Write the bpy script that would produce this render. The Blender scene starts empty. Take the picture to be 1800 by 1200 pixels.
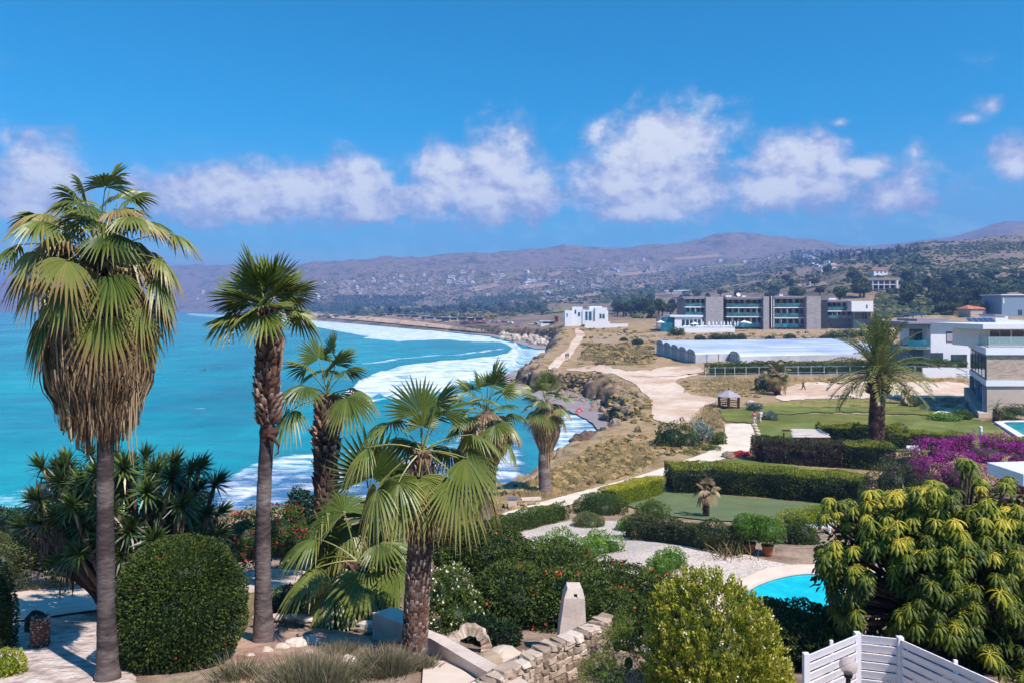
import bpy, math, random
import numpy as np
from mathutils import Vector, Matrix
from mathutils.geometry import delaunay_2d_cdt

# ------------------------------------------------------------------ basics
F, HY, CX, CZ = 1300.0, 540.0, 900.0, 18.5      # focal length in photo pixels, horizon row, centre column, eye height above the sea
SC = bpy.context.scene
COL = SC.collection
R = math.radians
rng = np.random.default_rng(7)
random.seed(7)

def lin(h):
    h = h.lstrip('#')
    o = []
    for i in (0, 2, 4):
        c = int(h[i:i+2], 16) / 255
        o.append(c / 12.92 if c <= .04045 else ((c + .055) / 1.055) ** 2.4)
    return (o[0], o[1], o[2], 1)

def P(px, py, d):
    return np.array([(px - CX) / F * d, d, CZ - (py - HY) / F * d])

def nrm(v):
    return v / np.maximum(np.linalg.norm(v, axis=-1, keepdims=True), 1e-9)

# ------------------------------------------------------------------ numpy noise
def _h(ix, iy, iz, s):
    n = (ix * 374761393 + iy * 668265263 + iz * 1440662683 + s * 974634777) & 0xffffffff
    n = ((n ^ (n >> 13)) * 1274126177) & 0xffffffff
    n = n ^ (n >> 16)
    return (n & 0xffff) / 65535.0

def vn(x, y, z=0.0, s=0):
    x = np.asarray(x, float); y = np.asarray(y, float); z = np.zeros_like(x) + z
    ix, iy, iz = np.floor(x).astype(np.int64), np.floor(y).astype(np.int64), np.floor(z).astype(np.int64)
    fx, fy, fz = x - ix, y - iy, z - iz
    fx, fy, fz = [t * t * (3 - 2 * t) for t in (fx, fy, fz)]
    o = 0
    for a in (0, 1):
        for b in (0, 1):
            for c in (0, 1):
                w = (fx if a else 1 - fx) * (fy if b else 1 - fy) * (fz if c else 1 - fz)
                o = o + w * _h(ix + a, iy + b, iz + c, s)
    return o * 2 - 1

def fbm(x, y, z=0.0, s=0, o=4):
    t, a = 0, .5
    for k in range(o):
        t = t + a * vn(x * 2 ** k, y * 2 ** k, np.asarray(z) * 2 ** k, s + k * 17)
        a *= .5
    return t

# ------------------------------------------------------------------ mesh accumulator
class Acc:
    def __init__(s):
        s.V, s.Q, s.T, s.t, s.n, s.mq, s.mt = [], [], [], [], 0, [], []
    def add(s, V, Q=None, T=None, tint=.5, m=0):
        V = np.asarray(V, float).reshape(-1, 3)
        s.V.append(V)
        s.t.append(np.broadcast_to(np.asarray(tint, float), (len(V),)))
        if Q is not None and len(Q):
            Q = np.asarray(Q, np.int64).reshape(-1, 4); s.Q.append(Q + s.n); s.mq.append(np.full(len(Q), m))
        if T is not None and len(T):
            T = np.asarray(T, np.int64).reshape(-1, 3); s.T.append(T + s.n); s.mt.append(np.full(len(T), m))
        s.n += len(V)
    def box(s, x0, x1, y0, y1, z0, z1, tint=.5, m=0):
        s.hexa([(x0,y0,z0),(x1,y0,z0),(x1,y1,z0),(x0,y1,z0),(x0,y0,z1),(x1,y0,z1),(x1,y1,z1),(x0,y1,z1)], tint, m)
    def hexa(s, V, tint=.5, m=0):
        s.add(V, [(3,2,1,0),(4,5,6,7),(0,1,5,4),(1,2,6,5),(2,3,7,6),(3,0,4,7)], tint=tint, m=m)
    def prism(s, pts, z0, z1, tint=.5, m=0):
        # extruded ngon (convex, fan caps)
        n = len(pts)
        V = [(x, y, z0) for x, y in pts] + [(x, y, z1) for x, y in pts]
        s.add(V, [(i, (i+1) % n, n + (i+1) % n, n + i) for i in range(n)],
              [(n, n+i, n+i+1) for i in range(1, n-1)] + [(0, i+1, i) for i in range(1, n-1)], tint, m)
    def tube(s, pts, rad, k=8, tint=.5, m=0, cap=True):
        pts = np.asarray(pts, float); n = len(pts)
        rad = np.broadcast_to(np.asarray(rad, float), (n,))
        tan = np.gradient(pts, axis=0); tan = nrm(tan)
        ref = np.array([0., 0, 1]) if abs(tan[0][2]) < .9 else np.array([1., 0, 0])
        V = []
        for i in range(n):
            a = nrm(np.cross(tan[i], ref)); b = np.cross(tan[i], a)
            th = np.arange(k) / k * 2 * math.pi
            V.append(pts[i] + rad[i] * (np.cos(th)[:, None] * a + np.sin(th)[:, None] * b))
        V = np.concatenate(V)
        Q = [(i*k + j, i*k + (j+1) % k, (i+1)*k + (j+1) % k, (i+1)*k + j) for i in range(n-1) for j in range(k)]
        T = []
        if cap:
            V = np.concatenate([V, pts[:1], pts[-1:]])
            T = [(n*k, (j+1) % k, j) for j in range(k)] + [(n*k+1, (n-1)*k + j, (n-1)*k + (j+1) % k) for j in range(k)]
        tt = tint
        if np.ndim(tint) == 1 and len(tint) == n:
            tt = np.repeat(tint, k)
            if cap: tt = np.concatenate([tt, [tint[0], tint[-1]]])
        s.add(V, Q, T, tt, m)
    def ball(s, c, r, nu=10, nv=7, tint=.5, m=0, lump=0.0, seed=0, zmin=-1.0):
        r = np.broadcast_to(np.asarray(r, float), (3,))
        V = []
        for j in range(nv + 1):
            ph = -math.pi/2 + math.pi * j / nv
            for i in range(nu):
                th = 2 * math.pi * i / nu
                V.append((math.cos(ph)*math.cos(th), math.cos(ph)*math.sin(th), math.sin(ph)))
        V = np.array(V)
        if lump:
            V = V * (1 + lump * fbm(V[:,0]*2.1+seed*3.7, V[:,1]*2.1, V[:,2]*2.1, seed))[:, None]
        V[:,2] = np.maximum(V[:,2], zmin)
        Q = [(j*nu+i, j*nu+(i+1) % nu, (j+1)*nu+(i+1) % nu, (j+1)*nu+i) for j in range(nv) for i in range(nu)]
        s.add(V * r + np.asarray(c, float), Q, None, tint, m)
    def arrays(s):
        V = np.concatenate(s.V)
        Q = np.concatenate(s.Q) if s.Q else np.zeros((0, 4), np.int64)
        T = np.concatenate(s.T) if s.T else np.zeros((0, 3), np.int64)
        return V, Q, T, np.concatenate(s.t)
    def build(s, name, mats, parent=None, smooth=False, loc=None):
        V, Q, T, t = s.arrays()
        off = np.zeros(3)
        if parent is not None: off = np.array(wloc(parent))
        elif loc is not None: off = np.asarray(loc, float)
        V = V - off
        me = bpy.data.meshes.new(name)
        me.vertices.add(len(V)); me.vertices.foreach_set('co', V.astype(np.float32).ravel())
        nq, nt = len(Q), len(T)
        me.loops.add(nq*4 + nt*3)
        me.loops.foreach_set('vertex_index', np.concatenate([Q.ravel(), T.ravel()]).astype(np.int32))
        me.polygons.add(nq + nt)
        me.polygons.foreach_set('loop_start', np.concatenate([np.arange(nq)*4, nq*4 + np.arange(nt)*3]).astype(np.int32))
        if not isinstance(mats, (list, tuple)): mats = [mats]
        for m in mats: me.materials.append(m)
        if len(mats) > 1:
            mi = np.concatenate([np.concatenate(s.mq) if s.mq else np.zeros(0), np.concatenate(s.mt) if s.mt else np.zeros(0)])
            me.polygons.foreach_set('material_index', mi.astype(np.int32))
        at = me.attributes.new('tint', 'FLOAT', 'POINT'); at.data.foreach_set('value', t.astype(np.float32))
        me.update(calc_edges=True)
        me.polygons.foreach_set("use_smooth", np.full(nq+nt, bool(smooth)))
        me.validate(clean_customdata=False)
        o = bpy.data.objects.new(name, me); COL.objects.link(o)
        if parent is not None: o.parent = parent
        else: o.location = off
        return o

def wloc(o):
    v = Vector(o.location)
    while o.parent is not None:
        o = o.parent; v = v + Vector(o.location)
    return v

def tag(o, label=None, cat=None, group=None, kind=None):
    if label: o['label'] = label
    if cat: o['category'] = cat
    if group: o['group'] = group
    if kind: o['kind'] = kind
    return o

def thing(name, label, cat, loc, group=None):
    o = bpy.data.objects.new(name, None); COL.objects.link(o)
    o.location = tuple(float(c) for c in loc); o.empty_display_size = .2
    return tag(o, label, cat, group)

def copy_tree(o, loc, rz=0, sc=1, label=None, group=None, parent=None):
    c = o.copy(); COL.objects.link(c)
    if parent is None:
        c.location = tuple(float(q) for q in loc); c.rotation_euler = (0, 0, rz)
        c.scale = (sc, sc, sc) if np.ndim(sc) == 0 else tuple(sc)
        if label: c['label'] = label
        if group: c['group'] = group
    else:
        c.parent = parent
    for ch in list(o.children): copy_tree(ch, None, parent=c)
    return c

# ------------------------------------------------------------------ materials
def newmat(name):
    m = bpy.data.materials.new(name); m.use_nodes = True
    nt = m.node_tree; nt.nodes.clear()
    return m, nt

def nd(nt, typ, **kw):
    n = nt.nodes.new(typ)
    for k, v in kw.items(): setattr(n, k, v)
    return n

def ramp(nt, stops):
    r = nd(nt, 'ShaderNodeValToRGB'); e = r.color_ramp.elements
    while len(e) < len(stops): e.new(.5)
    for i, (p, c) in enumerate(stops):
        e[i].position = p; e[i].color = lin(c) if isinstance(c, str) else c
    return r

def mat_noise(name, stops, scale=1.0, rough=.85, bump=.0, bscale=None, detail=6, stretch=(1,1,1), spec=.3, metallic=0, sub=None, coord='Object'):
    """colour from a layered noise pattern of the surface itself"""
    m, nt = newmat(name)
    tc = nd(nt, 'ShaderNodeTexCoord'); mp = nd(nt, 'ShaderNodeMapping'); mp.inputs['Scale'].default_value = stretch
    nt.links.new(tc.outputs[coord], mp.inputs[0])
    nz = nd(nt, 'ShaderNodeTexNoise'); nz.inputs['Scale'].default_value = scale; nz.inputs['Detail'].default_value = detail; nz.inputs['Roughness'].default_value = .62
    nt.links.new(mp.outputs[0], nz.inputs['Vector'])
    r = ramp(nt, stops); nt.links.new(nz.outputs[0], r.inputs[0])
    bs = nd(nt, 'ShaderNodeBsdfPrincipled'); bs.inputs['Roughness'].default_value = rough
    bs.inputs['Specular IOR Level'].default_value = spec; bs.inputs['Metallic'].default_value = metallic
    col = r.outputs[0]
    if sub:
        n2 = nd(nt, 'ShaderNodeTexNoise'); n2.inputs['Scale'].default_value = sub[0]; n2.inputs['Detail'].default_value = 4
        nt.links.new(mp.outputs[0], n2.inputs['Vector'])
        r2 = ramp(nt, sub[1]); nt.links.new(n2.outputs[0], r2.inputs[0])
        mx = nd(nt, 'ShaderNodeMix', data_type='RGBA', blend_type='MULTIPLY'); mx.inputs[0].default_value = 1
        nt.links.new(col, mx.inputs[6]); nt.links.new(r2.outputs[0], mx.inputs[7]); col = mx.outputs[2]
    nt.links.new(col, bs.inputs['Base Color'])
    if bump:
        b = nd(nt, 'ShaderNodeBump'); b.inputs['Strength'].default_value = bump; b.inputs['Distance'].default_value = .08
        n3 = nd(nt, 'ShaderNodeTexNoise'); n3.inputs['Scale'].default_value = bscale or scale*4; n3.inputs['Detail'].default_value = 6
        nt.links.new(mp.outputs[0], n3.inputs['Vector']); nt.links.new(n3.outputs[0], b.inputs['Height']); nt.links.new(b.outputs[0], bs.inputs['Normal'])
    out = nd(nt, 'ShaderNodeOutputMaterial'); nt.links.new(bs.outputs[0], out.inputs[0])
    return m

def mat_tint(name, stops, rough=.55, trans=.25, nscale=3.0, namt=.25, spec=.35, bump=0, st=(1, 1, 1)):
    """colour from the per-leaf tint value, slightly varied by noise"""
    m, nt = newmat(name)
    at = nd(nt, 'ShaderNodeAttribute', attribute_name='tint')
    tc = nd(nt, 'ShaderNodeTexCoord')
    nz = nd(nt, 'ShaderNodeTexNoise'); nz.inputs['Scale'].default_value = nscale; nz.inputs['Detail'].default_value = 3
    mp = nd(nt, 'ShaderNodeMapping'); mp.inputs['Scale'].default_value = st; nt.links.new(tc.outputs['Object'], mp.inputs[0])
    nt.links.new(mp.outputs[0], nz.inputs['Vector'])
    ma = nd(nt, 'ShaderNodeMath', operation='MULTIPLY_ADD'); ma.inputs[1].default_value = namt; ma.inputs[2].default_value = -namt/2
    nt.links.new(nz.outputs[0], ma.inputs[0])
    ad = nd(nt, 'ShaderNodeMath', operation='ADD', use_clamp=True)
    nt.links.new(at.outputs['Fac'], ad.inputs[0]); nt.links.new(ma.outputs[0], ad.inputs[1])
    r = ramp(nt, stops); nt.links.new(ad.outputs[0], r.inputs[0])
    bs = nd(nt, 'ShaderNodeBsdfPrincipled'); bs.inputs['Roughness'].default_value = rough; bs.inputs['Specular IOR Level'].default_value = spec
    nt.links.new(r.outputs[0], bs.inputs['Base Color'])
    if bump:
        b = nd(nt, 'ShaderNodeBump'); b.inputs['Strength'].default_value = bump; b.inputs['Distance'].default_value = .03
        n3 = nd(nt, 'ShaderNodeTexNoise'); n3.inputs['Scale'].default_value = nscale*(6 if st == (1, 1, 1) else 1.6); n3.inputs['Detail'].default_value = 5
        nt.links.new(mp.outputs[0], n3.inputs['Vector']); nt.links.new(n3.outputs[0], b.inputs['Height']); nt.links.new(b.outputs[0], bs.inputs['Normal'])
    out = nd(nt, 'ShaderNodeOutputMaterial')
    if trans:
        tr = nd(nt, 'ShaderNodeBsdfTranslucent'); nt.links.new(r.outputs[0], tr.inputs[0])
        mx = nd(nt, 'ShaderNodeMixShader'); mx.inputs[0].default_value = trans
        nt.links.new(bs.outputs[0], mx.inputs[1]); nt.links.new(tr.outputs[0], mx.inputs[2]); nt.links.new(mx.outputs[0], out.inputs[0])
    else:
        nt.links.new(bs.outputs[0], out.inputs[0])
    return m

def flat(name, c, rough=.6, spec=.4, metallic=0, var=.12):
    a = lin(c); b = tuple(x*(1-var) for x in a[:3]) + (1,)
    return mat_noise(name, [(.3, b), (.7, a)], 1.3, rough, spec=spec, metallic=metallic, detail=4)

# ------------------------------------------------------------------ the ground
NEAR = [(3, 4.8), (8, 5.5), (13, 6.6), (17, 7.6), (24, 9.4), (31, 11.0), (40, 12.6), (51, 14.1), (61.5, 14.65), (72, 14.8), (130, 14.8)]
def py_(l): return [(d, (y - HY) / F * d) for d, y in l]
COLS = {
 -400: NEAR + [(3000, 16.), (3300, 12.)] + py_([(4000, 533), (5000, 515), (6500, 524), (9000, 530)]),
  100: NEAR + [(3000, 16.), (3300, 12.)] + py_([(3600, 540), (4200, 520), (5000, 512), (6500, 494), (9000, 500)]),
  350: NEAR + [(2500, 17.), (2800, 14.)] + py_([(3100, 541), (3600, 528), (4300, 505), (5000, 490), (6500, 459), (9000, 475)]),
  560: NEAR + [(1050, 17.), (1300, 14.)] + py_([(1600, 548), (2200, 534), (2800, 512), (3500, 489), (4500, 479), (6500, 450), (9000, 465)]),
  700: NEAR + [(650, 17.), (800, 14.)] + py_([(1100, 552), (1600, 543), (2200, 526), (2800, 505), (3500, 485), (4500, 474), (6500, 447), (9000, 460)]),
  850: NEAR + [(450, 13.2), (520, 12.9), (600, 12.9)] + py_([(700, 562), (1000, 553), (1500, 540), (2000, 524), (2800, 497), (3500, 479), (4500, 464), (6500, 441), (9000, 455)]),
  940: NEAR + [(300, 12.0), (450, 12.0)] + py_([(600, 563), (800, 555), (1200, 541), (1800, 515), (2500, 492), (3500, 472), (5000, 450), (6500, 434), (9000, 450)]),
 1000: NEAR + [(180, 14.2), (250, 11.5), (310, 9.6), (350, 9.0)] + py_([(450, 564), (700, 550), (1000, 538), (1600, 516), (2500, 490), (4000, 460), (6500, 431), (9000, 440)]),
 1160: NEAR + [(150, 14.0), (170, 13.2), (250, 11.2), (300, 8.9), (350, 8.2)] + py_([(450, 558), (700, 541), (1000, 526), (1600, 504), (2500, 481), (4000, 455), (6500, 429), (9000, 440)]),
 1300: NEAR + [(150, 13.6), (165, 12.6), (250, 11.0), (300, 8.6), (350, 8.0)] + py_([(450, 556), (600, 538), (800, 520), (1200, 492), (1800, 471), (2600, 456), (4000, 446), (6500, 416), (9000, 430)]),
 1400: NEAR + [(150, 13.5), (165, 12.5), (250, 11.0), (300, 8.6), (340, 7.6)] + py_([(455, 540), (600, 520), (800, 496), (1200, 470), (1800, 456), (2600, 446), (4000, 440), (6500, 419), (9000, 430)]),
 1500: NEAR + [(150, 13.4), (165, 12.5), (250, 11.0), (300, 8.6), (340, 7.0)] + py_([(455, 516), (600, 489), (800, 468), (1100, 452), (1500, 441), (2500, 437), (4500, 440), (6500, 434), (9000, 440)]),
 1650: NEAR + [(140, 13.6), (150, 11.6), (200, 10.5), (300, 7.6)] + py_([(380, 543), (455, 518), (600, 486), (750, 455), (1000, 429), (1400, 431), (2500, 440), (6500, 427), (9000, 430)]),
 1800: NEAR + [(140, 13.6), (150, 11.4), (200, 10.3), (300, 7.0)] + py_([(380, 535), (455, 508), (600, 472), (750, 442), (1000, 415), (1400, 418), (2500, 425), (6500, 390), (9000, 440)]),
 2100: NEAR + [(140, 13.6), (150, 11.4), (200, 10.3), (300, 6.5)] + py_([(455, 500), (600, 460), (750, 430), (1000, 400), (1400, 405), (2500, 415), (6500, 388), (9000, 440)]),
}
_sq = lambda q, k: (q if q <= 2800 else 2800+(q-2800)*.2) if k < 500 else (q if q <= 1700 else 1700+(q-1700)*.25)
COLS = {k: [(_sq(q, k), h*_sq(q, k)/q) for q, h in v] for k, v in COLS.items()}
for k in COLS:
    if k >= 1160: NR = [(3, 4.8), (8, 5.5), (13, 6.6), (17, 8.1), (20.5, 10.35), (23, 10.85), (33, 10.95), (37, 11.9), (42, 12.8)]; COLS[k] = NR+[t for t in COLS[k] if t[0] > 43]
_ck = sorted(COLS)
_lg = np.linspace(math.log(3), math.log(6000), 700)
_tab = []
for k in _ck:
    ds = np.log([d for d, _ in COLS[k]]); hs = np.array([CZ - q for _, q in COLS[k]])
    v = np.interp(_lg, ds, hs)
    ker = np.hanning(9); ker /= ker.sum()
    v2 = np.convolve(np.pad(v, 6, 'edge'), ker, 'valid')
    _tab.append(v2)
_tab = np.array(_tab)

def land_h(x, y):
    y = np.maximum(y, 3.0); px = np.clip(CX + F * x / y, _ck[0], _ck[-1])
    ci = np.clip(np.searchsorted(_ck, px, 'right') - 1, 0, len(_ck) - 2)
    c0 = np.array(_ck)[ci]; c1 = np.array(_ck)[ci+1]
    fu = (px - c0) / (c1 - c0); fu = fu*fu*(3-2*fu)
    t = (np.log(y) - _lg[0]) / (_lg[1] - _lg[0]); ti = np.clip(t.astype(int), 0, 698); ft = np.clip(t - ti, 0, 1)
    h = lambda c: _tab[c, ti]*(1-ft) + _tab[c, ti+1]*ft
    z = h(ci)*(1-fu) + h(ci+1)*fu
    far = np.clip((y - 330) / 400, 0, 1)
    z = z + far * (np.clip(y, 0, 4000) * .0075 * fbm(x/170., y/170., 0, 3, 5) + 2.5*fbm(x/40., y/40., 0, 9, 3))
    big = np.clip((y - 1500) / 1000, 0, 1)
    z = z + big * 42 * (fbm(x/420., y/420., 0, 21, 5) - .22)
    mid = np.clip((y - 60) / 60, 0, 1) * (1 - far)
    z = z + mid * .35 * fbm(x/9., y/9., 0, 5, 4)
    return z

# coast line (photo column, distance): everything on the landward side is plateau
COAST = [(350,2780),(450,1560),(560,1080),(650,820),(740,640),(800,570),(840,530),(868,506),(905,470),(945,440),(975,400),(993,350),(988,300),(985,262),(978,235),(958,206),(940,184),
         (950,171),(985,166),(1022,163),(1060,158),(1085,146),(1110,133),(1128,121),(1132,111),(1118,103),(1100,97),(1068,88),(1040,81),(1000,73.5),(960,68),(930,64),(890,60),(840,57),(760,55),(640,53.5),(500,52),(380,51),(240,49),(100,48),(0,47),(-200,46)]
_cw = [((px-CX)/F*d, d) for px, d in COAST]
LAND = [(-12000, 9000), (-5200, 4200), (-1900, 3050)] + _cw + [(-150, 44), (-400, 40), (-400, -60), (14000, -60), (14000, 12000), (-12000, 12000)]
LAND = np.array(LAND, float)
_cl = np.array([(-12000, 9000), (-5200, 4200), (-1900, 3050)] + _cw + [(-150, 44), (-400, 40)], float)

def seg_dist(x, y, pl):
    b = np.full(np.shape(x), 1e12)
    for (x0, y0), (x1, y1) in zip(pl[:-1], pl[1:]):
        dx, dy = x1-x0, y1-y0
        t = np.clip(((x-x0)*dx + (y-y0)*dy) / (dx*dx+dy*dy), 0, 1)
        b = np.minimum(b, (x0+t*dx-x)**2 + (y0+t*dy-y)**2)
    return np.sqrt(b)

def inside(x, y, pg):
    r = np.zeros(np.shape(x), bool); n = len(pg)
    for i in range(n):
        x0, y0 = pg[i]; x1, y1 = pg[(i+1) % n]
        if y0 == y1: continue
        c = ((y0 > y) != (y1 > y)) & (x < (x1-x0)*(y-y0)/(y1-y0) + x0)
        r ^= c
    return r

def ground(x, y):
    x = np.asarray(x, float); y = np.asarray(y, float)
    z = land_h(x, y)
    near = (y > 30)
    d = np.where(near, seg_dist(x, y, _cl), 1e6)
    ins = inside(x, y, LAND)
    sd = np.where(ins, -d, d)                                   # >0 out to sea
    cl = (y < 575)
    jag = np.where(cl, 3.2*fbm(x/8., y/8., 0, 31, 4) + 2.2*fbm(x/2.6, y/2.6, 0, 37, 4), 0)
    w = np.where(y < 92, 9.0, np.where(y < 330, 6.5, 7.0))
    w = np.where(y > 575, np.maximum(.024*y, 12), w)
    t = np.clip((sd + jag*np.clip((sd+3)/3, 0, 1)) / w, 0, 1.8)
    prof = np.where(t < .45, .24*t/.45, np.where(t < .68, .24 + .66*(t-.45)/.23, .90 + .10*(t-.68)/.32))
    soft = t*t*(3-2*np.clip(t, 0, 1))
    prof = np.where(y > 575, soft, np.where(y < 92, .5*prof+.5*np.clip(soft, 0, 1), prof))
    prof = np.clip(prof, 0, 1.0)
    out = z + (-1.2 - z) * prof
    deep = np.clip((sd - 1.6*w) / 40, 0, 1)
    out = out - deep*6
    # rock face relief
    rel = np.where(cl & (sd > -1), 1.5*np.clip(prof*3, 0, 1)*np.clip(1.25-prof, 0, 1)*(1.3*fbm(x/2.6, y/2.6, 0, 41, 4) - 1.1*np.abs(fbm(x/3.3, y/3.3, 0, 43, 3))), 0)
    global LASTPROF
    LASTPROF = np.where((sd > 0) & cl & (y > 88), np.clip((prof-.07)/.12, 0, 1), 0)
    return np.where(sd > 0, out + rel*(1-deep), z)

TCOL = np.concatenate([np.arange(-420, -20, 14), np.arange(-20, 1830, 3.2), np.arange(1830, 2120, 12)])
TROW = np.exp(np.concatenate([np.linspace(math.log(4), math.log(45), 130, endpoint=False), np.linspace(math.log(45), math.log(420), 640, endpoint=False), np.linspace(math.log(420), math.log(3600), 240)]))
_PX, TD = np.meshgrid(TCOL, TROW); TX = (_PX-CX)/F*TD
TZ = ground(TX.ravel(), TD.ravel()).reshape(TX.shape); ROCK = LASTPROF.copy()
TPY = HY + (CZ-TZ)*F/TD                              # row of the photo at which each ground point is seen
def G(px, py):
    """first point of the ground seen at that place of the photo"""
    px = np.atleast_1d(np.asarray(px, float)); py = np.atleast_1d(np.asarray(py, float))
    res = np.zeros((len(px), 3)); n0 = 6
    for s in range(0, len(px), 500):
        a, b = np.clip(px[s:s+500], TCOL[0], TCOL[-1]-.01), py[s:s+500]
        ci = np.clip(np.searchsorted(TCOL, a, 'right')-1, 0, len(TCOL)-2); f = (a-TCOL[ci])/(TCOL[ci+1]-TCOL[ci])
        Y = TPY[n0:, ci]*(1-f)+TPY[n0:, ci+1]*f      # rows x points
        hit = Y <= b[None]; hit[-1] = True
        i = np.maximum(np.argmax(hit, 0), 1); r = np.arange(len(a))
        q = np.clip((Y[i-1, r]-b)/np.maximum(Y[i-1, r]-Y[i, r], 1e-9), 0, 1)
        R0, R1 = TROW[n0+i-1], TROW[n0+i]; d = R0+(R1-R0)*q
        z0 = TZ[n0+i-1, ci]*(1-f)+TZ[n0+i-1, ci+1]*f; z1 = TZ[n0+i, ci]*(1-f)+TZ[n0+i, ci+1]*f
        res[s:s+500] = np.stack([(px[s:s+500]-CX)/F*d, d, z0+(z1-z0)*q], 1)
    return res
def G1(px, py): return G([px], [py])[0]
def gfast(x, y):
    """height of the ground mesh, from its own grid"""
    x = np.asarray(x, float); y = np.asarray(y, float)
    px = np.clip(CX+F*x/y, TCOL[0], TCOL[-1]-.01); c = np.clip(np.searchsorted(TCOL, px, 'right')-1, 0, len(TCOL)-2); f = (px-TCOL[c])/(TCOL[c+1]-TCOL[c])
    r = np.clip(np.searchsorted(TROW, y, 'right')-1, 0, len(TROW)-2); g = np.clip((y-TROW[r])/(TROW[r+1]-TROW[r]), 0, 1)
    return (TZ[r, c]*(1-f)+TZ[r, c+1]*f)*(1-g)+(TZ[r+1, c]*(1-f)+TZ[r+1, c+1]*f)*g
def on(px, d):
    x = (px-CX)/F*d
    return np.array([x, d, float(gfast(np.array([x]), np.array([d]))[0])])
# ------------------------------------------------------------------ settings
SKYSAT, SKYHUE, SKYVAL, SKYSTR, EXPO = 3.0, .489, 1.13, .115, .32
CLD0, CLD1, CLD2, CLDGAIN = '#a6b0d6', '#d2d3ea', '#ffffff', 7.0
HAZE, HAZECOL = 3.1e-4, (.29, .48, 1.0, 1)
SEA0, SEA1, SEA2 = '#006a7c', '#048f9b', '#1ca9ac'
# ------------------------------------------------------------------ camera, light, air
cam = bpy.data.cameras.new('camera'); co = bpy.data.objects.new('camera', cam); COL.objects.link(co)
co.location = (0, 0, CZ); co.rotation_euler = (R(90), 0, 0)
cam.sensor_width = 36; cam.lens = 26.0; cam.shift_y = -60/1800; cam.clip_start = .1; cam.clip_end = 40000
SC.camera = co
SUN_AZ, SUN_EL = 136, 52           # degrees clockwise from the view axis, height
az, el = R(SUN_AZ), R(SUN_EL)
sd_ = Vector((math.sin(az)*math.cos(el), math.cos(az)*math.cos(el), math.sin(el)))
sl = bpy.data.lights.new('sun', 'SUN'); sl.energy = 5.0; sl.angle = R(.5); sl.color = (1, .95, .9)
so = bpy.data.objects.new('sun', sl); COL.objects.link(so); so.rotation_euler = sd_.to_track_quat('Z', 'Y').to_euler(); so.location = (0, 0, 60)

W = bpy.data.worlds.new('World'); SC.world = W; W.use_nodes = True
nt = W.node_tree; nt.nodes.clear()
sky = nd(nt, 'ShaderNodeTexSky', sky_type='NISHITA'); sky.sun_disc = False; sky.sun_elevation = el; sky.sun_rotation = az
sky.air_density = 1.0; sky.dust_density = .6; sky.ozone_density = 3.0; sky.altitude = 50
hs = nd(nt, 'ShaderNodeHueSaturation'); hs.inputs['Saturation'].default_value = SKYSAT; hs.inputs['Hue'].default_value = SKYHUE; hs.inputs['Value'].default_value = SKYVAL
nt.links.new(sky.outputs[0], hs.inputs['Color'])
geo = nd(nt, 'ShaderNodeTexCoord'); sep = nd(nt, 'ShaderNodeSeparateXYZ'); nt.links.new(geo.outputs['Generated'], sep.inputs[0])
def mth(op, a, b=None, c=None, clamp=False):
    n = nd(nt, 'ShaderNodeMath', operation=op, use_clamp=clamp)
    for i, v in enumerate((a, b, c)):
        if v is None: continue
        if isinstance(v, (int, float)): n.inputs[i].default_value = v
        else: nt.links.new(v, n.inputs[i])
    return n.outputs[0]
AZ = mth('ARCTAN2', sep.outputs[0], sep.outputs[1]); EL = mth('ARCSINE', sep.outputs[2])
cmb = nd(nt, 'ShaderNodeCombineXYZ'); nt.links.new(AZ, cmb.inputs[0]); nt.links.new(EL, cmb.inputs[1])
def noise_at(scale, detail=8, rough=.6, dist=0.0, off=0.0):
    mp = nd(nt, 'ShaderNodeMapping'); mp.inputs['Location'].default_value = (off, off*.7, 0); mp.inputs['Scale'].default_value = (1, 1.25, 1)
    nt.links.new(cmb.outputs[0], mp.inputs[0])
    n = nd(nt, 'ShaderNodeTexNoise'); n.inputs['Scale'].default_value = scale; n.inputs['Detail'].default_value = detail
    n.inputs['Roughness'].default_value = rough; n.inputs['Distortion'].default_value = dist
    nt.links.new(mp.outputs[0], n.inputs['Vector']); return n.outputs[0]
n1 = noise_at(13, 9, .62, .3, 3.1); n2 = noise_at(34, 8, .6, .2, 7.7); n3 = noise_at(6, 6, .55, 0, 1.3)
# cumulus heaps: photo column, row, half width, half height
BL = [(85,318,80,78),(45,365,75,35),(370,350,95,52),(470,345,110,55),(560,342,80,48),(625,318,68,46),(640,370,70,28),(800,315,85,48),(870,300,70,62),(880,350,120,46),(760,350,70,40),(930,345,65,48),
      (1150,262,105,62),(1195,240,75,46),(1085,325,90,40),(1200,315,80,55),(1130,370,110,20),(1395,300,75,55),(1350,340,75,40),(1430,335,90,44),(1420,268,50,24),(1560,345,95,38),(1600,300,38,50),(1610,262,32,30),(1520,300,50,22),(1790,285,52,40),(1700,210,34,16),(1740,185,36,18),(900,232,22,14),(865,250,40,16),(1475,215,22,9),(1310,290,35,25),(560,352,330,44),(860,350,200,44),(1150,350,200,46),(1420,335,260,46),(60,350,120,44)]
dens = None; low = None
for (px, py, rx, ry) in BL:
    a0 = math.atan((px-CX)/F); e0 = math.atan((HY-py)/F*math.cos(a0)); k = math.cos(a0)
    small = rx < 45; rx *= 1.7 if small else 1.06; ry *= 1.7 if small else 1.06
    dx = mth('MULTIPLY', mth('SUBTRACT', AZ, a0), F/rx/k/k); dy = mth('MULTIPLY', mth('SUBTRACT', EL, e0), F/ry/k)
    q = mth('SUBTRACT', (.2 if small else .78 if rx > 190 or (px, py) == (60, 350) else 1.0), mth('SQRT', mth('ADD', mth('MULTIPLY', dx, dx), mth('MULTIPLY', dy, dy))))
    q = mth('MAXIMUM', q, -1.0)
    dens = q if dens is None else mth('SMOOTH_MAX', dens, q, .25)
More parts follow.
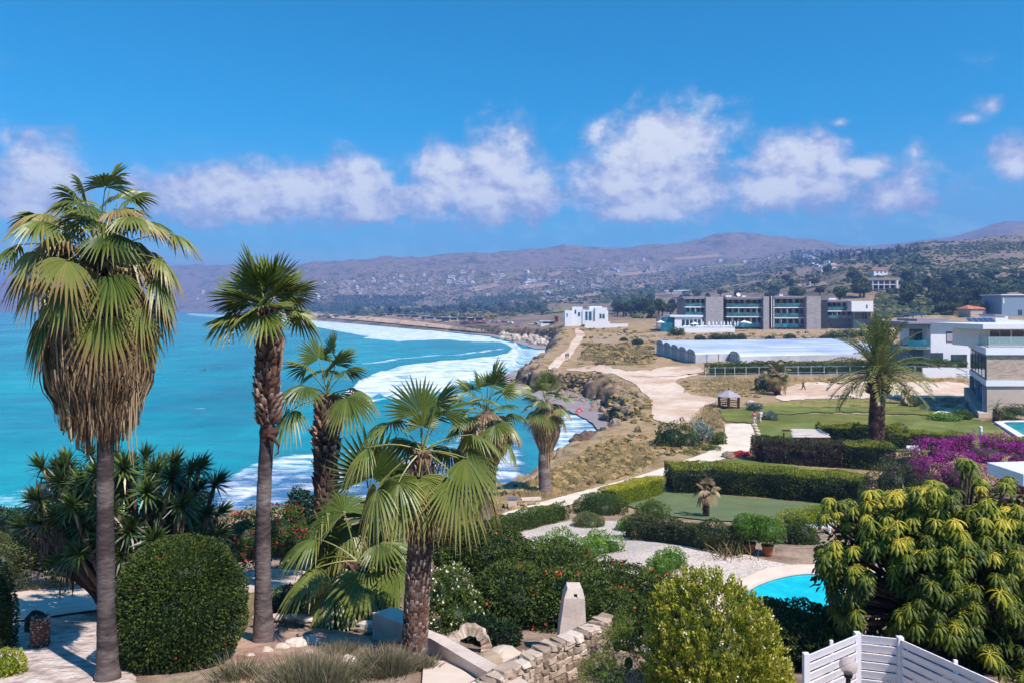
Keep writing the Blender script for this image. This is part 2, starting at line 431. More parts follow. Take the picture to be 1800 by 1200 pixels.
nz = mth('ADD', mth('MULTIPLY', mth('SUBTRACT', n1, .5), 2.1), mth('MULTIPLY', mth('SUBTRACT', n2, .5), 1.2))
d0 = mth('ADD', mth('ADD', dens, .42), nz)
d1 = nd(nt, 'ShaderNodeMapRange', interpolation_type='SMOOTHERSTEP'); d1.inputs[1].default_value = -.28; d1.inputs[2].default_value = 1.05
nt.links.new(d0, d1.inputs[0])
hi = nd(nt, 'ShaderNodeMapRange', interpolation_type='SMOOTHSTEP'); hi.inputs[1].default_value = .32; hi.inputs[2].default_value = .27; nt.links.new(EL, hi.inputs[0])
opac = mth('MULTIPLY', mth('MULTIPLY', d1.outputs[0], .9), hi.outputs[0])
# soft white veil between the heaps
EB = nd(nt, 'ShaderNodeMapRange', interpolation_type='SMOOTHERSTEP'); EB.inputs[1].default_value = .26; EB.inputs[2].default_value = .06; nt.links.new(EL, EB.inputs[0])
veil = mth('MULTIPLY', EB.outputs[0], mth('MULTIPLY_ADD', n3, .62, .16))
opac = mth('MAXIMUM', opac, mth('MULTIPLY', veil, .8))
sh = nd(nt, 'ShaderNodeMapRange', interpolation_type='SMOOTHSTEP'); sh.inputs[1].default_value = -.1; sh.inputs[2].default_value = 1.5
nt.links.new(mth('ADD', d0, mth('MULTIPLY', mth('SUBTRACT', EL, .17), 4.2)), sh.inputs[0])
def noise_up(scale, off, de, da):
    mp = nd(nt, 'ShaderNodeMapping'); mp.inputs['Location'].default_value = (off+da, off*.7+de, 0); mp.inputs['Scale'].default_value = (1, 1.25, 1); nt.links.new(cmb.outputs[0], mp.inputs[0])
    n = nd(nt, 'ShaderNodeTexNoise'); n.inputs['Scale'].default_value = scale; n.inputs['Detail'].default_value = 6; n.inputs['Roughness'].default_value = .58; nt.links.new(mp.outputs[0], n.inputs['Vector']); return n.outputs[0]
rel = mth('SUBTRACT', noise_up(15, 3.1, 0, 0), noise_up(15, 3.1, .022, .012))
rel2 = mth('SUBTRACT', noise_up(42, 5.1, 0, 0), noise_up(42, 5.1, .009, .005))
shd = mth('ADD', sh.outputs[0], mth('ADD', mth('MULTIPLY', rel, 2.2), mth('MULTIPLY', rel2, 1.2)), None, True)  # sunlit and shaded sides of the clouds put into their colour
cr = ramp(nt, [(0, CLD0), (.45, CLD1), (1, CLD2)]); nt.links.new(shd, cr.inputs[0])
cs = nd(nt, 'ShaderNodeVectorMath', operation='SCALE'); cs.inputs['Scale'].default_value = CLDGAIN; nt.links.new(cr.outputs[0], cs.inputs[0])
mx = nd(nt, 'ShaderNodeMix', data_type='RGBA'); nt.links.new(opac, mx.inputs[0]); nt.links.new(hs.outputs[0], mx.inputs[6]); nt.links.new(cs.outputs[0], mx.inputs[7])
bg = nd(nt, 'ShaderNodeBackground'); bg.inputs[1].default_value = SKYSTR; nt.links.new(mx.outputs[2], bg.inputs[0])
wo = nd(nt, 'ShaderNodeOutputWorld'); nt.links.new(bg.outputs[0], wo.inputs[0])

SC.view_settings.view_transform = 'Standard'; SC.view_settings.look = 'None'; SC.view_settings.exposure = EXPO; SC.view_settings.gamma = 1
SC.cycles.max_bounces = 6; SC.cycles.diffuse_bounces = 2; SC.cycles.glossy_bounces = 2; SC.cycles.transmission_bounces = 3; SC.cycles.transparent_max_bounces = 6; SC.cycles.volume_bounces = 0
SC.cycles.use_adaptive_sampling = True; SC.cycles.adaptive_threshold = .02
SC.cycles.use_denoising = True; SC.cycles.caustics_reflective = False; SC.cycles.caustics_refractive = False
SC.cycles.use_light_tree = False
SC.render.use_persistent_data = False

# the air
hz = Acc(); hz.box(-12600, 9000, -80, 12600, -40, 345)
m, nt2 = newmat('air'); pv = nd(nt2, 'ShaderNodeVolumePrincipled')
pv.inputs['Color'].default_value = HAZECOL; pv.inputs['Density'].default_value = HAZE; pv.inputs['Anisotropy'].default_value = 0
nt2.links.new(pv.outputs[0], nd(nt2, 'ShaderNodeOutputMaterial').inputs['Volume'])
if HAZE > 0:
    hz.build('haze', m).__setitem__('kind', 'stuff')

# ------------------------------------------------------------------ terrain mesh
cols, rows, X, DD, Z = TCOL, TROW, TX, TD, TZ
nc, nr = len(cols), len(rows)
I = (np.arange(nr-1)[:, None]*nc + np.arange(nc-1)[None, :]).ravel()
land_zone = np.clip((DD.ravel()-200)/600, 0, 1)
# tint: 0 near garden earth, .35 dry grass bank, .6 hillside
slope = np.abs(np.gradient(Z, axis=0)/np.gradient(DD, axis=0)).ravel()
steep = np.clip(ROCK*(1.5+1.0*fbm(X.ravel()/4., DD.ravel()/4., 0, 71, 4)), 0, 1)
gnd = Acc(); gnd.add(np.stack([X.ravel(), DD.ravel(), Z.ravel()], 1), np.stack([I, I+1, I+nc+1, I+nc], 1), tint=steep)
m, nt = newmat('earth')
tc = nd(nt, 'ShaderNodeTexCoord'); at = nd(nt, 'ShaderNodeAttribute', attribute_name='tint')
sp = nd(nt, 'ShaderNodeSeparateXYZ'); nt.links.new(tc.outputs['Object'], sp.inputs[0])
def nz_(scale, detail=6, rough=.62, st=(1,1,1)):
    mp = nd(nt, 'ShaderNodeMapping'); mp.inputs['Scale'].default_value = st; nt.links.new(tc.outputs['Object'], mp.inputs[0])
    n = nd(nt, 'ShaderNodeTexNoise'); n.inputs['Scale'].default_value = scale; n.inputs['Detail'].default_value = detail; n.inputs['Roughness'].default_value = rough
    nt.links.new(mp.outputs[0], n.inputs['Vector']); return n.outputs[0]
def mix_(f, a, b):
    x = nd(nt, 'ShaderNodeMix', data_type='RGBA')
    for i, v in ((0, f), (6, a), (7, b)):
        if isinstance(v, (int, float)): x.inputs[i].default_value = v
        else: nt.links.new(v, x.inputs[i])
    return x.outputs[2]
def mr_(v, a, b):
    x = nd(nt, 'ShaderNodeMapRange', interpolation_type='SMOOTHSTEP'); x.inputs[1].default_value = a; x.inputs[2].default_value = b; nt.links.new(v, x.inputs[0]); return x.outputs[0]
def rp_(v, st):
    r = ramp(nt, st); nt.links.new(v, r.inputs[0]); return r.outputs[0]
near_c = rp_(nz_(1.1, 8), [(.3, '#7c6252'), (.5, '#a58a74'), (.62, '#b89d86'), (.75, '#8c8464')])
bank_c = rp_(nz_(.16, 9, .7), [(.28, '#655f42'), (.42, '#957a54'), (.52, '#b39674'), (.63, '#9e825f'), (.76, '#716a46')])
hill_c = rp_(nz_(.018, 10, .72, (1, .6, 1)), [(.30, '#3f4630'), (.42, '#635c46'), (.5, '#917a66'), (.57, '#7a6a56'), (.66, '#4f5438'), (.8, '#a88c76')])
rock_c = rp_(nz_(.42, 10, .75, (1, 1, .7)), [(.32, '#2a211c'), (.43, '#4e3f35'), (.53, '#735e4e'), (.62, '#927b69'), (.70, '#57483a'), (.85, '#382f28')])
c = mix_(mr_(sp.outputs[1], 42, 58), near_c, bank_c)
c = mix_(mr_(sp.outputs[1], 330, 520), c, hill_c)
c = mix_(at.outputs['Fac'], c, rock_c)
bs = nd(nt, 'ShaderNodeBsdfPrincipled'); bs.inputs['Roughness'].default_value = .95; bs.inputs['Specular IOR Level'].default_value = .1
nt.links.new(c, bs.inputs['Base Color'])
bp = nd(nt, 'ShaderNodeBump'); bp.inputs['Strength'].default_value = .8; bp.inputs['Distance'].default_value = .5
nt.links.new(nz_(.9, 9, .7), bp.inputs['Height']); nt.links.new(bp.outputs[0], bs.inputs['Normal'])
nt.links.new(bs.outputs[0], nd(nt, 'ShaderNodeOutputMaterial').inputs[0])
tag(gnd.build('terrain', m, smooth=True), kind='structure')

# ------------------------------------------------------------------ sea
def seapt(l): return [((px-CX)/F*(CZ*F/(py-HY)), CZ*F/(py-HY)) for px, py in l]
def near_poly(pxl, x, y, w):        # closeness (1 at the line, 0 at distance w*d)
    d = seg_dist(x, y, seapt(pxl)); return np.clip(1 - d/(w*y), 0, 1)
scol = np.concatenate([np.arange(-700, -30, 25), np.arange(-30, 1170, 3.0)])
srow = np.exp(np.concatenate([np.linspace(math.log(38), math.log(900), 520, endpoint=False), np.linspace(math.log(900), math.log(12000), 60)]))
PX, DD = np.meshgrid(scol, srow); X = (PX-CX)/F*DD; x, y = X.ravel(), DD.ravel()
ins = inside(x, y, LAND); cd = seg_dist(x, y, _cl)
def region(pxl, soft):              # 1 inside, fades over soft*d outside
    pg = np.array(seapt(pxl)); i = inside(x, y, pg); d = seg_dist(x, y, np.vstack([pg, pg[:1]]))
    return np.where(i, 1.0, np.clip(1 - d/(soft*y), 0, 1))
foam = np.zeros(len(x))
big = fbm(x/26., y/60., 0, 77, 5)
def put(v): 
    global foam
    foam = np.maximum(foam, v)
put(.78*region([(640,594),(700,578),(760,581),(810,587),(860,594),(905,604),(918,622),(908,640),(880,655),(840,668),(790,684),(715,700),(640,706),(600,698),(640,664),(700,644),(780,634),(860,628),(893,621),(903,611),(884,602),(840,597),(760,597),(700,600)], .004))
put(.76*region([(480,556),(560,564),(650,572),(740,580),(800,586),(860,592),(860,601),(780,597),(700,596),(640,590),(560,575),(500,566)], .006))
put(.6*region([(330,551),(430,556),(520,562),(520,568),(430,562),(340,555)], .01))
put(.62*region([(905,612),(985,616),(985,628),(955,640),(915,655),(875,668),(890,650),(918,632)], .01))
put(.62*region([(385,884),(392,850),(440,822),(500,806),(580,798),(585,815),(500,838),(440,868),(405,892)], .02))
put(.42*region([(420,890),(520,800),(640,790),(900,760),(900,880),(600,900)], .03))
put(.5*region([(0,868),(120,858),(120,905),(0,915)], .03))
put(.65*region([(985,735),(1030,722),(1068,742),(1062,770),(1015,800),(975,810),(985,770)], .02))
put(.6*region([(868,850),(885,800),(905,790),(910,820),(890,860)], .02))
put(.75*near_poly([(640,640),(720,628),(820,622),(880,613)], x, y, .012))
for l, s in (([(300,566),(330,568)], .5), ([(392,572),(415,570)], .55), ([(560,566),(600,574),(640,582)], .6), ([(320,720),(380,714)], .35), ([(345,690),(420,684)], .3), ([(380,770),(470,755)], .38), ([(40,760),(120,752)], .3), ([(20,835),(100,825)], .35), ([(650,760),(720,750)], .5), ([(780,740),(870,730)], .4)):
    put(s*near_poly(l, x, y, .008))
put(.75*np.clip(1 - cd/(3.5+.004*y), 0, 1)*(~ins))
foam = np.clip(foam, 0, 1)
reef = np.maximum.reduce([region([(380,845),(460,835),(560,840),(640,830),(780,800),(880,780),(905,850),(880,890),(560,905),(380,910)], .05), .6*region([(930,680),(1060,720),(1065,770),(980,810),(930,760)], .03), .25*region([(0,700),(200,690),(240,740),(120,780),(0,770)], .05)])
# swell and breakers as real relief
front = near_poly([(640,702),(715,699),(790,683),(840,667),(880,654),(908,639),(919,622),(905,605)], x, y, .006)
zz = 1.1*front**2*(1+.5*fbm(x/5., y/5., 0, 65, 3)) + .16*np.sin((y*.8+x*.35)/3.0+3*fbm(x/30., y/30., 0, 67, 3))*np.clip((cd-6)/15, 0, 1)*np.clip(1.5-y/500, 0, 1) + .10*fbm(x/9., y/5., 0, 61, 4)*np.clip(1.4-y/900, 0.1, 1) + .5*foam*np.clip(fbm(x/7., y/7., 0, 63, 4)+.25, 0, 1)*np.clip((cd-8)/20, 0, 1)
nc, nr = len(scol), len(srow)
I = (np.arange(nr-1)[:, None]*nc + np.arange(nc-1)[None, :]).ravel()
sea = Acc(); sea.add(np.stack([x, y, zz], 1), np.stack([I, I+1, I+nc+1, I+nc], 1), tint=foam)
m, nt = newmat('sea_water')
tc = nd(nt, 'ShaderNodeTexCoord'); at = nd(nt, 'ShaderNodeAttribute', attribute_name='tint'); rf = nd(nt, 'ShaderNodeAttribute', attribute_name='reef')
sp = nd(nt, 'ShaderNodeSeparateXYZ'); nt.links.new(tc.outputs['Object'], sp.inputs[0])
base = rp_(nz_(.02, 6, .6, (1, .45, 1)), [(.3, SEA0), (.52, SEA1), (.72, SEA2)])
streak = rp_(nz_(.16, 6, .65, (.35, 1, 1)), [(.33, (.6,.74,.82,1)), (.55, (1,1,1,1)), (.72, (1.35,1.2,1.12,1))])
mu = nd(nt, 'ShaderNodeMix', data_type='RGBA', blend_type='MULTIPLY'); mu.inputs[0].default_value = .8; nt.links.new(base, mu.inputs[6]); nt.links.new(streak, mu.inputs[7])
reefc = rp_(nz_(.35, 8, .7, (.5, 1, 1)), [(.35, '#274a6e'), (.55, '#45789c'), (.7, '#8a93b8')])
c = mix_(mr_(rf.outputs['Fac'], .1, 1.0), mu.outputs[2], reefc)
fo = nd(nt, 'ShaderNodeMath', operation='ADD'); nt.links.new(at.outputs['Fac'], fo.inputs[0])
fn = nd(nt, 'ShaderNodeMath', operation='MULTIPLY_ADD'); fn.inputs[1].default_value = 2.6; fn.inputs[2].default_value = -1.3; nt.links.new(nz_(.30, 11, .74, (.42, 1, 1)), fn.inputs[0])
fm = nd(nt, 'ShaderNodeMath', operation='MULTIPLY'); nt.links.new(fn.outputs[0], fm.inputs[0])
fk = mr_(at.outputs['Fac'], 0.0, .25); nt.links.new(fk, fm.inputs[1]); nt.links.new(fm.outputs[0], fo.inputs[1])
ff = mr_(fo.outputs[0], .34, .92)
c = mix_(ff, c, (lambda r: r)(rp_(nz_(.5, 5), [(.3, '#cfd6e4'), (.7, '#f2f2f6')])))
bs = nd(nt, 'ShaderNodeBsdfPrincipled'); nt.links.new(c, bs.inputs['Base Color']); bs.inputs['IOR'].default_value = 1.33
rr = nd(nt, 'ShaderNodeMapRange'); rr.inputs[3].default_value = .24; rr.inputs[4].default_value = .9; nt.links.new(ff, rr.inputs[0]); nt.links.new(rr.outputs[0], bs.inputs['Roughness'])
bs.inputs['Specular IOR Level'].default_value = .22
bp = nd(nt, 'ShaderNodeBump'); bp.inputs['Strength'].default_value = .85; bp.inputs['Distance'].default_value = .5
nt.links.new(nz_(.45, 8, .68, (.45, 1, 1)), bp.inputs['Height']); nt.links.new(bp.outputs[0], bs.inputs['Normal'])
nt.links.new(bs.outputs[0], nd(nt, 'ShaderNodeOutputMaterial').inputs[0])
so_ = tag(sea.build('sea', m, smooth=True), kind='structure')
a2 = so_.data.attributes.new('reef', 'FLOAT', 'POINT'); a2.data.foreach_set('value', reef.astype(np.float32))

# ------------------------------------------------------------------ sheets draped on the ground (pixel outlines become places on the ground)
def smooth_poly(pts, jit, step=5.0, closed=True):
    pts = [np.array(p, float) for p in pts]; n = len(pts); out = []
    for i in range(n):
        p1, p2 = pts[i], pts[(i+1) % n]
        L = np.linalg.norm(p2-p1); k = max(1, int(L/step))
        for j in range(k):
            c = p1+(p2-p1)*(j/k)
            out.append(c)
    out = np.array(out)
    if jit:
        out[:,0] += jit*1.6*fbm(out[:,0]/11., out[:,1]/5., 0, 5, 4)
        out[:,1] += jit*.8*fbm(out[:,0]/11., out[:,1]/5., 0, 6, 4)
    return out
def chaikin(pts, k=2):
    pts = np.array(pts, float)
    for _ in range(k):
        q = np.roll(pts, -1, 0); pts = np.stack([.75*pts+.25*q, .25*pts+.75*q], 1).reshape(-1, 2)
    return pts
def sheet(name, pxl, mat, off=.03, jit=0, grid=7, level=None, curve=0, kind='structure'):
    pl = chaikin(pxl, curve) if curve else np.array(pxl, float)
    pl = smooth_poly(pl, jit)
    x0, y0 = pl.min(0); x1, y1 = pl.max(0)
    gx, gy = np.meshgrid(np.arange(x0, x1, grid*1.6), np.arange(y0, y1, grid*.6)); gx, gy = gx.ravel(), gy.ravel()
    k = inside(gx, gy, pl) & (seg_dist(gx, gy, np.vstack([pl, pl[:1]])) > grid*.35)
    vs = [Vector(p) for p in pl] + [Vector((a, b)) for a, b in zip(gx[k], gy[k])]
    r = delaunay_2d_cdt(vs, [(i, (i+1) % len(pl)) for i in range(len(pl))], [], 1, 1e-4)
    v = np.array([tuple(p) for p in r[0]])
    if level is None:
        w = G(v[:,0], v[:,1]); w[:,2] += off + .0004*w[:,1]
    else:
        d = (CZ-level)*F/(v[:,1]-HY); w = np.stack([(v[:,0]-CX)/F*d, d, np.full(len(d), level)], 1)
    a = Acc(); T = np.array([f for f in r[2] if len(f) == 3])
    # face up
    e1 = w[T[:,1]]-w[T[:,0]]; e2 = w[T[:,2]]-w[T[:,0]]; dn = (e1[:,0]*e2[:,1]-e1[:,1]*e2[:,0]) < 0
    T[dn] = T[dn][:, ::-1]
    a.add(w, None, T)
    return tag(a.build(name, mat, smooth=True), kind=kind)

M = {}
M['sand_wet'] = mat_noise('wet_sand', [(.3, '#8d7f7c'), (.6, '#a5958f'), (.8, '#7d7070')], .12, .55, bump=.2, bscale=1.0)
M['sand'] = mat_noise('dry_sand', [(.3, '#a88a6c'), (.6, '#c5a587'), (.8, '#b5967a')], .05, .95, bump=.2)
M['road'] = mat_noise('pale_dirt', [(.25, '#b5947a'), (.42, '#cfae92'), (.58, '#e2cab4'), (.75, '#caa486')], .09, .95, bump=.3, bscale=.8, detail=9, sub=(.9, [(.3, (.82,.8,.78,1)), (.6, (1,1,1,1))]))
M['path'] = mat_noise('cream_path', [(.3, '#d3bca4'), (.6, '#e6d4c0'), (.8, '#dcc8b4')], .5, .9, bump=.2, bscale=4, detail=8, sub=(5, [(.3, (.86,.85,.84,1)), (.55, (1,1,1,1))]))
M['conc'] = mat_noise('garden_path_concrete', [(.3, '#cdb4a0'), (.6, '#e2ccba'), (.8, '#d6bfad')], .9, .85, bump=.15, bscale=8, sub=(6, [(.3, (.85,.85,.85,1)), (.55, (1,1,1,1))]))
M['gravel'] = mat_noise('white_gravel', [(.32, '#a8988c'), (.5, '#d2c0b2'), (.68, '#eadbcd')], 9.0, .9, bump=.9, bscale=14, detail=5, sub=(.6, [(.3, (.84,.82,.82,1)), (.6, (1,1,1,1))]))
M['patio'] = mat_noise('patio_paving', [(.3, '#cfb6a2'), (.6, '#e2ccb8'), (.8, '#d6c0ae')], .8, .8, bump=.1, bscale=6)
M['turf'] = mat_noise('artificial_turf', [(.3, '#606a44'), (.6, '#6c764e'), (.8, '#656f48')], .7, .95, bump=.5, bscale=30, sub=(.25, [(.3, (.88,.9,.88,1)), (.6, (1,1,1,1))]))
M['lawn'] = mat_noise('mown_grass', [(.3, '#566224'), (.5, '#6b7434'), (.65, '#80823e'), (.8, '#8c8048')], .35, .95, bump=.6, bscale=14, detail=8, sub=(.09, [(.36, (.95, .82, .6, 1)), (.56, (1, 1, 1, 1))]))
M['drylawn'] = mat_noise('rough_dry_lawn', [(.3, '#6b7236'), (.5, '#86803f'), (.65, '#a08a50'), (.8, '#7c6a40')], .4, .95, bump=.6, bscale=9, detail=8)
M['rubble'] = mat_noise('limestone_chippings', [(.3, '#8d7a70'), (.48, '#c9b2a4'), (.65, '#e6d4c8')], 3.0, .9, bump=1.0, bscale=7)
M['ochre'] = mat_noise('ochre_soil', [(.3, '#8a6a54'), (.5, '#b5907a'), (.7, '#c9a585')], 1.2, .95, bump=.5, bscale=9, sub=(5, [(.3, (.75,.73,.7,1)), (.55, (1,1,1,1))]))
M['field'] = mat_noise('ploughed_field', [(.3, '#8f7860'), (.5, '#ad9074'), (.7, '#9c8060'), (.82, '#80764e')], .06, .95, bump=.4, detail=9)

sheet('sand_beach', [(985,605),(960,602),(900,594),(868,586),(800,577),(740,570),(650,562),(560,556),(450,550),(380,547),(380,549.5),(450,556.5),(560,564),(650,571),(740,579),(800,584),(860,590),(900,600),(940,612),(985,616)], M['sand_wet'], level=.22, grid=5)
sheet('dry_beach', [(860,583),(800,575),(740,567),(650,558),(560,552),(450,548.5),(450,552),(560,559),(650,566),(740,575),(800,581),(860,587)], M['sand'], off=.6, grid=5)
sheet('grey_beach', [(868,664),(905,650),(945,638),(975,628),(1000,660),(1010,690),(1060,715),(1100,745),(1085,775),(1060,762),(1040,740),(1005,722),(965,708),(935,695),(890,680)], M['sand_wet'], level=.25, jit=3, grid=6, curve=1)
sheet('dirt_road', [(985,651),(1036,643),(1070,642),(1081,650),(1127,652),(1183,645),(1234,643),(1236,656),(1200,665),(1184,671),(1206,683),(1200,692),(1254,699),(1262,705),(1240,712),(1236,724),(1234,738),(1206,746),(1149,743),(1146,720),(1142,702),(1127,687),(1104,668),(1070,654),(1013,653)], M['road'], off=.05, jit=5, curve=1)
sheet('dirt_lot', [(1385,676),(1450,671),(1560,671),(1700,671),(1712,690),(1700,701),(1560,698),(1430,702),(1360,704),(1372,690)], M['road'], off=.05, jit=4, curve=1)
sheet('coastal_path', [(968,653),(962,646),(985,625),(999,615),(1005,600),(1013,590),(1008,580),(1018,577),(1030,590),(1023,598),(1015,611),(1004,626),(986,641),(978,653)], M['road'], off=.1, jit=2, curve=1, grid=4)
sheet('field_track', [(1150,665),(1240,655),(1240,650),(1180,655),(1100,660)], M['road'], off=.12, jit=3, curve=1)
sheet('garden_path', [(842,921),(880,905),(940,886),(1000,870),(1040,860),(1090,846),(1140,832),(1190,815),(1240,796),(1268,780),(1274,762),(1274,746),(1320,745),(1326,762),(1332,778),(1318,792),(1300,800),(1250,812),(1190,830),(1140,844),(1100,856),(1062,870),(1010,886),(960,901),(900,917),(862,926)], M['path'], off=.06, jit=1.5, grid=6)
sheet('lawn', [(1330,742),(1345,730),(1480,727),(1700,735),(1740,742),(1800,790),(1790,800),(1480,790),(1350,775),(1332,770)], M['lawn'], off=.07, jit=3)
sheet('upper_lawn', [(1262,722),(1310,716),(1340,716),(1430,707),(1690,712),(1690,733),(1480,724),(1345,730),(1322,744),(1275,742)], M['lawn'], off=.10, jit=4)
sheet('rough_lawn', [(1335,716),(1350,708),(1440,704),(1600,702),(1620,716),(1430,717)], M['drylawn'], off=.14, jit=2)
sheet('turf_pitch', [(1098,888),(1142,868),(1180,864),(1300,874),(1440,886),(1480,894),(1480,915),(1400,920),(1250,916),(1150,905)], M['turf'], off=.06)
sheet('verge_lawn', [(1180,838),(1230,816),(1300,806),(1420,822),(1500,830),(1500,850),(1250,850)], M['lawn'], off=.09, jit=2)
sheet('gravel_yard', [(905,940),(960,925),(1010,914),(1110,918),(1180,945),(1260,958),(1340,985),(1400,996),(1345,1000),(1255,1040),(1210,1060),(1100,1020),(1000,985),(920,960)], M['gravel'], off=.05)
sheet('patio', [(1347,1000),(1400,994),(1445,994),(1560,1000),(1560,1100),(1300,1090),(1215,1058),(1260,1038)], M['patio'], off=.06)
sheet('concrete_path', [(-60,1050),(60,1040),(140,1030),(220,1022),(330,1012),(420,1008),(505,1000),(560,1010),(500,1036),(430,1046),(330,1058),(220,1068),(140,1078),(40,1093),(-60,1104)], M['conc'], off=.05, curve=1)
sheet('limestone_bed', [(-30,1110),(40,1096),(140,1082),(200,1090),(230,1140),(240,1230),(-30,1230)], M['rubble'], off=.05, jit=4)
sheet('soil_bed', [(400,1110),(470,1120),(560,1108),(640,1115),(660,1140),(620,1160),(560,1230),(380,1230),(400,1160)], M['ochre'], off=.05, jit=4)
sheet('terrace_paving', [(745,1165),(790,1165),(880,1230),(740,1230)], M['patio'], off=.05)
sheet('far_field', [(1040,592),(1120,585),(1240,583),(1400,581),(1540,583),(1560,592),(1300,600),(1120,604),(1045,604)], M['field'], off=.0, jit=4)
# ------------------------------------------------------------------ foliage tools
M['palm'] = mat_tint('palm_frond', [(0, '#222e10'), (.25, '#41521c'), (.45, '#66732c'), (.6, '#8c8c48'), (.75, '#9c8352'), (1, '#8a6848')], .42, .22, 2.0, .12, .5)
M['thatch'] = mat_tint('dead_frond', [(0, '#4a382c'), (.4, '#745943'), (.7, '#9c805e'), (1, '#c4aa86')], .8, .12, 2.5, .3)
M['trunk'] = mat_tint('palm_trunk', [(0, '#413736'), (.5, '#6d605c'), (1, '#94857d')], .9, 0, 3.2, 1.1, .15, .9, (1.6, 1.6, 3.6))
M['boot'] = mat_tint('leaf_base', [(0, '#3a2720'), (.4, '#61443a'), (.7, '#8a6a58'), (1, '#c0aaa0')], .85, 0, 4, .3, .15, .3)
M['yucca'] = mat_tint('yucca_leaf', [(0, '#1a280c'), (.35, '#334516'), (.6, '#586a28'), (.8, '#71874a'), (1, '#b09a6a')], .4, .2, 2, .15, .5)
M['bark'] = mat_noise('bark', [(.3, '#3c2f28'), (.6, '#6b574a'), (.8, '#57463c')], 4, .9, bump=.8, bscale=14, stretch=(1, 1, .3))
def leafmat(name, a, b, c, d=None, **k):
    st = [(0, a), (.45, b), (.8, c)] + ([(1, d)] if d else [])
    return mat_tint(name, st, k.get('rough', .5), k.get('trans', .25), k.get('nscale', 1.5), k.get('namt', .35), k.get('spec', .35))
M['dark'] = leafmat('dark_leaf', '#0f1d0a', '#203617', '#38542a')
M['globe'] = leafmat('hibiscus_leaf', '#18260b', '#334319', '#5e6c2c', spec=.22)
M['hedge'] = leafmat('hedge_leaf', '#1a260f', '#3a4c1b', '#8f962c', '#b0ab3a')
M['mid'] = leafmat('mid_leaf', '#24350e', '#465a1a', '#6f7c2a')
M['bright'] = leafmat('bright_leaf', '#3a5a14', '#628520', '#8fae38')
M['yellow'] = leafmat('golden_leaf', '#55660f', '#8d9417', '#bdb12a')
M['dry'] = leafmat('dry_twig', '#5a4a2c', '#8a7248', '#b59a68')
M['grey'] = leafmat('grey_leaf', '#4a5548', '#76806e', '#9da696')
M['olive'] = leafmat('olive_leaf', '#2a3018', '#4a5228', '#6f7240')
M['purpl'] = leafmat('plum_leaf', '#2c1f1c', '#4a342c', '#55592e')
M['magenta'] = leafmat('bougainvillea', '#3a4220', '#641c4c', '#a81f88', '#cc42ae', namt=.25)
M['coni'] = leafmat('gold_conifer', '#34420c', '#7d8420', '#b8b03a', '#d2c870', nscale=2.5)
M['umb'] = leafmat('umbrella_leaf', '#26330c', '#5f6c18', '#aaa22c', '#dcbe48', spec=.35, nscale=1)
M['flower_r'] = flat('red_petal', '#c0303a', .6)
M['flower_o'] = flat('orange_petal', '#c8582e', .6)
M['flower_w'] = flat('cream_petal', '#eadfc6', .6)
M['flower_m'] = flat('magenta_petal', '#b02a9a', .6)
M['grass_dry'] = mat_tint('dry_grass_blade', [(0, '#7a6844'), (.4, '#b89c6c'), (.7, '#d8c090'), (1, '#85874f')], .8, .45, .3, .4)
M['grass_fg'] = mat_tint('tuft_blade', [(0, '#3f4a30'), (.45, '#6f7350'), (.75, '#8e7a62'), (1, '#b59a80')], .7, .3, 2, .3)

def rv(n): return nrm(rng.normal(size=(n, 3)))

def leaves(acc, Pn, N, L, Wd, tint, spread=.8, down=.15, m=0, pitch=0.):
    n = len(Pn)
    d = nrm(N + spread*rv(n) + np.array([0, 0, -down]))
    s = nrm(np.cross(d, rv(n))); u = np.cross(s, d)
    L = np.broadcast_to(L, (n,))[:, None]*rng.uniform(.65, 1.3, (n, 1)); Wd = np.broadcast_to(Wd, (n,))[:, None]*rng.uniform(.7, 1.2, (n, 1))
    b = Pn - d*L*.35
    V = np.stack([b, b + d*L*.5 + s*Wd*.5 + u*L*.08, b + d*L - u*L*.06, b + d*L*.5 - s*Wd*.5 + u*L*.08], 1).reshape(-1, 3)
    I = np.arange(n)[:, None]*4 + np.arange(4)
    acc.add(V, I, tint=np.repeat(np.broadcast_to(tint, (n,)), 4), m=m)

def blob_pts(blobs, n, lump=.12, freq=2.2, bottom=-.75, depth=.22, shell=None):
    """points and normals on the outside of a heap of ellipsoids [(centre, radii)]"""
    ar = np.array([(r[0]*r[1]+r[1]*r[2]+r[0]*r[2])**1.0 for _, r in blobs]); ar = ar/ar.sum()
    Ps, Ns = [], []
    for k, (c, r) in enumerate(blobs):
        m = int(n*ar[k])+4; u = rv(m); u = u[u[:,2] > bottom]
        r = np.array(r); c = np.array(c)
        f = 1 + lump*fbm(u[:,0]*freq+c[0]*3, u[:,1]*freq+c[1]*3, u[:,2]*freq+k*7, 3, 4)*2
        f = f*(1 - depth*rng.random(len(u))**2.2)
        p = c + u*r*f[:, None]; nn = nrm(u/r)
        ok = np.ones(len(u), bool)
        for j, (c2, r2) in enumerate(blobs):
            if j != k: ok &= (((p-np.array(c2))/np.array(r2))**2).sum(1) > .72
        Ps.append(p[ok]); Ns.append(nn[ok])
    return np.concatenate(Ps), np.concatenate(Ns)

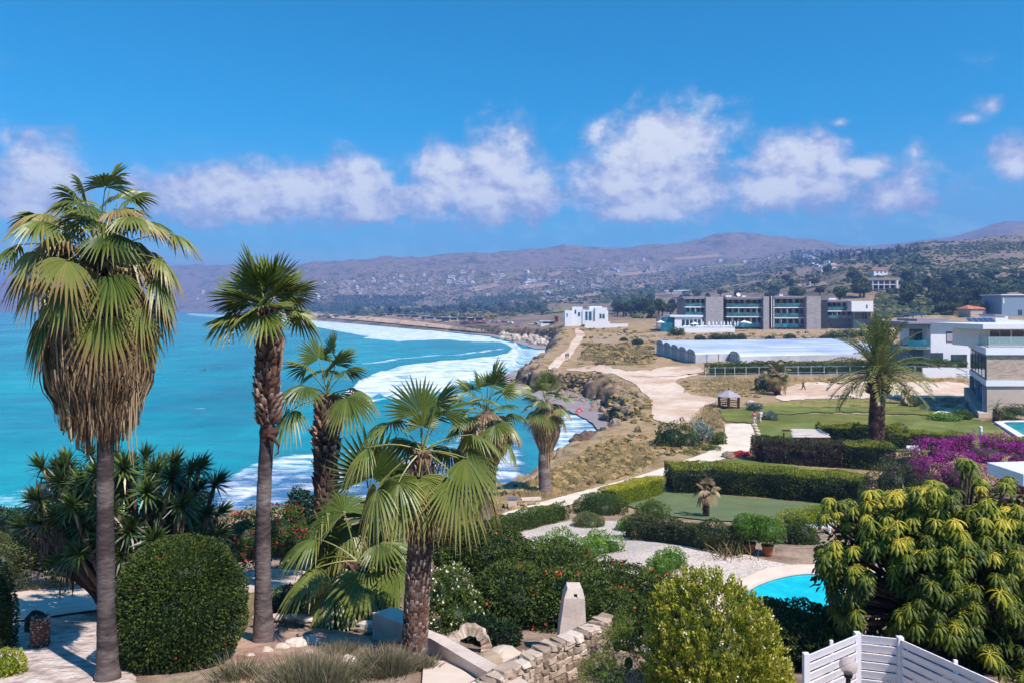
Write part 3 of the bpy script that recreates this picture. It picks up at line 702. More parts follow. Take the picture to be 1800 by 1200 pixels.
def bush(name, label, cat, blobs, n, L, mat, group=None, lump=.14, tint=(.15, .75), top=.25, spread=.9, fl=None, core=.8, wr=.5, stems=None, bottom=-.75, base=None, down=.1, freq=2.2, kindpart=None):
    """leafy bush: stems, a solid dark core added for inner shade, leaves, optional flowers. blobs are in world metres"""
    bl = [(np.array(c, float), np.array(r, float)) for c, r in blobs]
    if base is None:
        c0 = np.mean([c for c, _ in bl], 0); zb = min(c[2]-r[2]*.85 for c, r in bl); base = (c0[0], c0[1], zb)
    a = Acc()
    for k, (c, r) in enumerate(bl):
        nb = 14 if n > 1500 else 8
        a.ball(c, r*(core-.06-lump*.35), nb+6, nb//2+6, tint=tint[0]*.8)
    Pn, N = blob_pts(bl, n, lump, freq, bottom)
    zt = np.array([(c[2]-r[2], c[2]+r[2]) for c, r in bl]); z0, z1 = zt[:,0].min(), zt[:,1].max()
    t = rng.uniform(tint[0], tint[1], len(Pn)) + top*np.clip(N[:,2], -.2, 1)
    cl = fbm(Pn[:,0]*1.6/max(L*9, .5), Pn[:,1]*1.6/max(L*9, .5), Pn[:,2]*1.6/max(L*9, .5), 11, 3)
    t = np.clip(t + .35*cl, 0, 1)
    leaves(a, Pn, N, L, L*wr, t, spread, down)
    ms = [mat]
    has_parts = fl or stems
    if not has_parts:
        return tag(a.build(name, ms, loc=base), label, cat, group)
    o = thing(name, label, cat, base, group)
    a.build('foliage', ms, o)
    if fl:
        fn, fm, fs = fl
        b = Acc(); Pf, Nf = blob_pts(bl, fn, lump, freq, -.4, .03)
        Pf = Pf + Nf*L*.3
        for _ in range(3): leaves(b, Pf + rv(len(Pf))*fs*.35, Nf, fs, fs*.8, .5, .9, 0)
        b.build('blossom', fm, o)
    if stems:
        b = Acc()
        for _ in range(stems[0]):
            e = bl[rng.integers(len(bl))]; p1 = e[0] + rv(1)[0]*e[1]*.5
            p0 = np.array(base) + rng.normal(size=3)*np.array([stems[1]*2, stems[1]*2, 0])
            mid = (p0+p1)/2 + rng.normal(size=3)*.08*np.linalg.norm(p1-p0)
            b.tube([p0-[0,0,.1], p0*.6+mid*.4, mid, mid*.4+p1*.6, p1], np.array([1, .85, .7, .5, .3])*stems[1], 6)
        b.build('stem', M['bark'], o)
    return o

def gz(x, y): return float(gfast(np.array([x]), np.array([y]))[0])

def hedge(name, label, pxpts, h, w, n, L, mat, group=None, topt=.3, tint=(.12, .6), round_=.25, lump=.12, cat='hedge', stems=False, topmat=None, side=0):
    """clipped hedge along a line of ground points seen at those places of the photo (front foot of the hedge), w metres deep"""
    pts = G([p[0] for p in pxpts], [p[1] for p in pxpts])
    # densify
    seg = np.linalg.norm(np.diff(pts[:, :2], axis=0), axis=1); tot = seg.sum(); s = np.concatenate([[0], np.cumsum(seg)])
    def at(t):
        return np.stack([np.interp(t, s, pts[:, 0]), np.interp(t, s, pts[:, 1])], -1)
    def frame(t):
        e = 1e-2*tot; d = nrm(at(np.minimum(t+e, tot)) - at(np.maximum(t-e, 0))); nn = np.stack([-d[..., 1], d[..., 0]], -1)
        nn = np.where((nn[..., 1] < 0)[..., None], -nn, nn); return d, nn
    def pos(t, v, hh, ww):       # v along the cross-section: 0 front foot .. 1 back foot
        t = np.asarray(t, float); d, nn = frame(t); c = at(t) + nn*ww*.5 + nn*(w-ww)*.5
        per = 2*hh + ww; q = v*per
        zc = np.where(q < hh, q, np.where(q < hh+ww, hh, per-q)); oc = np.where(q < hh, -ww/2, np.where(q < hh+ww, q-hh-ww/2, ww/2))
        # rounding
        k = round_*min(hh, ww)
        dx = np.maximum(np.abs(oc) - (ww/2-k), 0); dz = np.maximum(zc-(hh-k), 0); rr = np.sqrt(dx*dx+dz*dz); f = np.where(rr > k, k/np.maximum(rr, 1e-6), 1)
        oc = np.sign(oc)*(np.minimum(np.abs(oc), ww/2-k) + dx*f); zc = np.minimum(zc, hh-k) + dz*f
        N = np.concatenate([nn*np.where(q < hh, -1, np.where(q < hh+ww, 0, 1))[:, None], np.where((q >= hh) & (q < hh+ww), 1., .1)[:, None]], 1)
        xy = c + nn*oc[:, None]
        g = gfast(xy[:, 0], xy[:, 1])
        return np.concatenate([xy, (g+zc)[:, None]], 1), nrm(N)
    a = Acc(); ks = max(6, int(tot/.6)); vs = np.linspace(0, 1, 11)
    T, Vv = np.meshgrid(np.linspace(.02*tot, .98*tot, ks), vs); p, N = pos(T.ravel(), Vv.ravel(), h*.92, w*.86)
    p = p - N*.08*(1+fbm(p[:,0]*1.5, p[:,1]*1.5, p[:,2]*1.5, 2, 3))[:, None]
    I = (np.arange(10)[:, None]*ks + np.arange(ks-1)[None, :]).ravel()
    a.add(p, np.stack([I, I+1, I+ks+1, I+ks], 1), tint=tint[0])
    for e in (0, ks-1):          # end caps
        ii = np.arange(11)*ks+e; a.add(p[ii], None, [(0, j, j+1) for j in range(1, 10)], tint=tint[0])
    t = rng.random(n)*tot; v = rng.random(n)
    p, N = pos(t, v, h, w)
    ne = int(n*.5*h/max(tot, .5)*w/max(h, .1)*.6)+20             # end faces
    te = np.where(rng.random(ne) < .5, 0, tot); d, nn = frame(te); c = at(te) + nn*(rng.random(ne)*w)[:, None]
    pe = np.concatenate([c, (gfast(c[:,0], c[:,1]) + h*rng.random(ne)**.9)[:, None]], 1)
    Ne = np.concatenate([d*np.where(te > 0, 1, -1)[:, None], np.full((ne, 1), .1)], 1)
    p = np.concatenate([p, pe]); N = np.concatenate([N, Ne])
    lo = fbm(p[:,0]*.9, p[:,1]*.9, p[:,2]*.9, 5, 4)
    p = p + N*(lump*1.6*lo - .18*rng.random(len(p))**3)[:, None]
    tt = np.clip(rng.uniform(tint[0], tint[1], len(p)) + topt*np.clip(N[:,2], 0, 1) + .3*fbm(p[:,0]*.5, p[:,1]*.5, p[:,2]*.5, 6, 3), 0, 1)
    leaves(a, p, N, L, L*.55, tt, .9, .0)
    mpt = at(np.array([tot/2]))[0]
    return tag(a.build(name, mat, loc=(mpt[0], mpt[1], gz(*mpt))), label, cat, group)

def egg(px, py, d, rx, ry, rd=None):
    """ellipsoid whose outline in the photo is about rx by ry pixels"""
    s = d/F; return (P(px, py, d), (rx*s, (rd or rx)*s, ry*s))

# ------------------------------------------------------------------ fan palms
def fan(acc, base, az, elev, pet, Rr, droop, tips=.0, tint=.35, dead=False, nseg=26, spread=118, curl=0.0, m=0, mp=None):
    """one fan leaf: a stalk and a pleated blade of narrow blades joined half way"""
    h = np.array([math.cos(az), math.sin(az), 0.])
    d0 = h*math.cos(elev) + np.array([0, 0, math.sin(elev)])
    pts = []; p = np.array(base, float); d = d0.copy(); k = 5
    for i in range(k+1):
        pts.append(p.copy()); d = nrm(d + np.array([0, 0, -.12*droop])); p = p + d*pet/k
    pts = np.array(pts); 
    acc.tube(pts, np.linspace(.022, .011, k+1)*(Rr/.9), 4, tint=tint*.6+.35, m=m, cap=False)
    hinge = pts[-1]; f = d.copy()
    f = nrm(f + np.array([0, 0, -.45*droop]))
    s = nrm(np.cross(f, np.array([0, 0, 1.]))) if abs(f[2]) < .97 else np.array([-math.sin(az), math.cos(az), 0])
    n = np.cross(s, f)
    tw = rng.normal()*.25; s, n = s*math.cos(tw)+n*math.sin(tw), n*math.cos(tw)-s*math.sin(tw)
    A = np.linspace(-R(spread), R(spread), nseg); da = A[1]-A[0]
    rs = np.array([.05, .30, .54, .78, 1.0]); hw = np.array([.05, .30, .54, .34, .015])*math.tan(da/2)*1.08
    g = np.array([0, 0, -1.])
    for a in A:
        Ls = Rr*(.78+.22*math.cos(a*.75))*rng.uniform(.92, 1.06)
        dr = math.cos(a)*f + math.sin(a)*s
        dr = nrm(dr + n*(-.16*abs(math.sin(a)) + curl*.2) + n*rng.normal()*.03)
        sd = nrm(np.cross(dr, n)); nn = np.cross(sd, dr)
        sg = droop*rng.uniform(.75, 1.25)
        mid = hinge + dr[None]*(rs*Ls)[:, None] + g[None]*(sg*.55*Ls*np.clip(rs-.32, 0, 1)**1.7*1.6)[:, None] + n[None]*(.05*Ls*(rs*(1-rs))*2)[:, None]
        l = mid - sd*(hw*Ls)[:, None] - nn*(hw*Ls*.55)[:, None]; r = mid + sd*(hw*Ls)[:, None] - nn*(hw*Ls*.55)[:, None]
        c = mid + nn*(hw*Ls*.4)[:, None]
        V = np.stack([l, c, r], 1).reshape(-1, 3)
        Q = []
        for i in range(4): Q += [(3*i, 3*i+1, 3*i+4, 3*i+3), (3*i+1, 3*i+2, 3*i+5, 3*i+4)]
        tt = np.repeat(tint + tips*np.array([-.02, 0, .04, .22, .6]) + rng.normal()*.04, 3)
        acc.add(V, Q, tint=np.clip(tt, 0, 1), m=m)

def trunk_tube(acc, pts, rads, tint0=.35, rings=0, k=14):
    pts = np.array(pts, float); n = max(8, int(np.linalg.norm(pts[-1]-pts[0])/.12))
    t = np.linspace(0, 1, len(pts)); ti = np.linspace(0, 1, n)
    c = np.stack([np.interp(ti, t, pts[:, i]) for i in range(3)], 1)
    c[:, 0] += .02*np.sin(ti*9); r = np.interp(ti, t, rads)*(1+.05*vn(ti*n*.7, 0, 0, 5))
    acc.tube(c, r, k, tint=np.clip(tint0 + .35*vn(ti*n*.45, 2.0, 0, 8), 0, 1))

def boots(acc, p0, p1, r0, r1, rows, per, size, out=.5, pale=.3):
    """old leaf bases in spiral rows round a trunk"""
    p0, p1 = np.array(p0, float), np.array(p1, float); ax = nrm(p1-p0)
    for j in range(rows):
        f = (j+.5)/rows; c = p0+(p1-p0)*f; r = r0+(r1-r0)*f
        for i in range(per):
            th = 2*math.pi*(i + .5*(j % 2))/per + rng.normal()*.1
            e = np.array([math.cos(th), math.sin(th), 0]); s = np.array([-math.sin(th), math.cos(th), 0])
            h = size*rng.uniform(.7, 1.2); w = 2*math.pi*r/per*.62*rng.uniform(.8, 1.1); o = out*size*rng.uniform(.5, 1.3)
            b = c+e*r*.85; dn = -ax*h*.55
            tip = c + e*(r+o) + ax*h*.55
            V = [b-s*w*.6+dn, b+s*w*.6+dn, b+s*w*.45+ax*h*.3, b-s*w*.45+ax*h*.3,
                 c+e*(r+o*.35)-s*w*.6+dn*.6, c+e*(r+o*.35)+s*w*.6+dn*.6, tip+s*w*.32, tip-s*w*.32]
            t = np.clip(rng.normal(.38, .15), .05, .7); tp = np.clip(t + pale*rng.random()*1.6, 0, 1)
            acc.add(V, [(4,5,6,7), (0,4,7,3), (5,1,2,6), (3,7,6,2), (1,5,4,0)], tint=[t, t, tp*.8, tp*.8, t, t, tp, tp])

def hang(acc, c, ztop, zbot, rfun, n, L, w, tint=(.2, .8), m=0, vert=False):
    """dead fronds hanging down round the trunk: many narrow strips"""
    for _ in range(n):
        z = ztop + (zbot-ztop)*rng.random()**.9; th = rng.random()*2*math.pi
        l = L*rng.uniform(.5, 1.3); zs = np.array([z, z-l*.35, z-l*.7, z-l])
        fr = (ztop-zs)/(ztop-zbot)
        rr = np.array([rfun(min(max(q, 0), 1.15)) for q in fr])*rng.uniform(.8, 1.05) + rng.normal()*.03
        if vert: rr = rr*.3+.7*rr[0]*np.array([1, 1, .98, .96])
        th_ = th + np.cumsum(rng.normal(size=4)*.05)
        p = np.stack([c[0]+rr*np.cos(th_), c[1]+rr*np.sin(th_), zs], 1)
        s = np.stack([-np.sin(th_), np.cos(th_), np.zeros(4)], 1)*np.array([w*.7, w, w*.7, w*.1])[:, None]*rng.uniform(.6, 1.5)
        e = np.stack([np.cos(th_), np.sin(th_), np.zeros(4)], 1)*rng.normal()*w*.8
        V = np.stack([p-s-e, p+s+e], 1).reshape(-1, 3); t = rng.uniform(*tint)
        acc.add(V, [(0,1,3,2), (2,3,5,4), (4,5,7,6)], tint=np.clip(t+np.array([-.1,-.1,0,0,.1,.1,.15,.15]), 0, 1), m=m)

def crown(acc, heart, n, Rr, pet, el=(-25, 85), droop=(.25, 1.0), tint=(.2, .45), tips=.25, az0=0., nseg=26, only=None, spread=118):
    for i in range(n):
        f = (i+.5)/n; az = az0 + i*2.39996 + rng.normal()*.15
        e = R(el[1] + (el[0]-el[1])*f**.85) + rng.normal()*.06
        dr = droop[0] + (droop[1]-droop[0])*f
        fan(acc, np.array(heart)+[0, 0, -.25*f*pet], az, e, pet*rng.uniform(.75, 1.1), Rr*rng.uniform(.85, 1.1), dr, tips*(.3+f), rng.uniform(*tint), nseg=nseg, spread=spread)

# --- 1 the tallest palm with a long skirt of dead fronds
b = G1(187, 1197); d = b[1]; s = d/F
o = thing('fan_palm', 'tallest fan palm, shaggy skirt of dead brown fronds below its crown', 'palm tree', b)
H = P(172, 440, d); a = Acc()
trunk_tube(a, [b-[0,0,.3], b+[0,0,.25], b+[.0,0,.9], P(187, 880, d), P(187, 740, d), P(178, 600, d), H], [29*s, 19.5*s, 15.5*s, 14*s, 14*s, 16*s, 20*s], .15)
a.build('trunk', M['trunk'], o, True)
a = Acc()
crown(a, H, 40, 62*s, 122*s, (-30, 84), (.6, 1.7), (.22, .58), .95, .6, 22, spread=92)
for i in range(22):
    fan(a, H-[0,0,.05], i*2.4+1.1, R(rng.uniform(15, 88)), 88*s*rng.uniform(.6, 1.15), 60*s*rng.uniform(.8, 1.15), 1.1, .9, rng.uniform(.25, .65), nseg=20, spread=88)
for i in range(22):
    fan(a, H-[0,0,.3+.7*rng.random()], i*2.4+.3, R(rng.uniform(-60, -10)), 84*s*rng.uniform(.7, 1.2), 62*s*rng.uniform(.8, 1.1), 1.7, .7, rng.uniform(.38, .8), nseg=18, spread=90)
for i in range(34):
    fan(a, H-[0,0,.1+.7*rng.random()], rng.random()*6.28, R(rng.uniform(-45, 40)), 70*s*rng.uniform(.6, 1.3), 46*s*rng.uniform(.7, 1.2), 2.0, .2, rng.uniform(.78, 1.0), nseg=12, spread=60)
a.build('crown', M['palm'], o)
a = Acc(); c0 = P(176, 560, d)
prof = lambda q: (np.interp(q, [0, .1, .3, .6, .78, .92, 1, 1.15], [50, 72, 80, 82, 80, 70, 52, 30]))*s
zt, zb = P(0, 520, d)[2], P(0, 738, d)[2]
zs = np.linspace(0, 1, 12); a.tube([(c0[0]+.05*q, c0[1], zt+(zb-zt)*q) for q in zs], [prof(q)*(.8-.25*q) for q in zs], 18, tint=.25)
hang(a, c0, zt+.1, zb+.5, prof, 3600, .7, .010, (.05, .95), 0, True); hang(a, c0, zt-.7, zb+.45, prof, 1700, .6, .009, (.0, .8), 0, True); hang(a, c0, zb+.9, zb+.1, lambda q: (60-30*q)*s, 700, .6, .01, (.0, .8), 0, True)
for i in range(26):   # old stalks and stubs showing through the crown
    th = rng.random()*6.28; e = np.array([math.cos(th), math.sin(th), 0]); p = H + e*.12 - [0, 0, .1+.6*rng.random()]
    a.tube([p, p+e*.25+[0,0,.18], p+e*.5+[0,0,.05], p+e*.62-[0,0,.45]], [.022, .018, .014, .006], 5, tint=rng.uniform(.6, 1))
for (px, py, l) in ((237, 640, 1.4), (232, 700, 1.2), (243, 610, 1.1), (240, 720, .8), (228, 745, .7)):
    p = P(px, py, d-.25); a.tube([p+[0,0,.3], p, p-[.02,0,l*.5], p-[-.03,0,l]], [.012, .016, .012, .004], 5, tint=.8)
a.build('skirt', M['thatch'], o)

# --- 2 the slender tall palm: smooth below, boots above
b = G1(462, 1130); d = b[1]; s = d/F
o = thing('fan_palm', 'slender tall fan palm with smooth grey lower trunk and upright green crown', 'palm tree', b)
H = P(466, 545, d); a = Acc()
trunk_tube(a, [b-[0,0,.3], b+[0,0,.1], b+[0,0,.8], P(464, 900, d), P(471, 745, d), P(474, 560, d), H], [25*s, 20*s, 15*s, 12.5*s, 12*s, 15*s, 10*s], .34)
a.build('trunk', M['trunk'], o, True)
a = Acc(); boots(a, P(472, 742, d), P(470, 690, d), 15*s, 19*s, 6, 9, .16, .75, .9); boots(a, P(470, 690, d), P(474, 540, d), 18*s, 14*s, 17, 8, .17, .6, .35)
a.tube([P(472, 765, d-.2), P(480, 768, d-.25), P(490, 782, d-.25), P(489, 795, d-.22), P(483, 800, d-.2)], [.05, .045, .03, .02, .008], 6, tint=.2)
a.ball(P(472, 758, d), (16*s, 16*s, 18*s), 10, 8, tint=.15, lump=.3)
p = P(497, 600, d-.2); a.tube([P(484, 560, d-.3), P(490, 585, d-.3), p, P(494, 650, d-.25)], [.02, .05, .05, .01], 6, tint=.75)
a.build('leaf_bases', M['boot'], o)
a = Acc(); crown(a, H, 15, 68*s, 52*s, (18, 84), (.0, .35), (.3, .5), .3, 1.2, 32, spread=116)
for k in range(4): fan(a, H-[0,0,.05], k*1.57+.3, R(8), 56*s, 54*s, .7, .4, .45, nseg=22)
for (px, l) in ((449, 1.2), (459, .9), (488, .8)):
    p = P(px, 560, d-.1); a.tube([H-[0,0,.15], p+[0,0,.1], p-[.03,0,l*.6], p-[0,0,l]], [.01, .01, .008, .003], 4, tint=.1)
a.build('crown', M['palm'], o)

# --- 3 palm with thick shaggy trunk against the sea
d = 23.; b = on(574, d); s = d/F
o = thing('fan_palm', 'stout fan palm with shaggy trunk and open green crown against the turquoise bay', 'palm tree', b)
H = P(575, 690, d); a = Acc(); trunk_tube(a, [b-[0,0,.3], P(574, 900, d), P(573, 800, d), P(576, 700, d)], [19*s, 17*s, 17*s, 15*s], .3); a.build('trunk', M['trunk'], o, True)
a = Acc(); boots(a, P(573, 905, d), P(573, 790, d), 17*s, 17*s, 12, 8, .26, .5, .2); boots(a, P(573, 790, d), P(573, 755, d), 18*s, 20*s, 4, 9, .24, .7, .9); boots(a, P(574, 755, d), P(576, 695, d), 19*s, 15*s, 7, 8, .26, .55, .3)
a.build('leaf_bases', M['boot'], o)
a = Acc(); crown(a, H+[0,0,.1], 13, 54*s, 66*s, (12, 84), (.2, 1.2), (.3, .55), .45, .3, 26, spread=100)
a.build('crown', M['palm'], o)

# --- 4 the near palm in the middle
b = G1(728, 1160); d = b[1]; s = d/F
o = thing('fan_palm', 'middle fan palm, nearest one, trunk patterned with scars and broad drooping fans', 'palm tree', b)
H = P(742, 792, d); a = Acc(); trunk_tube(a, [b-[0,0,.3], b+[0,0,.3], P(737, 1000, d), P(741, 890, d), H], [27*s, 22*s, 20*s, 20*s, 5*s], .25, k=18); a.build('trunk', M['trunk'], o, True)
a = Acc(); boots(a, b+[0,0,.1], P(741, 900, d), 21*s, 20*s, 44, 11, .115, .2, .4); boots(a, P(741, 900, d), P(742, 792, d), 19*s, 9*s, 13, 9, .17, .5, .4)
a.build('leaf_bases', M['boot'], o)
a = Acc()
# the large fans the photo shows one by one: (heading x, heading y), rise, stalk, blade, droop
for (hx, hy, el, pt, rr, dr, tp, ti) in [(-.15, .6, 68, 95, 110, .15, .12, .27), (.55, .5, 60, 105, 100, .35, .15, .3), (.35, -.2, 72, 120, 95, .45, .2, .3), (-.6, .4, 48, 120, 98, 1.0, .25, .36), (-.8, -.2, 30, 135, 90, 1.2, .3, .42),
        (-1, .3, 22, 150, 92, 1.15, .3, .36), (.8, .2, 34, 130, 100, .95, .3, .38), (1, -.2, 8, 110, 112, .7, .22, .45), (.9, -.5, -12, 120, 118, .95, .5, .42), (1, .4, 2, 150, 108, 1.2, .55, .42),
        (-.05, -1, -38, 70, 122, .75, .18, .46), (-.55, -.7, -18, 100, 105, 1.2, .35, .42), (-1, -.35, -14, 140, 104, 1.35, .4, .45), (-.9, .5, -10, 120, 100, 1.4, .35, .4), (.45, -.8, -30, 90, 100, 1.3, .5, .5),
        (.5, .9, 15, 120, 100, 1.0, .3, .35), (-.3, .9, 20, 120, 100, .9, .3, .32), (.15, -.5, 84, 60, 60, .1, .1, .4), (.7, .7, -25, 110, 95, 1.4, .6, .55)]:
    fan(a, H, math.atan2(hy, hx), R(el), pt*.72*s, rr*.72*s, dr, tp*1.4, ti+.04, nseg=30, spread=102)
a.build('crown', M['palm'], o)
a = Acc(); hang(a, H-[0,0,.2], H[2]-.15, H[2]-1.0, lambda q: (22+8*q)*s, 60, .8, .02, (.2, .9)); a.build('dead_fronds', M['thatch'], o)

# --- 5 young palm below it on the left, and one behind it
d = 18.6; b = on(622, d); s = d/F
o = thing('fan_palm', 'young bushy fan palm with low wide fans, growing left of the scarred trunk', 'palm tree', b)
a = Acc(); H = P(628, 985, d); trunk_tube(a, [b-[0,0,.2], P(625, 1040, d), H], [18*s, 17*s, 14*s], .15); boots(a, b, H, 18*s, 15*s, 10, 8, .2, .6, .1); a.build('trunk', M['boot'], o)
a = Acc()
for (hx, hy, el, pt, rr, dr, tp, ti) in [(-1, -.3, 10, 70, 85, .7, .25, .5), (-.6, -.8, -12, 60, 92, .8, .2, .52), (.5, -.8, 5, 50, 92, .8, .2, .5), (-.9, .2, 40, 85, 75, .9, .2, .4), (-.2, -.9, -38, 60, 92, .7, .25, .52), (-1, -.6, -28, 90, 85, .9, .3, .48), (.9, -.3, 12, 80, 80, .9, .3, .45),
        (.1, -.9, -55, 60, 95, .6, .3, .45), (-.5, -.6, -48, 80, 85, .8, .35, .42), (.8, -.7, -25, 70, 85, .9, .3, .42), (.2, .8, 55, 80, 80, .6, .2, .35), (-.4, .5, 62, 90, 75, .6, .2, .38), (.8, .5, 35, 90, 75, 1, .3, .35), (-1, .6, 12, 100, 78, 1.1, .3, .35), (.6, -.3, 50, 60, 70, .8, .2, .4), (.4, -.95, -35, 75, 88, .8, .3, .4), (-.9, -.1, -40, 95, 80, 1., .35, .36)]:
    fan(a, H, math.atan2(hy, hx), R(el), pt*s, rr*s, dr, tp, ti, nseg=30, spread=112)
a.build('crown', M['palm'], o)
d = 20.5; b = on(655, d); s = d/F
o = thing('fan_palm', 'half hidden fan palm behind the scarred trunk with hanging yellowing fans', 'palm tree', b)
a = Acc(); H = P(650, 880, d); trunk_tube(a, [b-[0,0,.2], P(650, 960, d), H], [16*s, 15*s, 12*s], .15); boots(a, b, H, 15*s, 13*s, 14, 8, .22, .6, .1); a.build('trunk', M['boot'], o)
a = Acc()
for (hx, hy, el, pt, rr, dr, tp, ti) in [(-.8, -.5, 25, 80, 84, 1.3, .5, .46), (-.9, .2, 15, 70, 80, 1.4, .5, .46), (.1, .5, 80, 40, 95, .0, .1, .22), (.3, .2, 70, 45, 80, .2, .1, .28), (-.4, -.7, -5, 60, 80, 1.4, .6, .5), (-1, -.2, -8, 90, 80, 1.5, .6, .5), (.8, -.4, 20, 70, 78, 1.1, .4, .4), (.6, .6, 40, 60, 78, .7, .3, .35), (-.3, .9, 45, 60, 78, .7, .3, .35), (.4, -.9, -25, 70, 75, 1.3, .5, .45), (-.6, -.8, -40, 60, 76, 1.3, .6, .5)]:
    fan(a, H, math.atan2(hy, hx), R(el), pt*s, rr*s, dr, tp, ti, nseg=28, spread=110)
a.build('crown', M['palm'], o)

# --- 6 skirted palms by the path and behind
for (px, d, hy, lab, rr, zb_, seed) in ((853, 34., 722, 'fan palm with brown hanging skirt, rising behind the nearest palm crown', 76, 826, 1), (958, 57.5, 706, 'lone fan palm with straw coloured skirt beside the stone bench', 44, 800, 2)):
    b = on(px, d); s = d/F; o = thing('fan_palm', lab, 'palm tree', b)
    H = P(px+2, hy, d); a = Acc(); trunk_tube(a, [b-[0,0,.3], b+[0,0,.5], P(px-2, 810, d), H], [15*s, 11*s, 10*s, 8*s], .6); a.build('trunk', M['trunk'], o, True)
    a = Acc(); crown(a, H, 26, rr*.55*s, rr*.72*s, (-36, 84), (.1, .9), (.32, .6), .6, .5*seed, 20, spread=92); a.build('crown', M['palm'], o)
    a = Acc(); prof = lambda q: np.interp(q, [0, .3, .6, 1, 1.15], [12, 25, 26, 10, 9])*s*(rr/46)
    z0, z1 = H[2]-.1, P(0, zb_, d)[2]; a.tube([(H[0], H[1], z0+(z1-z0)*q) for q in np.linspace(0, 1, 9)], [prof(q)*.8 for q in np.linspace(0, 1, 9)], 14, tint=.45)
    hang(a, H, z0, z1+.3, prof, 900, 1.1, .03, (.55, 1)); a.build('skirt', M['thatch'], o)

# --- 7 the tall date palm in the garden
def frond(acc, base, az, elev, L, droop, tint, nl=34, lw=.035, ll=.42, k=14):
    h = np.array([math.cos(az), math.sin(az), 0.]); d = h*math.cos(elev)+np.array([0, 0, math.sin(elev)]); p = np.array(base, float); pts = []; dr = []
    for i in range(k+1):
        pts.append(p.copy()); dr.append(d.copy()); d = nrm(d+np.array([0, 0, -droop/k*(.5+i/k)])); p = p+d*L/k
    pts, dr = np.array(pts), np.array(dr); acc.tube(pts, np.linspace(.05, .012, k+1)*L/3.5, 4, tint=.55, cap=False)
    u = np.linspace(.1, .99, nl)*k; i0 = np.minimum(u.astype(int), k-1); f = (u-i0)[:, None]
    c = pts[i0]*(1-f)+pts[i0+1]*f; t = dr[i0]; sd = nrm(np.cross(t, [0, 0, 1.]+0*t)); up = np.cross(sd, t)
    l = ll*L/3.5*np.sin(np.clip(u/k, .05, .97)*math.pi*.92+.12)**.6
    for sg in (-1, 1):
        dd = nrm(t*.75 + sg*sd*.85 + up*rng.uniform(.1, .55, (nl, 1)) + rng.normal(size=(nl, 3))*.1)
        w = nrm(np.cross(dd, up))*lw*L/3.5
        tip = c+dd*l[:, None]-np.array([0, 0, 1.])*(l*.22)[:, None]; md = c+dd*l[:, None]*.5
        V = np.stack([c-w*.5, md-w, tip, md+w], 1).reshape(-1, 3)
        acc.add(V, np.arange(nl)[:, None]*4+np.arange(4), tint=np.repeat(np.clip(tint+rng.normal(size=nl)*.06, 0, 1), 4))
d = 73.5; b = on(1541, d); s = d/F
o = thing('date_palm', 'big date palm with arching feathery fronds, standing among the clipped garden hedges', 'palm tree', b)
H = P(1545, 655, d); a = Acc(); trunk_tube(a, [b-[0,0,.3], b+[0,0,.5], P(1539, 740, d), P(1543, 690, d), H], [14.5*s, 12.5*s, 11.5*s, 12*s, 11*s], .15, k=16)
boots(a, b, P(1543, 680, d), 12*s, 11.3*s, 34, 12, .3, .22, .15); boots(a, P(1543, 690, d), P(1545, 655, d), 16*s, 13*s, 7, 12, .55, .8, .2); a.build('trunk', M['boot'], o)
a = Acc()
for i in range(64):
    f = i/64; frond(a, H+[0,0,.3-.6*f], i*2.39996, R(88-96*f**1.15)+rng.normal()*.08, (90+16*rng.random())*s*(.95 if f < .1 else 1), .65+.8*f, .36+.26*f+.06*rng.normal(), nl=36, lw=.035, ll=.6)
a.build('crown', M['palm'], o)
a = Acc()
for i in range(16):
    az = i*2.4; e = np.array([math.cos(az), math.sin(az), 0]); p = H-[0,0,.2]
    a.tube([p, p+e*.7+[0,0,.3], p+e*1.15-[0,0,.1], p+e*1.3-[0,0,.8]], [.05, .05, .09, .02], 5, tint=rng.uniform(.6, 1))
a.build('fruit_stalks', M['thatch'], o)

# --- 8 small palms in the middle distance
def small_palm(px, py, h_px, r_px, label, tint, kind='fan', n=16, dead=False, d=None):
    b = G1(px, py) if d is None else on(px, d); d = b[1]; s = d/F; o = thing('small_palm', label, 'palm tree', b); H = b+[0, 0, h_px*s]
    a = Acc(); trunk_tube(a, [b-[0,0,.2], (b+H)/2, H], [5*s, 4.5*s, 4*s], .25); boots(a, b, H, 5*s, 4.5*s, 10, 7, 4.5*s, .4, .2); a.build('trunk', M['boot'], o)
    a = Acc()
    if kind == 'fan': crown(a, H, n, r_px*.55*s, r_px*.55*s, (-35 if not dead else -5, 80), (.3, 1.2), tint, .5, px*.1, 14, spread=85)
    else:
        for i in range(n): frond(a, H, i*2.4, R(80-110*i/n), r_px*1.15*s, 1.5, rng.uniform(*tint), nl=20, lw=.06, ll=.6, k=8)
    a.build('crown', M['thatch' if dead else 'palm'], o); return o
small_palm(1241, 908, 46, 27, 'half dead small palm with grey fronds beside the turf pitch', (.35, .9), 'fan', 11, True)
small_palm(1752, 742, 24, 17, 'small bright green palm below the stone clad house', (.4, .55), 'date', 14)
o = small_palm(1366, 694, 36, 26, 'ragged palm with dry hanging fronds leaning over the round bush at the dirt lot', (.55, .95), 'fan', 26)

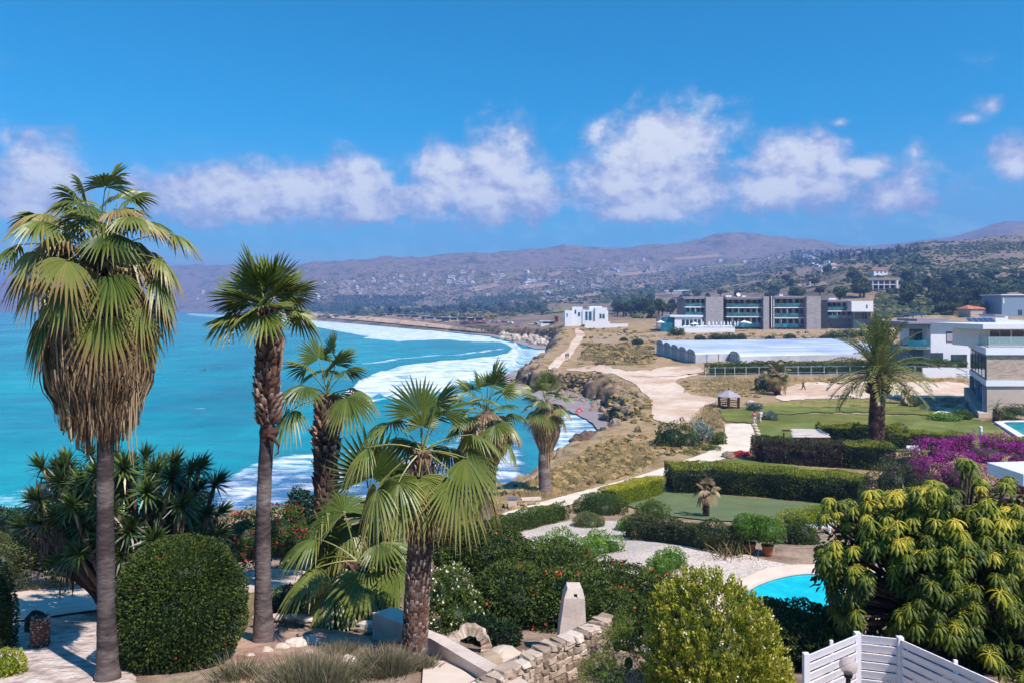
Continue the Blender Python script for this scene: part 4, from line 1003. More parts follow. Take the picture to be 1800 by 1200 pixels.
# ------------------------------------------------------------------ yucca tree on the left
b = G1(252, 1088); d = b[1]; s = d/F
o = thing('yucca_tree', 'large many headed yucca with spiky rosettes beside the concrete path', 'yucca', b)
a = Acc(); tr = Acc()
heads = []
for _ in range(900):
    px = rng.uniform(38, 385); py = rng.uniform(800, 985); dd = d + rng.uniform(-1.9, 1.9)
    q = ((px-212)/178)**2 + ((py-905)/112)**2 + ((dd-d)/2.4)**2
    if q > 1.0 or (q < .30): continue
    if px < 110 and py > 930: continue
    p = P(px, py, dd)
    if all(np.linalg.norm(p-h) > .52 for h in heads): heads.append(p)
heads += [P(75, 822, d-.3), P(350, 822, d-.2), P(305, 812, d), P(255, 806, d+.3), P(120, 812, d), P(378, 850, d-.1)]
for h in heads:
    ctr = P(212, 990, d); ax = nrm(h-ctr + np.array([0, 0, .35])); n = 58
    th = np.arange(n)*2.39996; f = (np.arange(n)+.5)/n; el = R(82)-R(105)*f
    e1 = nrm(np.cross(ax, [.3, .9, .1])); e2 = np.cross(ax, e1)
    dr = np.cos(el)[:, None]*(np.cos(th)[:, None]*e1+np.sin(th)[:, None]*e2)+np.sin(el)[:, None]*ax
    L = .52*rng.uniform(.8, 1.12, n)[:, None]; w = nrm(np.cross(dr, ax+.01))*.028
    g = np.array([0, 0, -1.])*L*.14*f[:, None]
    V = np.stack([h-w*.7, h+w*.7, h+dr*L*.5+w, h+dr*L*.5-w, h+dr*L+g+w*.06, h+dr*L+g-w*.06], 1).reshape(-1, 3)
    I = np.arange(n)[:, None]*6; t = np.repeat(np.clip(rng.uniform(.22, .62)+rng.normal(size=n)*.12+np.where(f > .93, .45, 0), 0, 1), 6)
    a.add(V, np.concatenate([I+[0,1,2,3], I+[3,2,4,5]]), tint=t)
    j = b + np.array([rng.normal()*.25, rng.normal()*.25, 0]); m1 = (j*.45+h*.55)-[0,0,.45]
    tr.tube([j-[0,0,.2], j*.75+m1*.25+[0,0,.15], m1, h*.8+m1*.2-[0,0,.1], h], [.12, .10, .075, .06, .05], 7, tint=rng.uniform(.1, .6))
a.build('rosettes', M['yucca'], o); tr.build('trunk', M['boot'], o)
a = Acc(); hang(a, P(358, 880, d-.3), P(0, 880, d)[2], P(0, 935, d)[2], lambda q: (8+10*q)*s, 130, .6, .018, (.5, 1))
for h in heads[::2]:
    hang(a, h-[0,0,.05], h[2]-.05, h[2]-.55, lambda q: .07+.08*q, 16, .4, .015, (.0, .5))
a.build('dead_leaves', M['thatch'], o)
# ------------------------------------------------------------------ garden plants near the house
B = bush
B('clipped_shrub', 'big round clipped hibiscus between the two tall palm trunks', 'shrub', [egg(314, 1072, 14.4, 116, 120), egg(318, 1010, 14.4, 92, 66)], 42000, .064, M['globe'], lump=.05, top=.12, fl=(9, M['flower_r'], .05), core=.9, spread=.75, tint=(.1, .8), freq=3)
B('clipped_shrub', 'dark clipped bush cut off by the left edge of the photo, beside the concrete path', 'shrub', [egg(-22, 1090, 15.5, 46, 112), egg(-40, 1150, 15.5, 60, 60)], 9000, .065, M['globe'], lump=.07, core=.9, spread=.8, freq=3)
B('shrub', 'small yellowish shrub in the bottom left corner among limestone chippings', 'shrub', [egg(10, 1178, 13.2, 34, 40), egg(-14, 1186, 13.2, 36, 44)], 3500, .055, M['yellow'], tint=(.0, .45), lump=.2, core=.75)
B('shrub', 'olive shrub behind the dark clipped bush at the left edge', 'shrub', [egg(0, 1000, 24, 44, 52), egg(-40, 990, 24, 60, 60)], 5000, .1, M['olive'], lump=.2)
B('shrub', 'deep green thicket at the left behind the yucca', 'shrub', [egg(20, 935, 27, 62, 40), egg(75, 960, 25.5, 52, 60), egg(130, 975, 24.5, 50, 56), egg(0, 930, 29, 50, 36)], 9000, .12, M['dark'], lump=.25, core=.85, tint=(.0, .55))
B('flowering_shrub', 'loose shrub speckled with small red flowers left of the slender palm', 'shrub', [egg(430, 950, 27, 56, 56), egg(490, 945, 28.5, 48, 54), egg(400, 975, 26, 34, 44), egg(520, 960, 28, 30, 40)], 9000, .11, M['mid'], lump=.25, tint=(.0, .6), fl=(300, M['flower_r'], .10), core=.78)
B('shrub', 'low dark shrub in the shade below the young fan palm', 'shrub', [egg(500, 1060, 20.5, 40, 30), egg(575, 1072, 19.6, 60, 36), egg(640, 1075, 19.4, 40, 34)], 5000, .09, M['dark'], lump=.25)
B('shrub', 'spiky dark shrub on the slope edge between the stout palm and the sea', 'shrub', [egg(530, 905, 33, 32, 42), egg(572, 930, 31, 36, 40), egg(545, 950, 30, 42, 30)], 5000, .2, M['dark'], lump=.3, spread=1.2, tint=(.1, .8))
B('flowering_shrub', 'oleander with cream white blossom right of the scarred palm trunk', 'shrub', [egg(795, 1035, 18.2, 40, 44), egg(800, 1085, 17.6, 46, 42), egg(775, 1050, 18, 28, 50), egg(828, 1075, 17.8, 26, 40)], 8000, .085, M['mid'], lump=.25, tint=(.1, .8), fl=(300, M['flower_w'], .06), core=.72, wr=.32)
B('flowering_shrub', 'wide dark hedge mass with scattered orange flowers behind the chimney', 'shrub',
  [egg(850, 975, 22, 86, 54), egg(960, 1012, 20.6, 96, 56), egg(1080, 1040, 19.6, 86, 46), egg(900, 1050, 18.6, 80, 56), egg(1010, 1060, 18.4, 92, 60), egg(1150, 1058, 18.6, 68, 44), egg(1185, 1072, 18, 54, 44), egg(1090, 1085, 17.6, 80, 40), egg(800, 965, 22.5, 40, 42)],
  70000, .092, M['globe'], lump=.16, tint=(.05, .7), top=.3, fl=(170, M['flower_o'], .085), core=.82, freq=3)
B('shrub', 'pale green loose shrub on the gravel in front of the round topiary', 'shrub', [egg(1035, 968, 33, 34, 24), egg(1075, 962, 34, 24, 22), egg(985, 955, 33, 36, 24), egg(1050, 950, 36, 22, 20)], 6000, .1, M['bright'], lump=.3, tint=(.0, .6), core=.72)
B('shrub', 'small round yellow green bush beside the gravel yard, right of the dark hedge mass', 'shrub', [egg(1180, 985, 31, 28, 22), egg(1160, 996, 30, 24, 20)], 3500, .085, M['bright'], lump=.2, tint=(.0, .55))
B('weed_shrub', 'wild grey green weeds against the dry stone wall', 'shrub', [egg(1085, 1135, 13.2, 30, 40), egg(1060, 1185, 12.4, 42, 30), egg(1105, 1165, 12.8, 32, 44), egg(1092, 1105, 14, 22, 28)], 7000, .055, M['mid'], lump=.35, tint=(.35, 1), core=.42, wr=.22, spread=1.2)
B('shrub', 'shaded dark shrub behind the stone ring', 'shrub', [egg(845, 1115, 16.4, 34, 34), egg(880, 1120, 16, 36, 30)], 5000, .08, M['dark'], lump=.25, tint=(.0, .6))
# yellow conifer like shrub: upright flame shaped sprays
o = thing('golden_shrub', 'large golden green conical shrub with cream tips in front of the pool', 'shrub', on(1252, 12.4)); a = Acc(); fl = Acc()
sp = []
for _ in range(9000):
    px, py, dd = rng.uniform(1095, 1405), rng.uniform(1010, 1230), 12.4+rng.uniform(-1.6, 1.2)
    w = np.interp(py, [1010, 1040, 1080, 1130, 1200, 1230], [22, 72, 98, 115, 125, 126]); cx = np.interp(py, [1010, 1100, 1200], [1228, 1250, 1262])
    q = math.hypot((px-cx)/w, (dd-12.4)/(w*12.4/F))
    if .72 < q < 1.0 or (q < .8 and py < 1050 and q > .2):
        p = P(px, py, dd)
        if all((p-r)@(p-r) > .0115 for r in sp[-400:]): sp.append(p)
cen = P(1248, 1190, 12.4)
a.ball(P(1258, 1170, 12.4), (.74, .7, .86), 20, 14, tint=.05)
for p in sp:
    out = nrm((p-cen)*np.array([1, 1, .35])); ax = nrm(out*.7+np.array([0, 0, 1.])+rng.normal(size=3)*.25); n = 30
    f = rng.random(n); pp = p + ax*(f*.19)[:, None] + rv(n)*(.065*(1-f*.5))[:, None]
    leaves(a, pp, nrm(ax[None]+rv(n)*.6), 0.062, .032, np.clip(.32+.5*f+rng.normal()*.16+rng.normal(size=n)*.08, 0, 1), .35, -.2)
    if rng.random() < .10:
        c = p+out*.06+ax*.1; leaves(fl, c+rv(7)*.035, rv(7), .036, .03, rng.uniform(.2, .8, 7), .8, 0)
a.build('foliage', M['coni'], o); fl.build('blossom', M['flower_w'], o)
B('shrub', 'dark glossy shrub in front of the kidney pool', 'shrub', [egg(1400, 1105, 15.5, 72, 44), egg(1345, 1085, 17, 40, 38), egg(1455, 1110, 15.5, 54, 42), egg(1440, 1150, 14, 60, 50), egg(1380, 1145, 14.5, 50, 50)], 16000, .08, M['globe'], lump=.25, tint=(.0, .65), core=.85)
# umbrella tree
o = thing('umbrella_tree', 'large umbrella tree with drooping glossy whorled leaves behind the white fence', 'tree', on(1650, 14.3)); a = Acc(); tr = Acc(); hubs = []
dark_c = Acc()
tries = 0
while len(hubs) < 980 and tries < 90000:
    tries += 1
    px, py, dd = rng.uniform(1440, 1920), rng.uniform(800, 1190), rng.uniform(12.0, 16.6)
    top = np.interp(px, [1436, 1460, 1520, 1560, 1620, 1660, 1690, 1715, 1740, 1770, 1800, 1920], [905, 870, 852, 862, 850, 820, 796, 815, 870, 840, 826, 850])
    bot = np.interp(px, [1436, 1470, 1520, 1600, 1700, 1800, 1920], [1010, 1085, 1100, 1105, 1130, 1190, 1190])
    if not (top < py < bot): continue
    if px < 1500 and py > 1010 and px < 1460: continue
    q = (py-top)/(bot-top)
    if float(fbm(np.array([px/62.]), np.array([py/62.]), 3., 5, 2)[0]) < -.16: continue
    front = 12.4+1.3*(1-q)**2+1.2*abs((px-1690)/230)**2
    if dd > front+1.5 and q > .18: continue
    if dd < front: continue
    p = P(px, py, dd)
    if all((p-h[0])@(p-h[0]) > .019 for h in hubs): hubs.append((p, q, dd-front))
def umbel(p, out, sz, nl, tint):
    ax = nrm(np.array([0, 0, 1.])+out*.55+rng.normal(size=3)*.12); e1 = nrm(np.cross(ax, [.2, .9, .3])); e2 = np.cross(ax, e1); ph = rng.random()*6.28
    for i in range(nl):
        th = ph+2*math.pi*i/nl+rng.normal()*.08; h = math.cos(th)*e1+math.sin(th)*e2; L = sz*rng.uniform(.85, 1.1)
        pts = [p]; dr = nrm(h+ax*.30)
        for k in range(5): pts.append(pts[-1]+dr*L/5); dr = nrm(dr+np.array([0, 0, -.42])-ax*.08)
        pts = np.array(pts); t = np.gradient(pts, axis=0); s = nrm(np.cross(t, np.array([0, 0, 1.])+.01)); u = np.cross(s, nrm(t)); w = np.array([.1, .2, .62, .9, .75, .08])[:, None]*L*.15
        V = np.stack([pts-s*w-u*w*.35, pts+u*w*.12, pts+s*w-u*w*.35], 1).reshape(-1, 3); Q = []
        for k in range(5): Q += [(3*k, 3*k+1, 3*k+4, 3*k+3), (3*k+1, 3*k+2, 3*k+5, 3*k+4)]
        tt = np.repeat(np.array([.4, .25, .05, 0, .0, .1]), 3); tt[1::3] += .14
        a.add(V, Q, tint=np.clip(tint+tt+rng.normal()*.06, 0, 1))
cen = P(1680, 1040, 15)
for p, q, dp in hubs:
    out = nrm(p-cen); young = rng.random() < (.30 if q < .4 else .12)
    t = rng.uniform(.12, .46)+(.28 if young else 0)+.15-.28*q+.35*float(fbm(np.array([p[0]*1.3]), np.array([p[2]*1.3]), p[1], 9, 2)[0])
    umbel(p, out, rng.uniform(.18, .28), rng.integers(8, 12), t)
    umbel(p-[0, 0, .1]+out*.02, out*1.5, rng.uniform(.18, .27), 8, t*.8)
    j = P(1680, 1230, 15); m1 = p*.6+cen*.4-[0, 0, .25]
    tr.tube([m1, p*.85+m1*.15-[0,0,.06], p], [.03, .018, .01], 5)
    if rng.random() < .22: tr.tube([j, j*.5+m1*.5, m1], [.10, .06, .03], 6)
a2 = a
Pn, N = blob_pts([(np.array(c), np.array(r)) for c, r in [egg(1640, 1010, 15.2, 160, 130), egg(1760, 1010, 15.2, 160, 140), egg(1540, 985, 15.2, 80, 84), egg(1700, 1110, 15, 160, 80)]], 9000, .25, 2, -.9, .5)
leaves(a, Pn, N, .2, .085, rng.uniform(.0, .35, len(Pn)), .9, .8)
a.build('crown', M['umb'], o); tr.build('trunk', M['bark'], o)

# ------------------------------------------------------------------ hedges and shrubs of the gardens below
H_ = hedge
H_('hedge', 'low dark green row hedge along the lower garden path', [(872, 945), (930, 930), (1000, 912)], 1.0, 1.1, 7000, .1, M['mid'], lump=.2)
H_('hedge', 'golden yellow topped clipped hedge beside the garden path', [(1085, 894), (1125, 882), (1170, 868)], 1.35, 1.7, 9000, .1, M['yellow'], tint=(.0, .45), topt=.6)
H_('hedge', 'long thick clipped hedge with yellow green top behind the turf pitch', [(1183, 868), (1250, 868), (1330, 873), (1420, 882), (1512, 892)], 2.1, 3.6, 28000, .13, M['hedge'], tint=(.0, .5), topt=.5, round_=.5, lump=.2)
H_('hedge', 'plum brown hedge under the slatted pergola roof', [(1322, 812), (1400, 818), (1482, 822)], 2.3, 2.6, 12000, .17, M['purpl'], lump=.5, topt=.3, round_=.7, tint=(.1, .8))
H_('hedge', 'square clipped green hedge with bright top in front of the date palm trunk', [(1484, 822), (1530, 826), (1575, 828)], 2.2, 3.2, 10000, .15, M['hedge'], tint=(.0, .55), topt=.5, lump=.2)
H_('hedge', 'clipped hedge along the near edge of the bright lawn, left of the white bollard', [(1575, 790), (1640, 792), (1712, 796)], 1.8, 2.0, 8000, .16, M['hedge'], tint=(.1, .7), topt=.5, lump=.3)
H_('hedge', 'yellowish hedge along the near edge of the bright lawn, right of the white bollard', [(1735, 796), (1800, 800), (1880, 806)], 1.6, 2.0, 8000, .16, M['hedge'], tint=(.3, .8), topt=.4, lump=.3)
H_('hedge', 'uneven hedge row left of the date palm trunk', [(1432, 772), (1470, 776), (1502, 778)], 1.8, 2.2, 6000, .17, M['hedge'], lump=.35, topt=.5, round_=.7)
H_('hedge', 'tall brownish hedge right of the date palm trunk', [(1498, 788), (1540, 792), (1600, 790)], 2.4, 2.6, 8000, .17, M['hedge'], lump=.5, topt=.35, round_=.7)
H_('hedge', 'tangled low hedge with bare twigs along the gravel yard', [(1092, 945), (1150, 954), (1220, 966), (1300, 982)], 1.25, 1.4, 11000, .1, M['olive'], lump=.35, round_=.8, topt=.2)
H_('hedge', 'long field hedge behind the wire fence in front of the greenhouse', [(1243, 659), (1350, 657), (1500, 655), (1600, 656), (1700, 660)], 2.4, 2.5, 14000, .28, M['mid'], lump=.6, tint=(.1, .7), topt=.2, round_=.6)
H_('hedge', 'small clipped hedge below the ground floor window of the white villa', [(1632, 649), (1702, 650)], 1.5, 1.2, 2500, .2, M['dark'], tint=(.2, .8))
# bare twigs
def twigs(name, label, px, py, hgt, n, wid, mat='dry', g=None):
    b = G1(px, py); a = Acc()
    for _ in range(n):
        p = b+rng.normal(size=3)*np.array([wid*.5, wid*.25, 0]); q = p+np.array([rng.normal()*.3, rng.normal()*.2, rng.uniform(.5, 1)])*hgt
        a.tube([p, (p+q)/2+rng.normal(size=3)*.06*hgt, q], [.02, .014, .005], 4, tint=rng.random())
    return tag(a.build(name, M[mat], loc=b), label, 'shrub', g)
twigs('bare_shrub', 'bare twiggy stems at the left end of the tangled low hedge', 1152, 950, .95, 26, .7)
twigs('bare_shrub', 'leafless dry stems near the potted bushes by the gravel', 1285, 982, .9, 30, 1.0)
def ball(label, px, py, d, rx, ry, n, L, mat, name='clipped_shrub', **k): return B(name, label, 'shrub', [egg(px, py, d, rx, ry)], n, L, M[mat], core=.88, **k)
ball('rounded grey green hedge block at the end of the golden hedge', 1055, 892, 50, 47, 27, 6000, .11, 'globe', lump=.12, tint=(.2, .8), top=.3)
ball('round topiary ball, bright green, on the gravel yard', 1113, 929, 42, 31, 24, 4200, .085, 'bright', lump=.06, tint=(.0, .5), spread=.8)
ball('half dome bush with reddish tips behind the pale shrubs on the gravel', 1035, 920, 44, 29, 20, 3600, .09, 'olive', lump=.1, tint=(.4, .9))
ball('bushy shrub between the round topiary and the turf pitch', 1146, 897, 46, 28, 18, 2600, .1, 'mid', lump=.3, tint=(.2, .9))
ball('upright dark green shrub beside the umbrella tree and patio', 1409, 950, 36, 30, 40, 5500, .09, 'mid', lump=.14, tint=(.05, .6))
B('shrub', 'yellow brown shrub at the far right corner of the turf pitch', 'shrub', [egg(1400, 912, 43, 34, 15), egg(1440, 905, 44, 34, 17)], 4200, .1, M['yellow'], tint=(.0, .5), lump=.25)
for px, py, lab in ((1318, 972, 'left potted bush, its terracotta pot half hidden by gravel shade'), (1349, 976, 'right potted bush in a terracotta pot on the patio edge')):
    b = G1(px, py); d = b[1]; s = d/F; o = thing('potted_bush', lab, 'potted plant', b, 'potted bushes on the gravel')
    a = Acc(); pr = np.array([[0, .62], [.0, .7], [.28, .86], [.9, 1.0], [.9, 1.12], [1.05, 1.12], [1.05, .98], [.95, .9]]); k = 16; h = 18*s; w = 9.5*s
    th = np.arange(k)/k*2*math.pi
    V = np.concatenate([np.stack([b[0]+w*r*np.cos(th), b[1]+w*r*np.sin(th), np.full(k, b[2]+h*z)], 1) for z, r in pr])
    a.add(V, [(i*k+j, i*k+(j+1) % k, (i+1)*k+(j+1) % k, (i+1)*k+j) for i in range(len(pr)-1) for j in range(k)], [(0, j+1, j) for j in range(1, k-1)]+[((len(pr)-1)*k, (len(pr)-1)*k+j, (len(pr)-1)*k+j+1) for j in range(1, k-1)])
    a.build('pot', flat('terracotta', '#a8623f', .85), o, True)
    a = Acc(); c = b+np.array([0, 0, 44*s]); bl = [(c, np.array([30*s, 28*s, 23*s])), (c+[-.2, 0, .2], np.array([20*s, 20*s, 18*s]))]
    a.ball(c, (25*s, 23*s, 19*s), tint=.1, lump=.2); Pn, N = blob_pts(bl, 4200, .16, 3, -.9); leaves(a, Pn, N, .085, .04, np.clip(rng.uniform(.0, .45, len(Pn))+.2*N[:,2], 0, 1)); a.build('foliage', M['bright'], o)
    a = Acc(); a.tube([b+[0, 0, h*.8], c], [.03, .02], 6); a.build('stem', M['bark'], o)
# bougainvillea
B('bougainvillea', 'bougainvillea smothered in magenta bloom behind the umbrella tree', 'shrub', [egg(1655, 800, 60, 55, 28), egg(1730, 800, 58, 70, 34), egg(1800, 812, 57, 60, 34), egg(1690, 840, 55, 80, 46), egg(1790, 850, 54, 70, 44), egg(1860, 820, 56, 60, 44)], 30000, .15, M['magenta'], lump=.28, tint=(.1, .6), top=.5, freq=3, core=.55)
B('shrub', 'dull olive shrub left of the magenta bougainvillea', 'shrub', [egg(1600, 822, 60, 48, 30), egg(1570, 850, 57, 40, 36), egg(1615, 855, 56, 44, 36)], 10000, .15, M['olive'], lump=.3, tint=(.0, .6), fl=(60, M['flower_m'], .16))
# shrub bed by the coastal path
B('shrub', 'dark rounded shrub in the planted bed beside the dirt road', 'shrub', [egg(1182, 772, 80, 34, 30), egg(1165, 790, 79, 24, 20), egg(1205, 780, 79, 26, 26)], 7000, .2, M['mid'], lump=.3, tint=(.0, .55), fl=(60, M['flower_r'], .2))
B('agave', 'silver blue spiky plant cluster in the planted bed', 'plant', [egg(1238, 768, 82, 18, 18), egg(1228, 752, 84, 13, 10)], 1200, .6, M['grey'], lump=.3, tint=(.3, 1), wr=.2, spread=.5, core=.5)
B('ground_shrub', 'bright green creeping shrub along the garden path bend', 'shrub', [egg(1175, 806, 75, 26, 10), egg(1215, 804, 75, 26, 11), egg(1250, 795, 77, 20, 14), egg(1265, 775, 80, 12, 16)], 6000, .2, M['mid'], lump=.3, tint=(.3, 1))
B('flower_clump', 'clump of bright red flowers at the foot of the plum hedge', 'shrub', [egg(1302, 799, 74, 17, 6)], 700, .2, M['flower_r'], lump=.2)
B('shrub', 'round dark bush at the edge of the dirt lot under the ragged palm', 'shrub', [egg(1348, 678, 131, 20, 20), egg(1338, 688, 131, 12, 12), egg(1356, 690, 131, 14, 10)], 4000, .3, M['dark'], lump=.2, tint=(.1, .7))
B('shrub', 'grey bush behind the two walkers in pink and white', 'shrub', [egg(1352, 733, 97, 15, 10), egg(1326, 714, 106, 12, 7)], 2000, .22, M['grey'], lump=.3, tint=(.0, .5))
slope = [(1000, 838, 68, 46, 15, 'mid'), (1068, 826, 70, 46, 18, 'olive'), (1118, 822, 72, 34, 14, 'mid'), (926, 862, 62, 22, 15, 'dark'), (985, 862, 61, 22, 14, 'olive'), (1010, 850, 64, 26, 13, 'grey'), (905, 868, 60, 18, 13, 'dark'), (1150, 838, 68, 26, 10, 'olive'), (1120, 770, 88, 12, 16, 'olive'), (1060, 790, 82, 20, 8, 'olive'), (880, 878, 57, 30, 14, 'dark'), (840, 892, 54, 30, 14, 'mid'), (795, 905, 50, 34, 14, 'dark')]
for i, (px, py, d, rx, ry, m_) in enumerate(slope):
    bl = [egg(px, py, d, rx*.7, ry), egg(px-rx*.5, py+ry*.3, d-.6, rx*.5, ry*.7), egg(px+rx*.5, py+ry*.25, d-.4, rx*.5, ry*.75)]
    B('slope_shrub', 'low wild shrub on the dry grass slope above the shore', 'shrub', bl, 3200, .17, M[m_], 'wild shrubs on the shore slope', lump=.35, tint=(.1, .75))
B('flowering_shrub', 'low red and yellow flowering shrub under the drooping fans, left of the stone bench', 'shrub', [egg(800, 912, 46, 44, 16), egg(850, 915, 47, 26, 10), egg(775, 895, 47, 26, 16)], 4500, .13, M['olive'], lump=.35, tint=(.3, .9), fl=(160, M['flower_r'], .12))
# garden at the stone clad house
for i, (px, py, d, rx, ry, m_, lab) in enumerate([(1660, 732, 97, 26, 7, 'bright', 'low green bush in the rockery at the end of the lawn'), (1600, 708, 110, 14, 10, 'mid', 'green bush beside the broken stone pillar'), (1690, 728, 98, 16, 8, 'mid', 'dark low bush left of the small bright palm'),
        (1790, 722, 97, 30, 11, 'olive', 'flowering bush under the wall of the stone clad house'), (1765, 730, 96, 16, 8, 'mid', 'small bush between the small palm and the far pool'), (1480, 700, 122, 26, 5, 'dark', 'low dark scrub between the dirt lot and the rough lawn')]):
    B('shrub', lab, 'shrub', [egg(px, py, d, rx, ry), egg(px+rx*.4, py+ry*.3, d-.5, rx*.6, ry*.7)], 1600, .22, M[m_], lump=.3, tint=(.1, .8))
# grass tufts near the house
def tuft(name, label, px, py, n, h, spread, mat='grass_fg', group=None, lean=.35, d=None):
    b = G1(px, py) if d is None else on(px, d); a = Acc(); u = rng.normal(size=(n, 2))*spread
    base = np.stack([b[0]+u[:,0], b[1]+u[:,1], gfast(b[0]+u[:,0], b[1]+u[:,1])-.03], 1)
    dr = nrm(np.stack([u[:,0]/spread*lean*.6+rng.normal(size=n)*.18, u[:,1]/spread*lean*.6+rng.normal(size=n)*.18, np.ones(n)], 1)); L = h*rng.uniform(.5, 1.15, n)[:, None]
    s = nrm(np.cross(dr, rv(n)))*.006; bend = np.stack([dr[:,0], dr[:,1], -.15*np.ones(n)], 1)*L*.3
    V = np.stack([base-s, base+s, base+dr*L*.55+s*.9, base+dr*L*.55-s*.9, base+dr*L+bend+s*.15, base+dr*L+bend-s*.15], 1).reshape(-1, 3); I = np.arange(n)[:, None]*6
    t = np.clip(rng.normal(.45, .2, n)[:, None]+np.array([-.3, -.3, 0, 0, .3, .3]), 0, 1).ravel()
    a.add(V, np.concatenate([I+[0,1,2,3], I+[3,2,4,5]]), tint=t)
    return tag(a.build(name, M[mat], loc=b), label, 'grass', group)
tuft('grass_tuft', 'widest wispy grey green grass tuft at the bottom below the slender palm', 545, 1205, 2600, .55, .30)
tuft('grass_tuft', 'brownish grass tuft at the foot of the scarred palm trunk', 676, 1182, 2200, .48, .18)
tuft('grass_tuft', 'small grass tuft at the right foot of the scarred palm trunk', 746, 1176, 500, .30, .08)
tuft('grass_tuft', 'sparse reddish stalks beside the big round hibiscus', 420, 1195, 500, .45, .16)
tuft('grass_tuft', 'thin dry grass in the ochre soil beneath the slender palm', 600, 1150, 700, .3, .16)
# ------------------------------------------------------------------ built things
M['white'] = flat('white_paint', '#e4e1e4', .6, var=.06)
M['fencew'] = mat_noise('white_fence_paint', [(.3, '#bdb2b2'), (.45, '#ded4d6'), (.7, '#e8dfe1')], 1.1, .5, detail=8, stretch=(1, 1, .5))
M['plaster'] = mat_noise('cream_plaster', [(.3, '#c9b0a0'), (.55, '#dfcabb'), (.75, '#d2baa9')], 1.6, .85, bump=.15, bscale=9, sub=(.7, [(.3, (.86,.84,.83,1)), (.6, (1,1,1,1))]))
M['stone'] = mat_tint('dry_stone', [(0, '#6f5f52'), (.4, '#9c8775'), (.7, '#bba592'), (1, '#d2c2b2')], .92, 0, 3, .35, .15, .6)
M['stonec'] = mat_noise('stone_cladding', [(.3, '#8f7a6c'), (.5, '#b39c8a'), (.7, '#c8b3a2')], 1.2, .9, bump=.7, bscale=3, stretch=(1, 1, 5))
M['stoneh'] = mat_noise('hotel_stone', [(.3, '#857d80'), (.5, '#9d9596'), (.7, '#b0a8a8')], .6, .9, bump=.3, bscale=2, stretch=(1, 1, 6))
M['render'] = flat('beige_render', '#bfab9e', .85)
M['teal'] = mat_noise('teal_glass', [(.3, '#123e4c'), (.55, '#24687a'), (.75, '#3f90a0')], .35, .08, spec=.6, detail=2)
M['glass'] = mat_noise('dark_glass', [(.3, '#1b2a33'), (.7, '#39505c')], .5, .08, spec=.6, detail=2)
M['darkw'] = flat('shadowy_opening', '#2a2a30', .7)  # dark colour stands in for the shade inside openings
M['grey'+'m'] = flat('grey_metal', '#6e6c74', .5)
M['roofg'] = flat('grey_roof', '#9a8f9a', .8)
M['bluegrey'] = flat('blue_grey_render', '#7f93a8', .8)
M['rtile'] = flat('red_tile_roof', '#b5654a', .85)
M['deck'] = flat('red_brown_deck', '#a8705a', .8)
M['wood'] = mat_noise('dark_timber', [(.3, '#3a2620'), (.6, '#5a3c32'), (.8, '#4a3028')], 3, .8, stretch=(1, 1, .2))
M['woodl'] = mat_noise('weathered_timber', [(.3, '#a8948c'), (.5, '#dccabf'), (.8, '#efe2da')], 1.5, .8, stretch=(.3, 3, 1))
M['shingle'] = mat_noise('grey_shingle', [(.3, '#8f8490'), (.6, '#b0a4ae'), (.8, '#a096a0')], 5, .85, bump=.3)
M['film'] = mat_noise('greenhouse_film', [(.3, '#8d96b2'), (.5, '#b0b8ce'), (.7, '#c8cddd')], .12, .3, spec=.5, stretch=(.4, 2, 1))
M['filmg'] = mat_noise('greenhouse_side', [(.3, '#a3a2a8'), (.6, '#c2c2c8'), (.8, '#d0d0d8')], .25, .5)
M['solar'] = flat('solar_panel', '#3a4a70', .2, .6)
M['black'] = flat('black_metal', '#17171a', .45)
M['poolw'] = mat_noise('pool_water', [(.3, '#0aa6b4'), (.6, '#1fc4cf'), (.8, '#48d6dc')], 1.2, .06, bump=.12, bscale=5, spec=.5)
M['tile'] = flat('pool_tile', '#3e6f86', .3)
M['coping'] = flat('pool_coping', '#dcc4ae', .7)
M['poolf'] = mat_noise('far_pool_water', [(.3, '#1a9aa8'), (.7, '#3cb4bc')], .5, .06, spec=.5)

def fr(acc, x0, x1, y0, y1, d, dep, tint=.5, m=0, base=None):
    """box whose front, at distance d, covers that part of the photo; dep metres deep"""
    a, b = (x0-CX)/F*d, (x1-CX)/F*d; zt = CZ-(y0-HY)/F*d; zb = (CZ-(y1-HY)/F*d) if base is None else base
    acc.box(a, b, d, d+dep, zb, zt, tint, m)
def part(name, mat, parent, *boxes):
    a = Acc()
    for b in boxes: fr(a, *b)
    return a.build(name, mat, parent)

# swimming pool in front of the patio
lv = on(1400, 28)[2]+.2
def lvl(px, py, z): d = (CZ-z)*F/(py-HY); return ((px-CX)/F*d, d)
pl = chaikin([(1300,1052),(1320,1034),(1352,1020),(1392,1010),(1432,1007),(1470,1018),(1490,1046),(1480,1085),(1430,1105),(1360,1100),(1310,1078)], 3)
pw = np.array([lvl(a, b, lv) for a, b in pl]); pc = pw.mean(0); n = len(pw)
o = thing('swimming_pool', 'kidney shaped turquoise swimming pool half hidden by the umbrella tree', 'pool', (pc[0], pc[1], lv))
def ring(acc, k0, k1, z0, z1):
    a = pc+(pw-pc)*k0; b = pc+(pw-pc)*k1
    V = [(x, y, z0) for x, y in a]+[(x, y, z1) for x, y in b]; acc.add(V, [(i, (i+1) % n, n+(i+1) % n, n+i) for i in range(n)])
a = Acc(); a.add([(pc[0], pc[1], lv-.03)]+[(x, y, lv-.03) for x, y in pw], None, [(0, 1+i, 1+(i+1) % n) for i in range(n)]); a.build('water', M['poolw'], o)
a = Acc(); ring(a, 1.0, 1.0, lv-.03, lv+.005); a.build('tile_band', M['tile'], o)
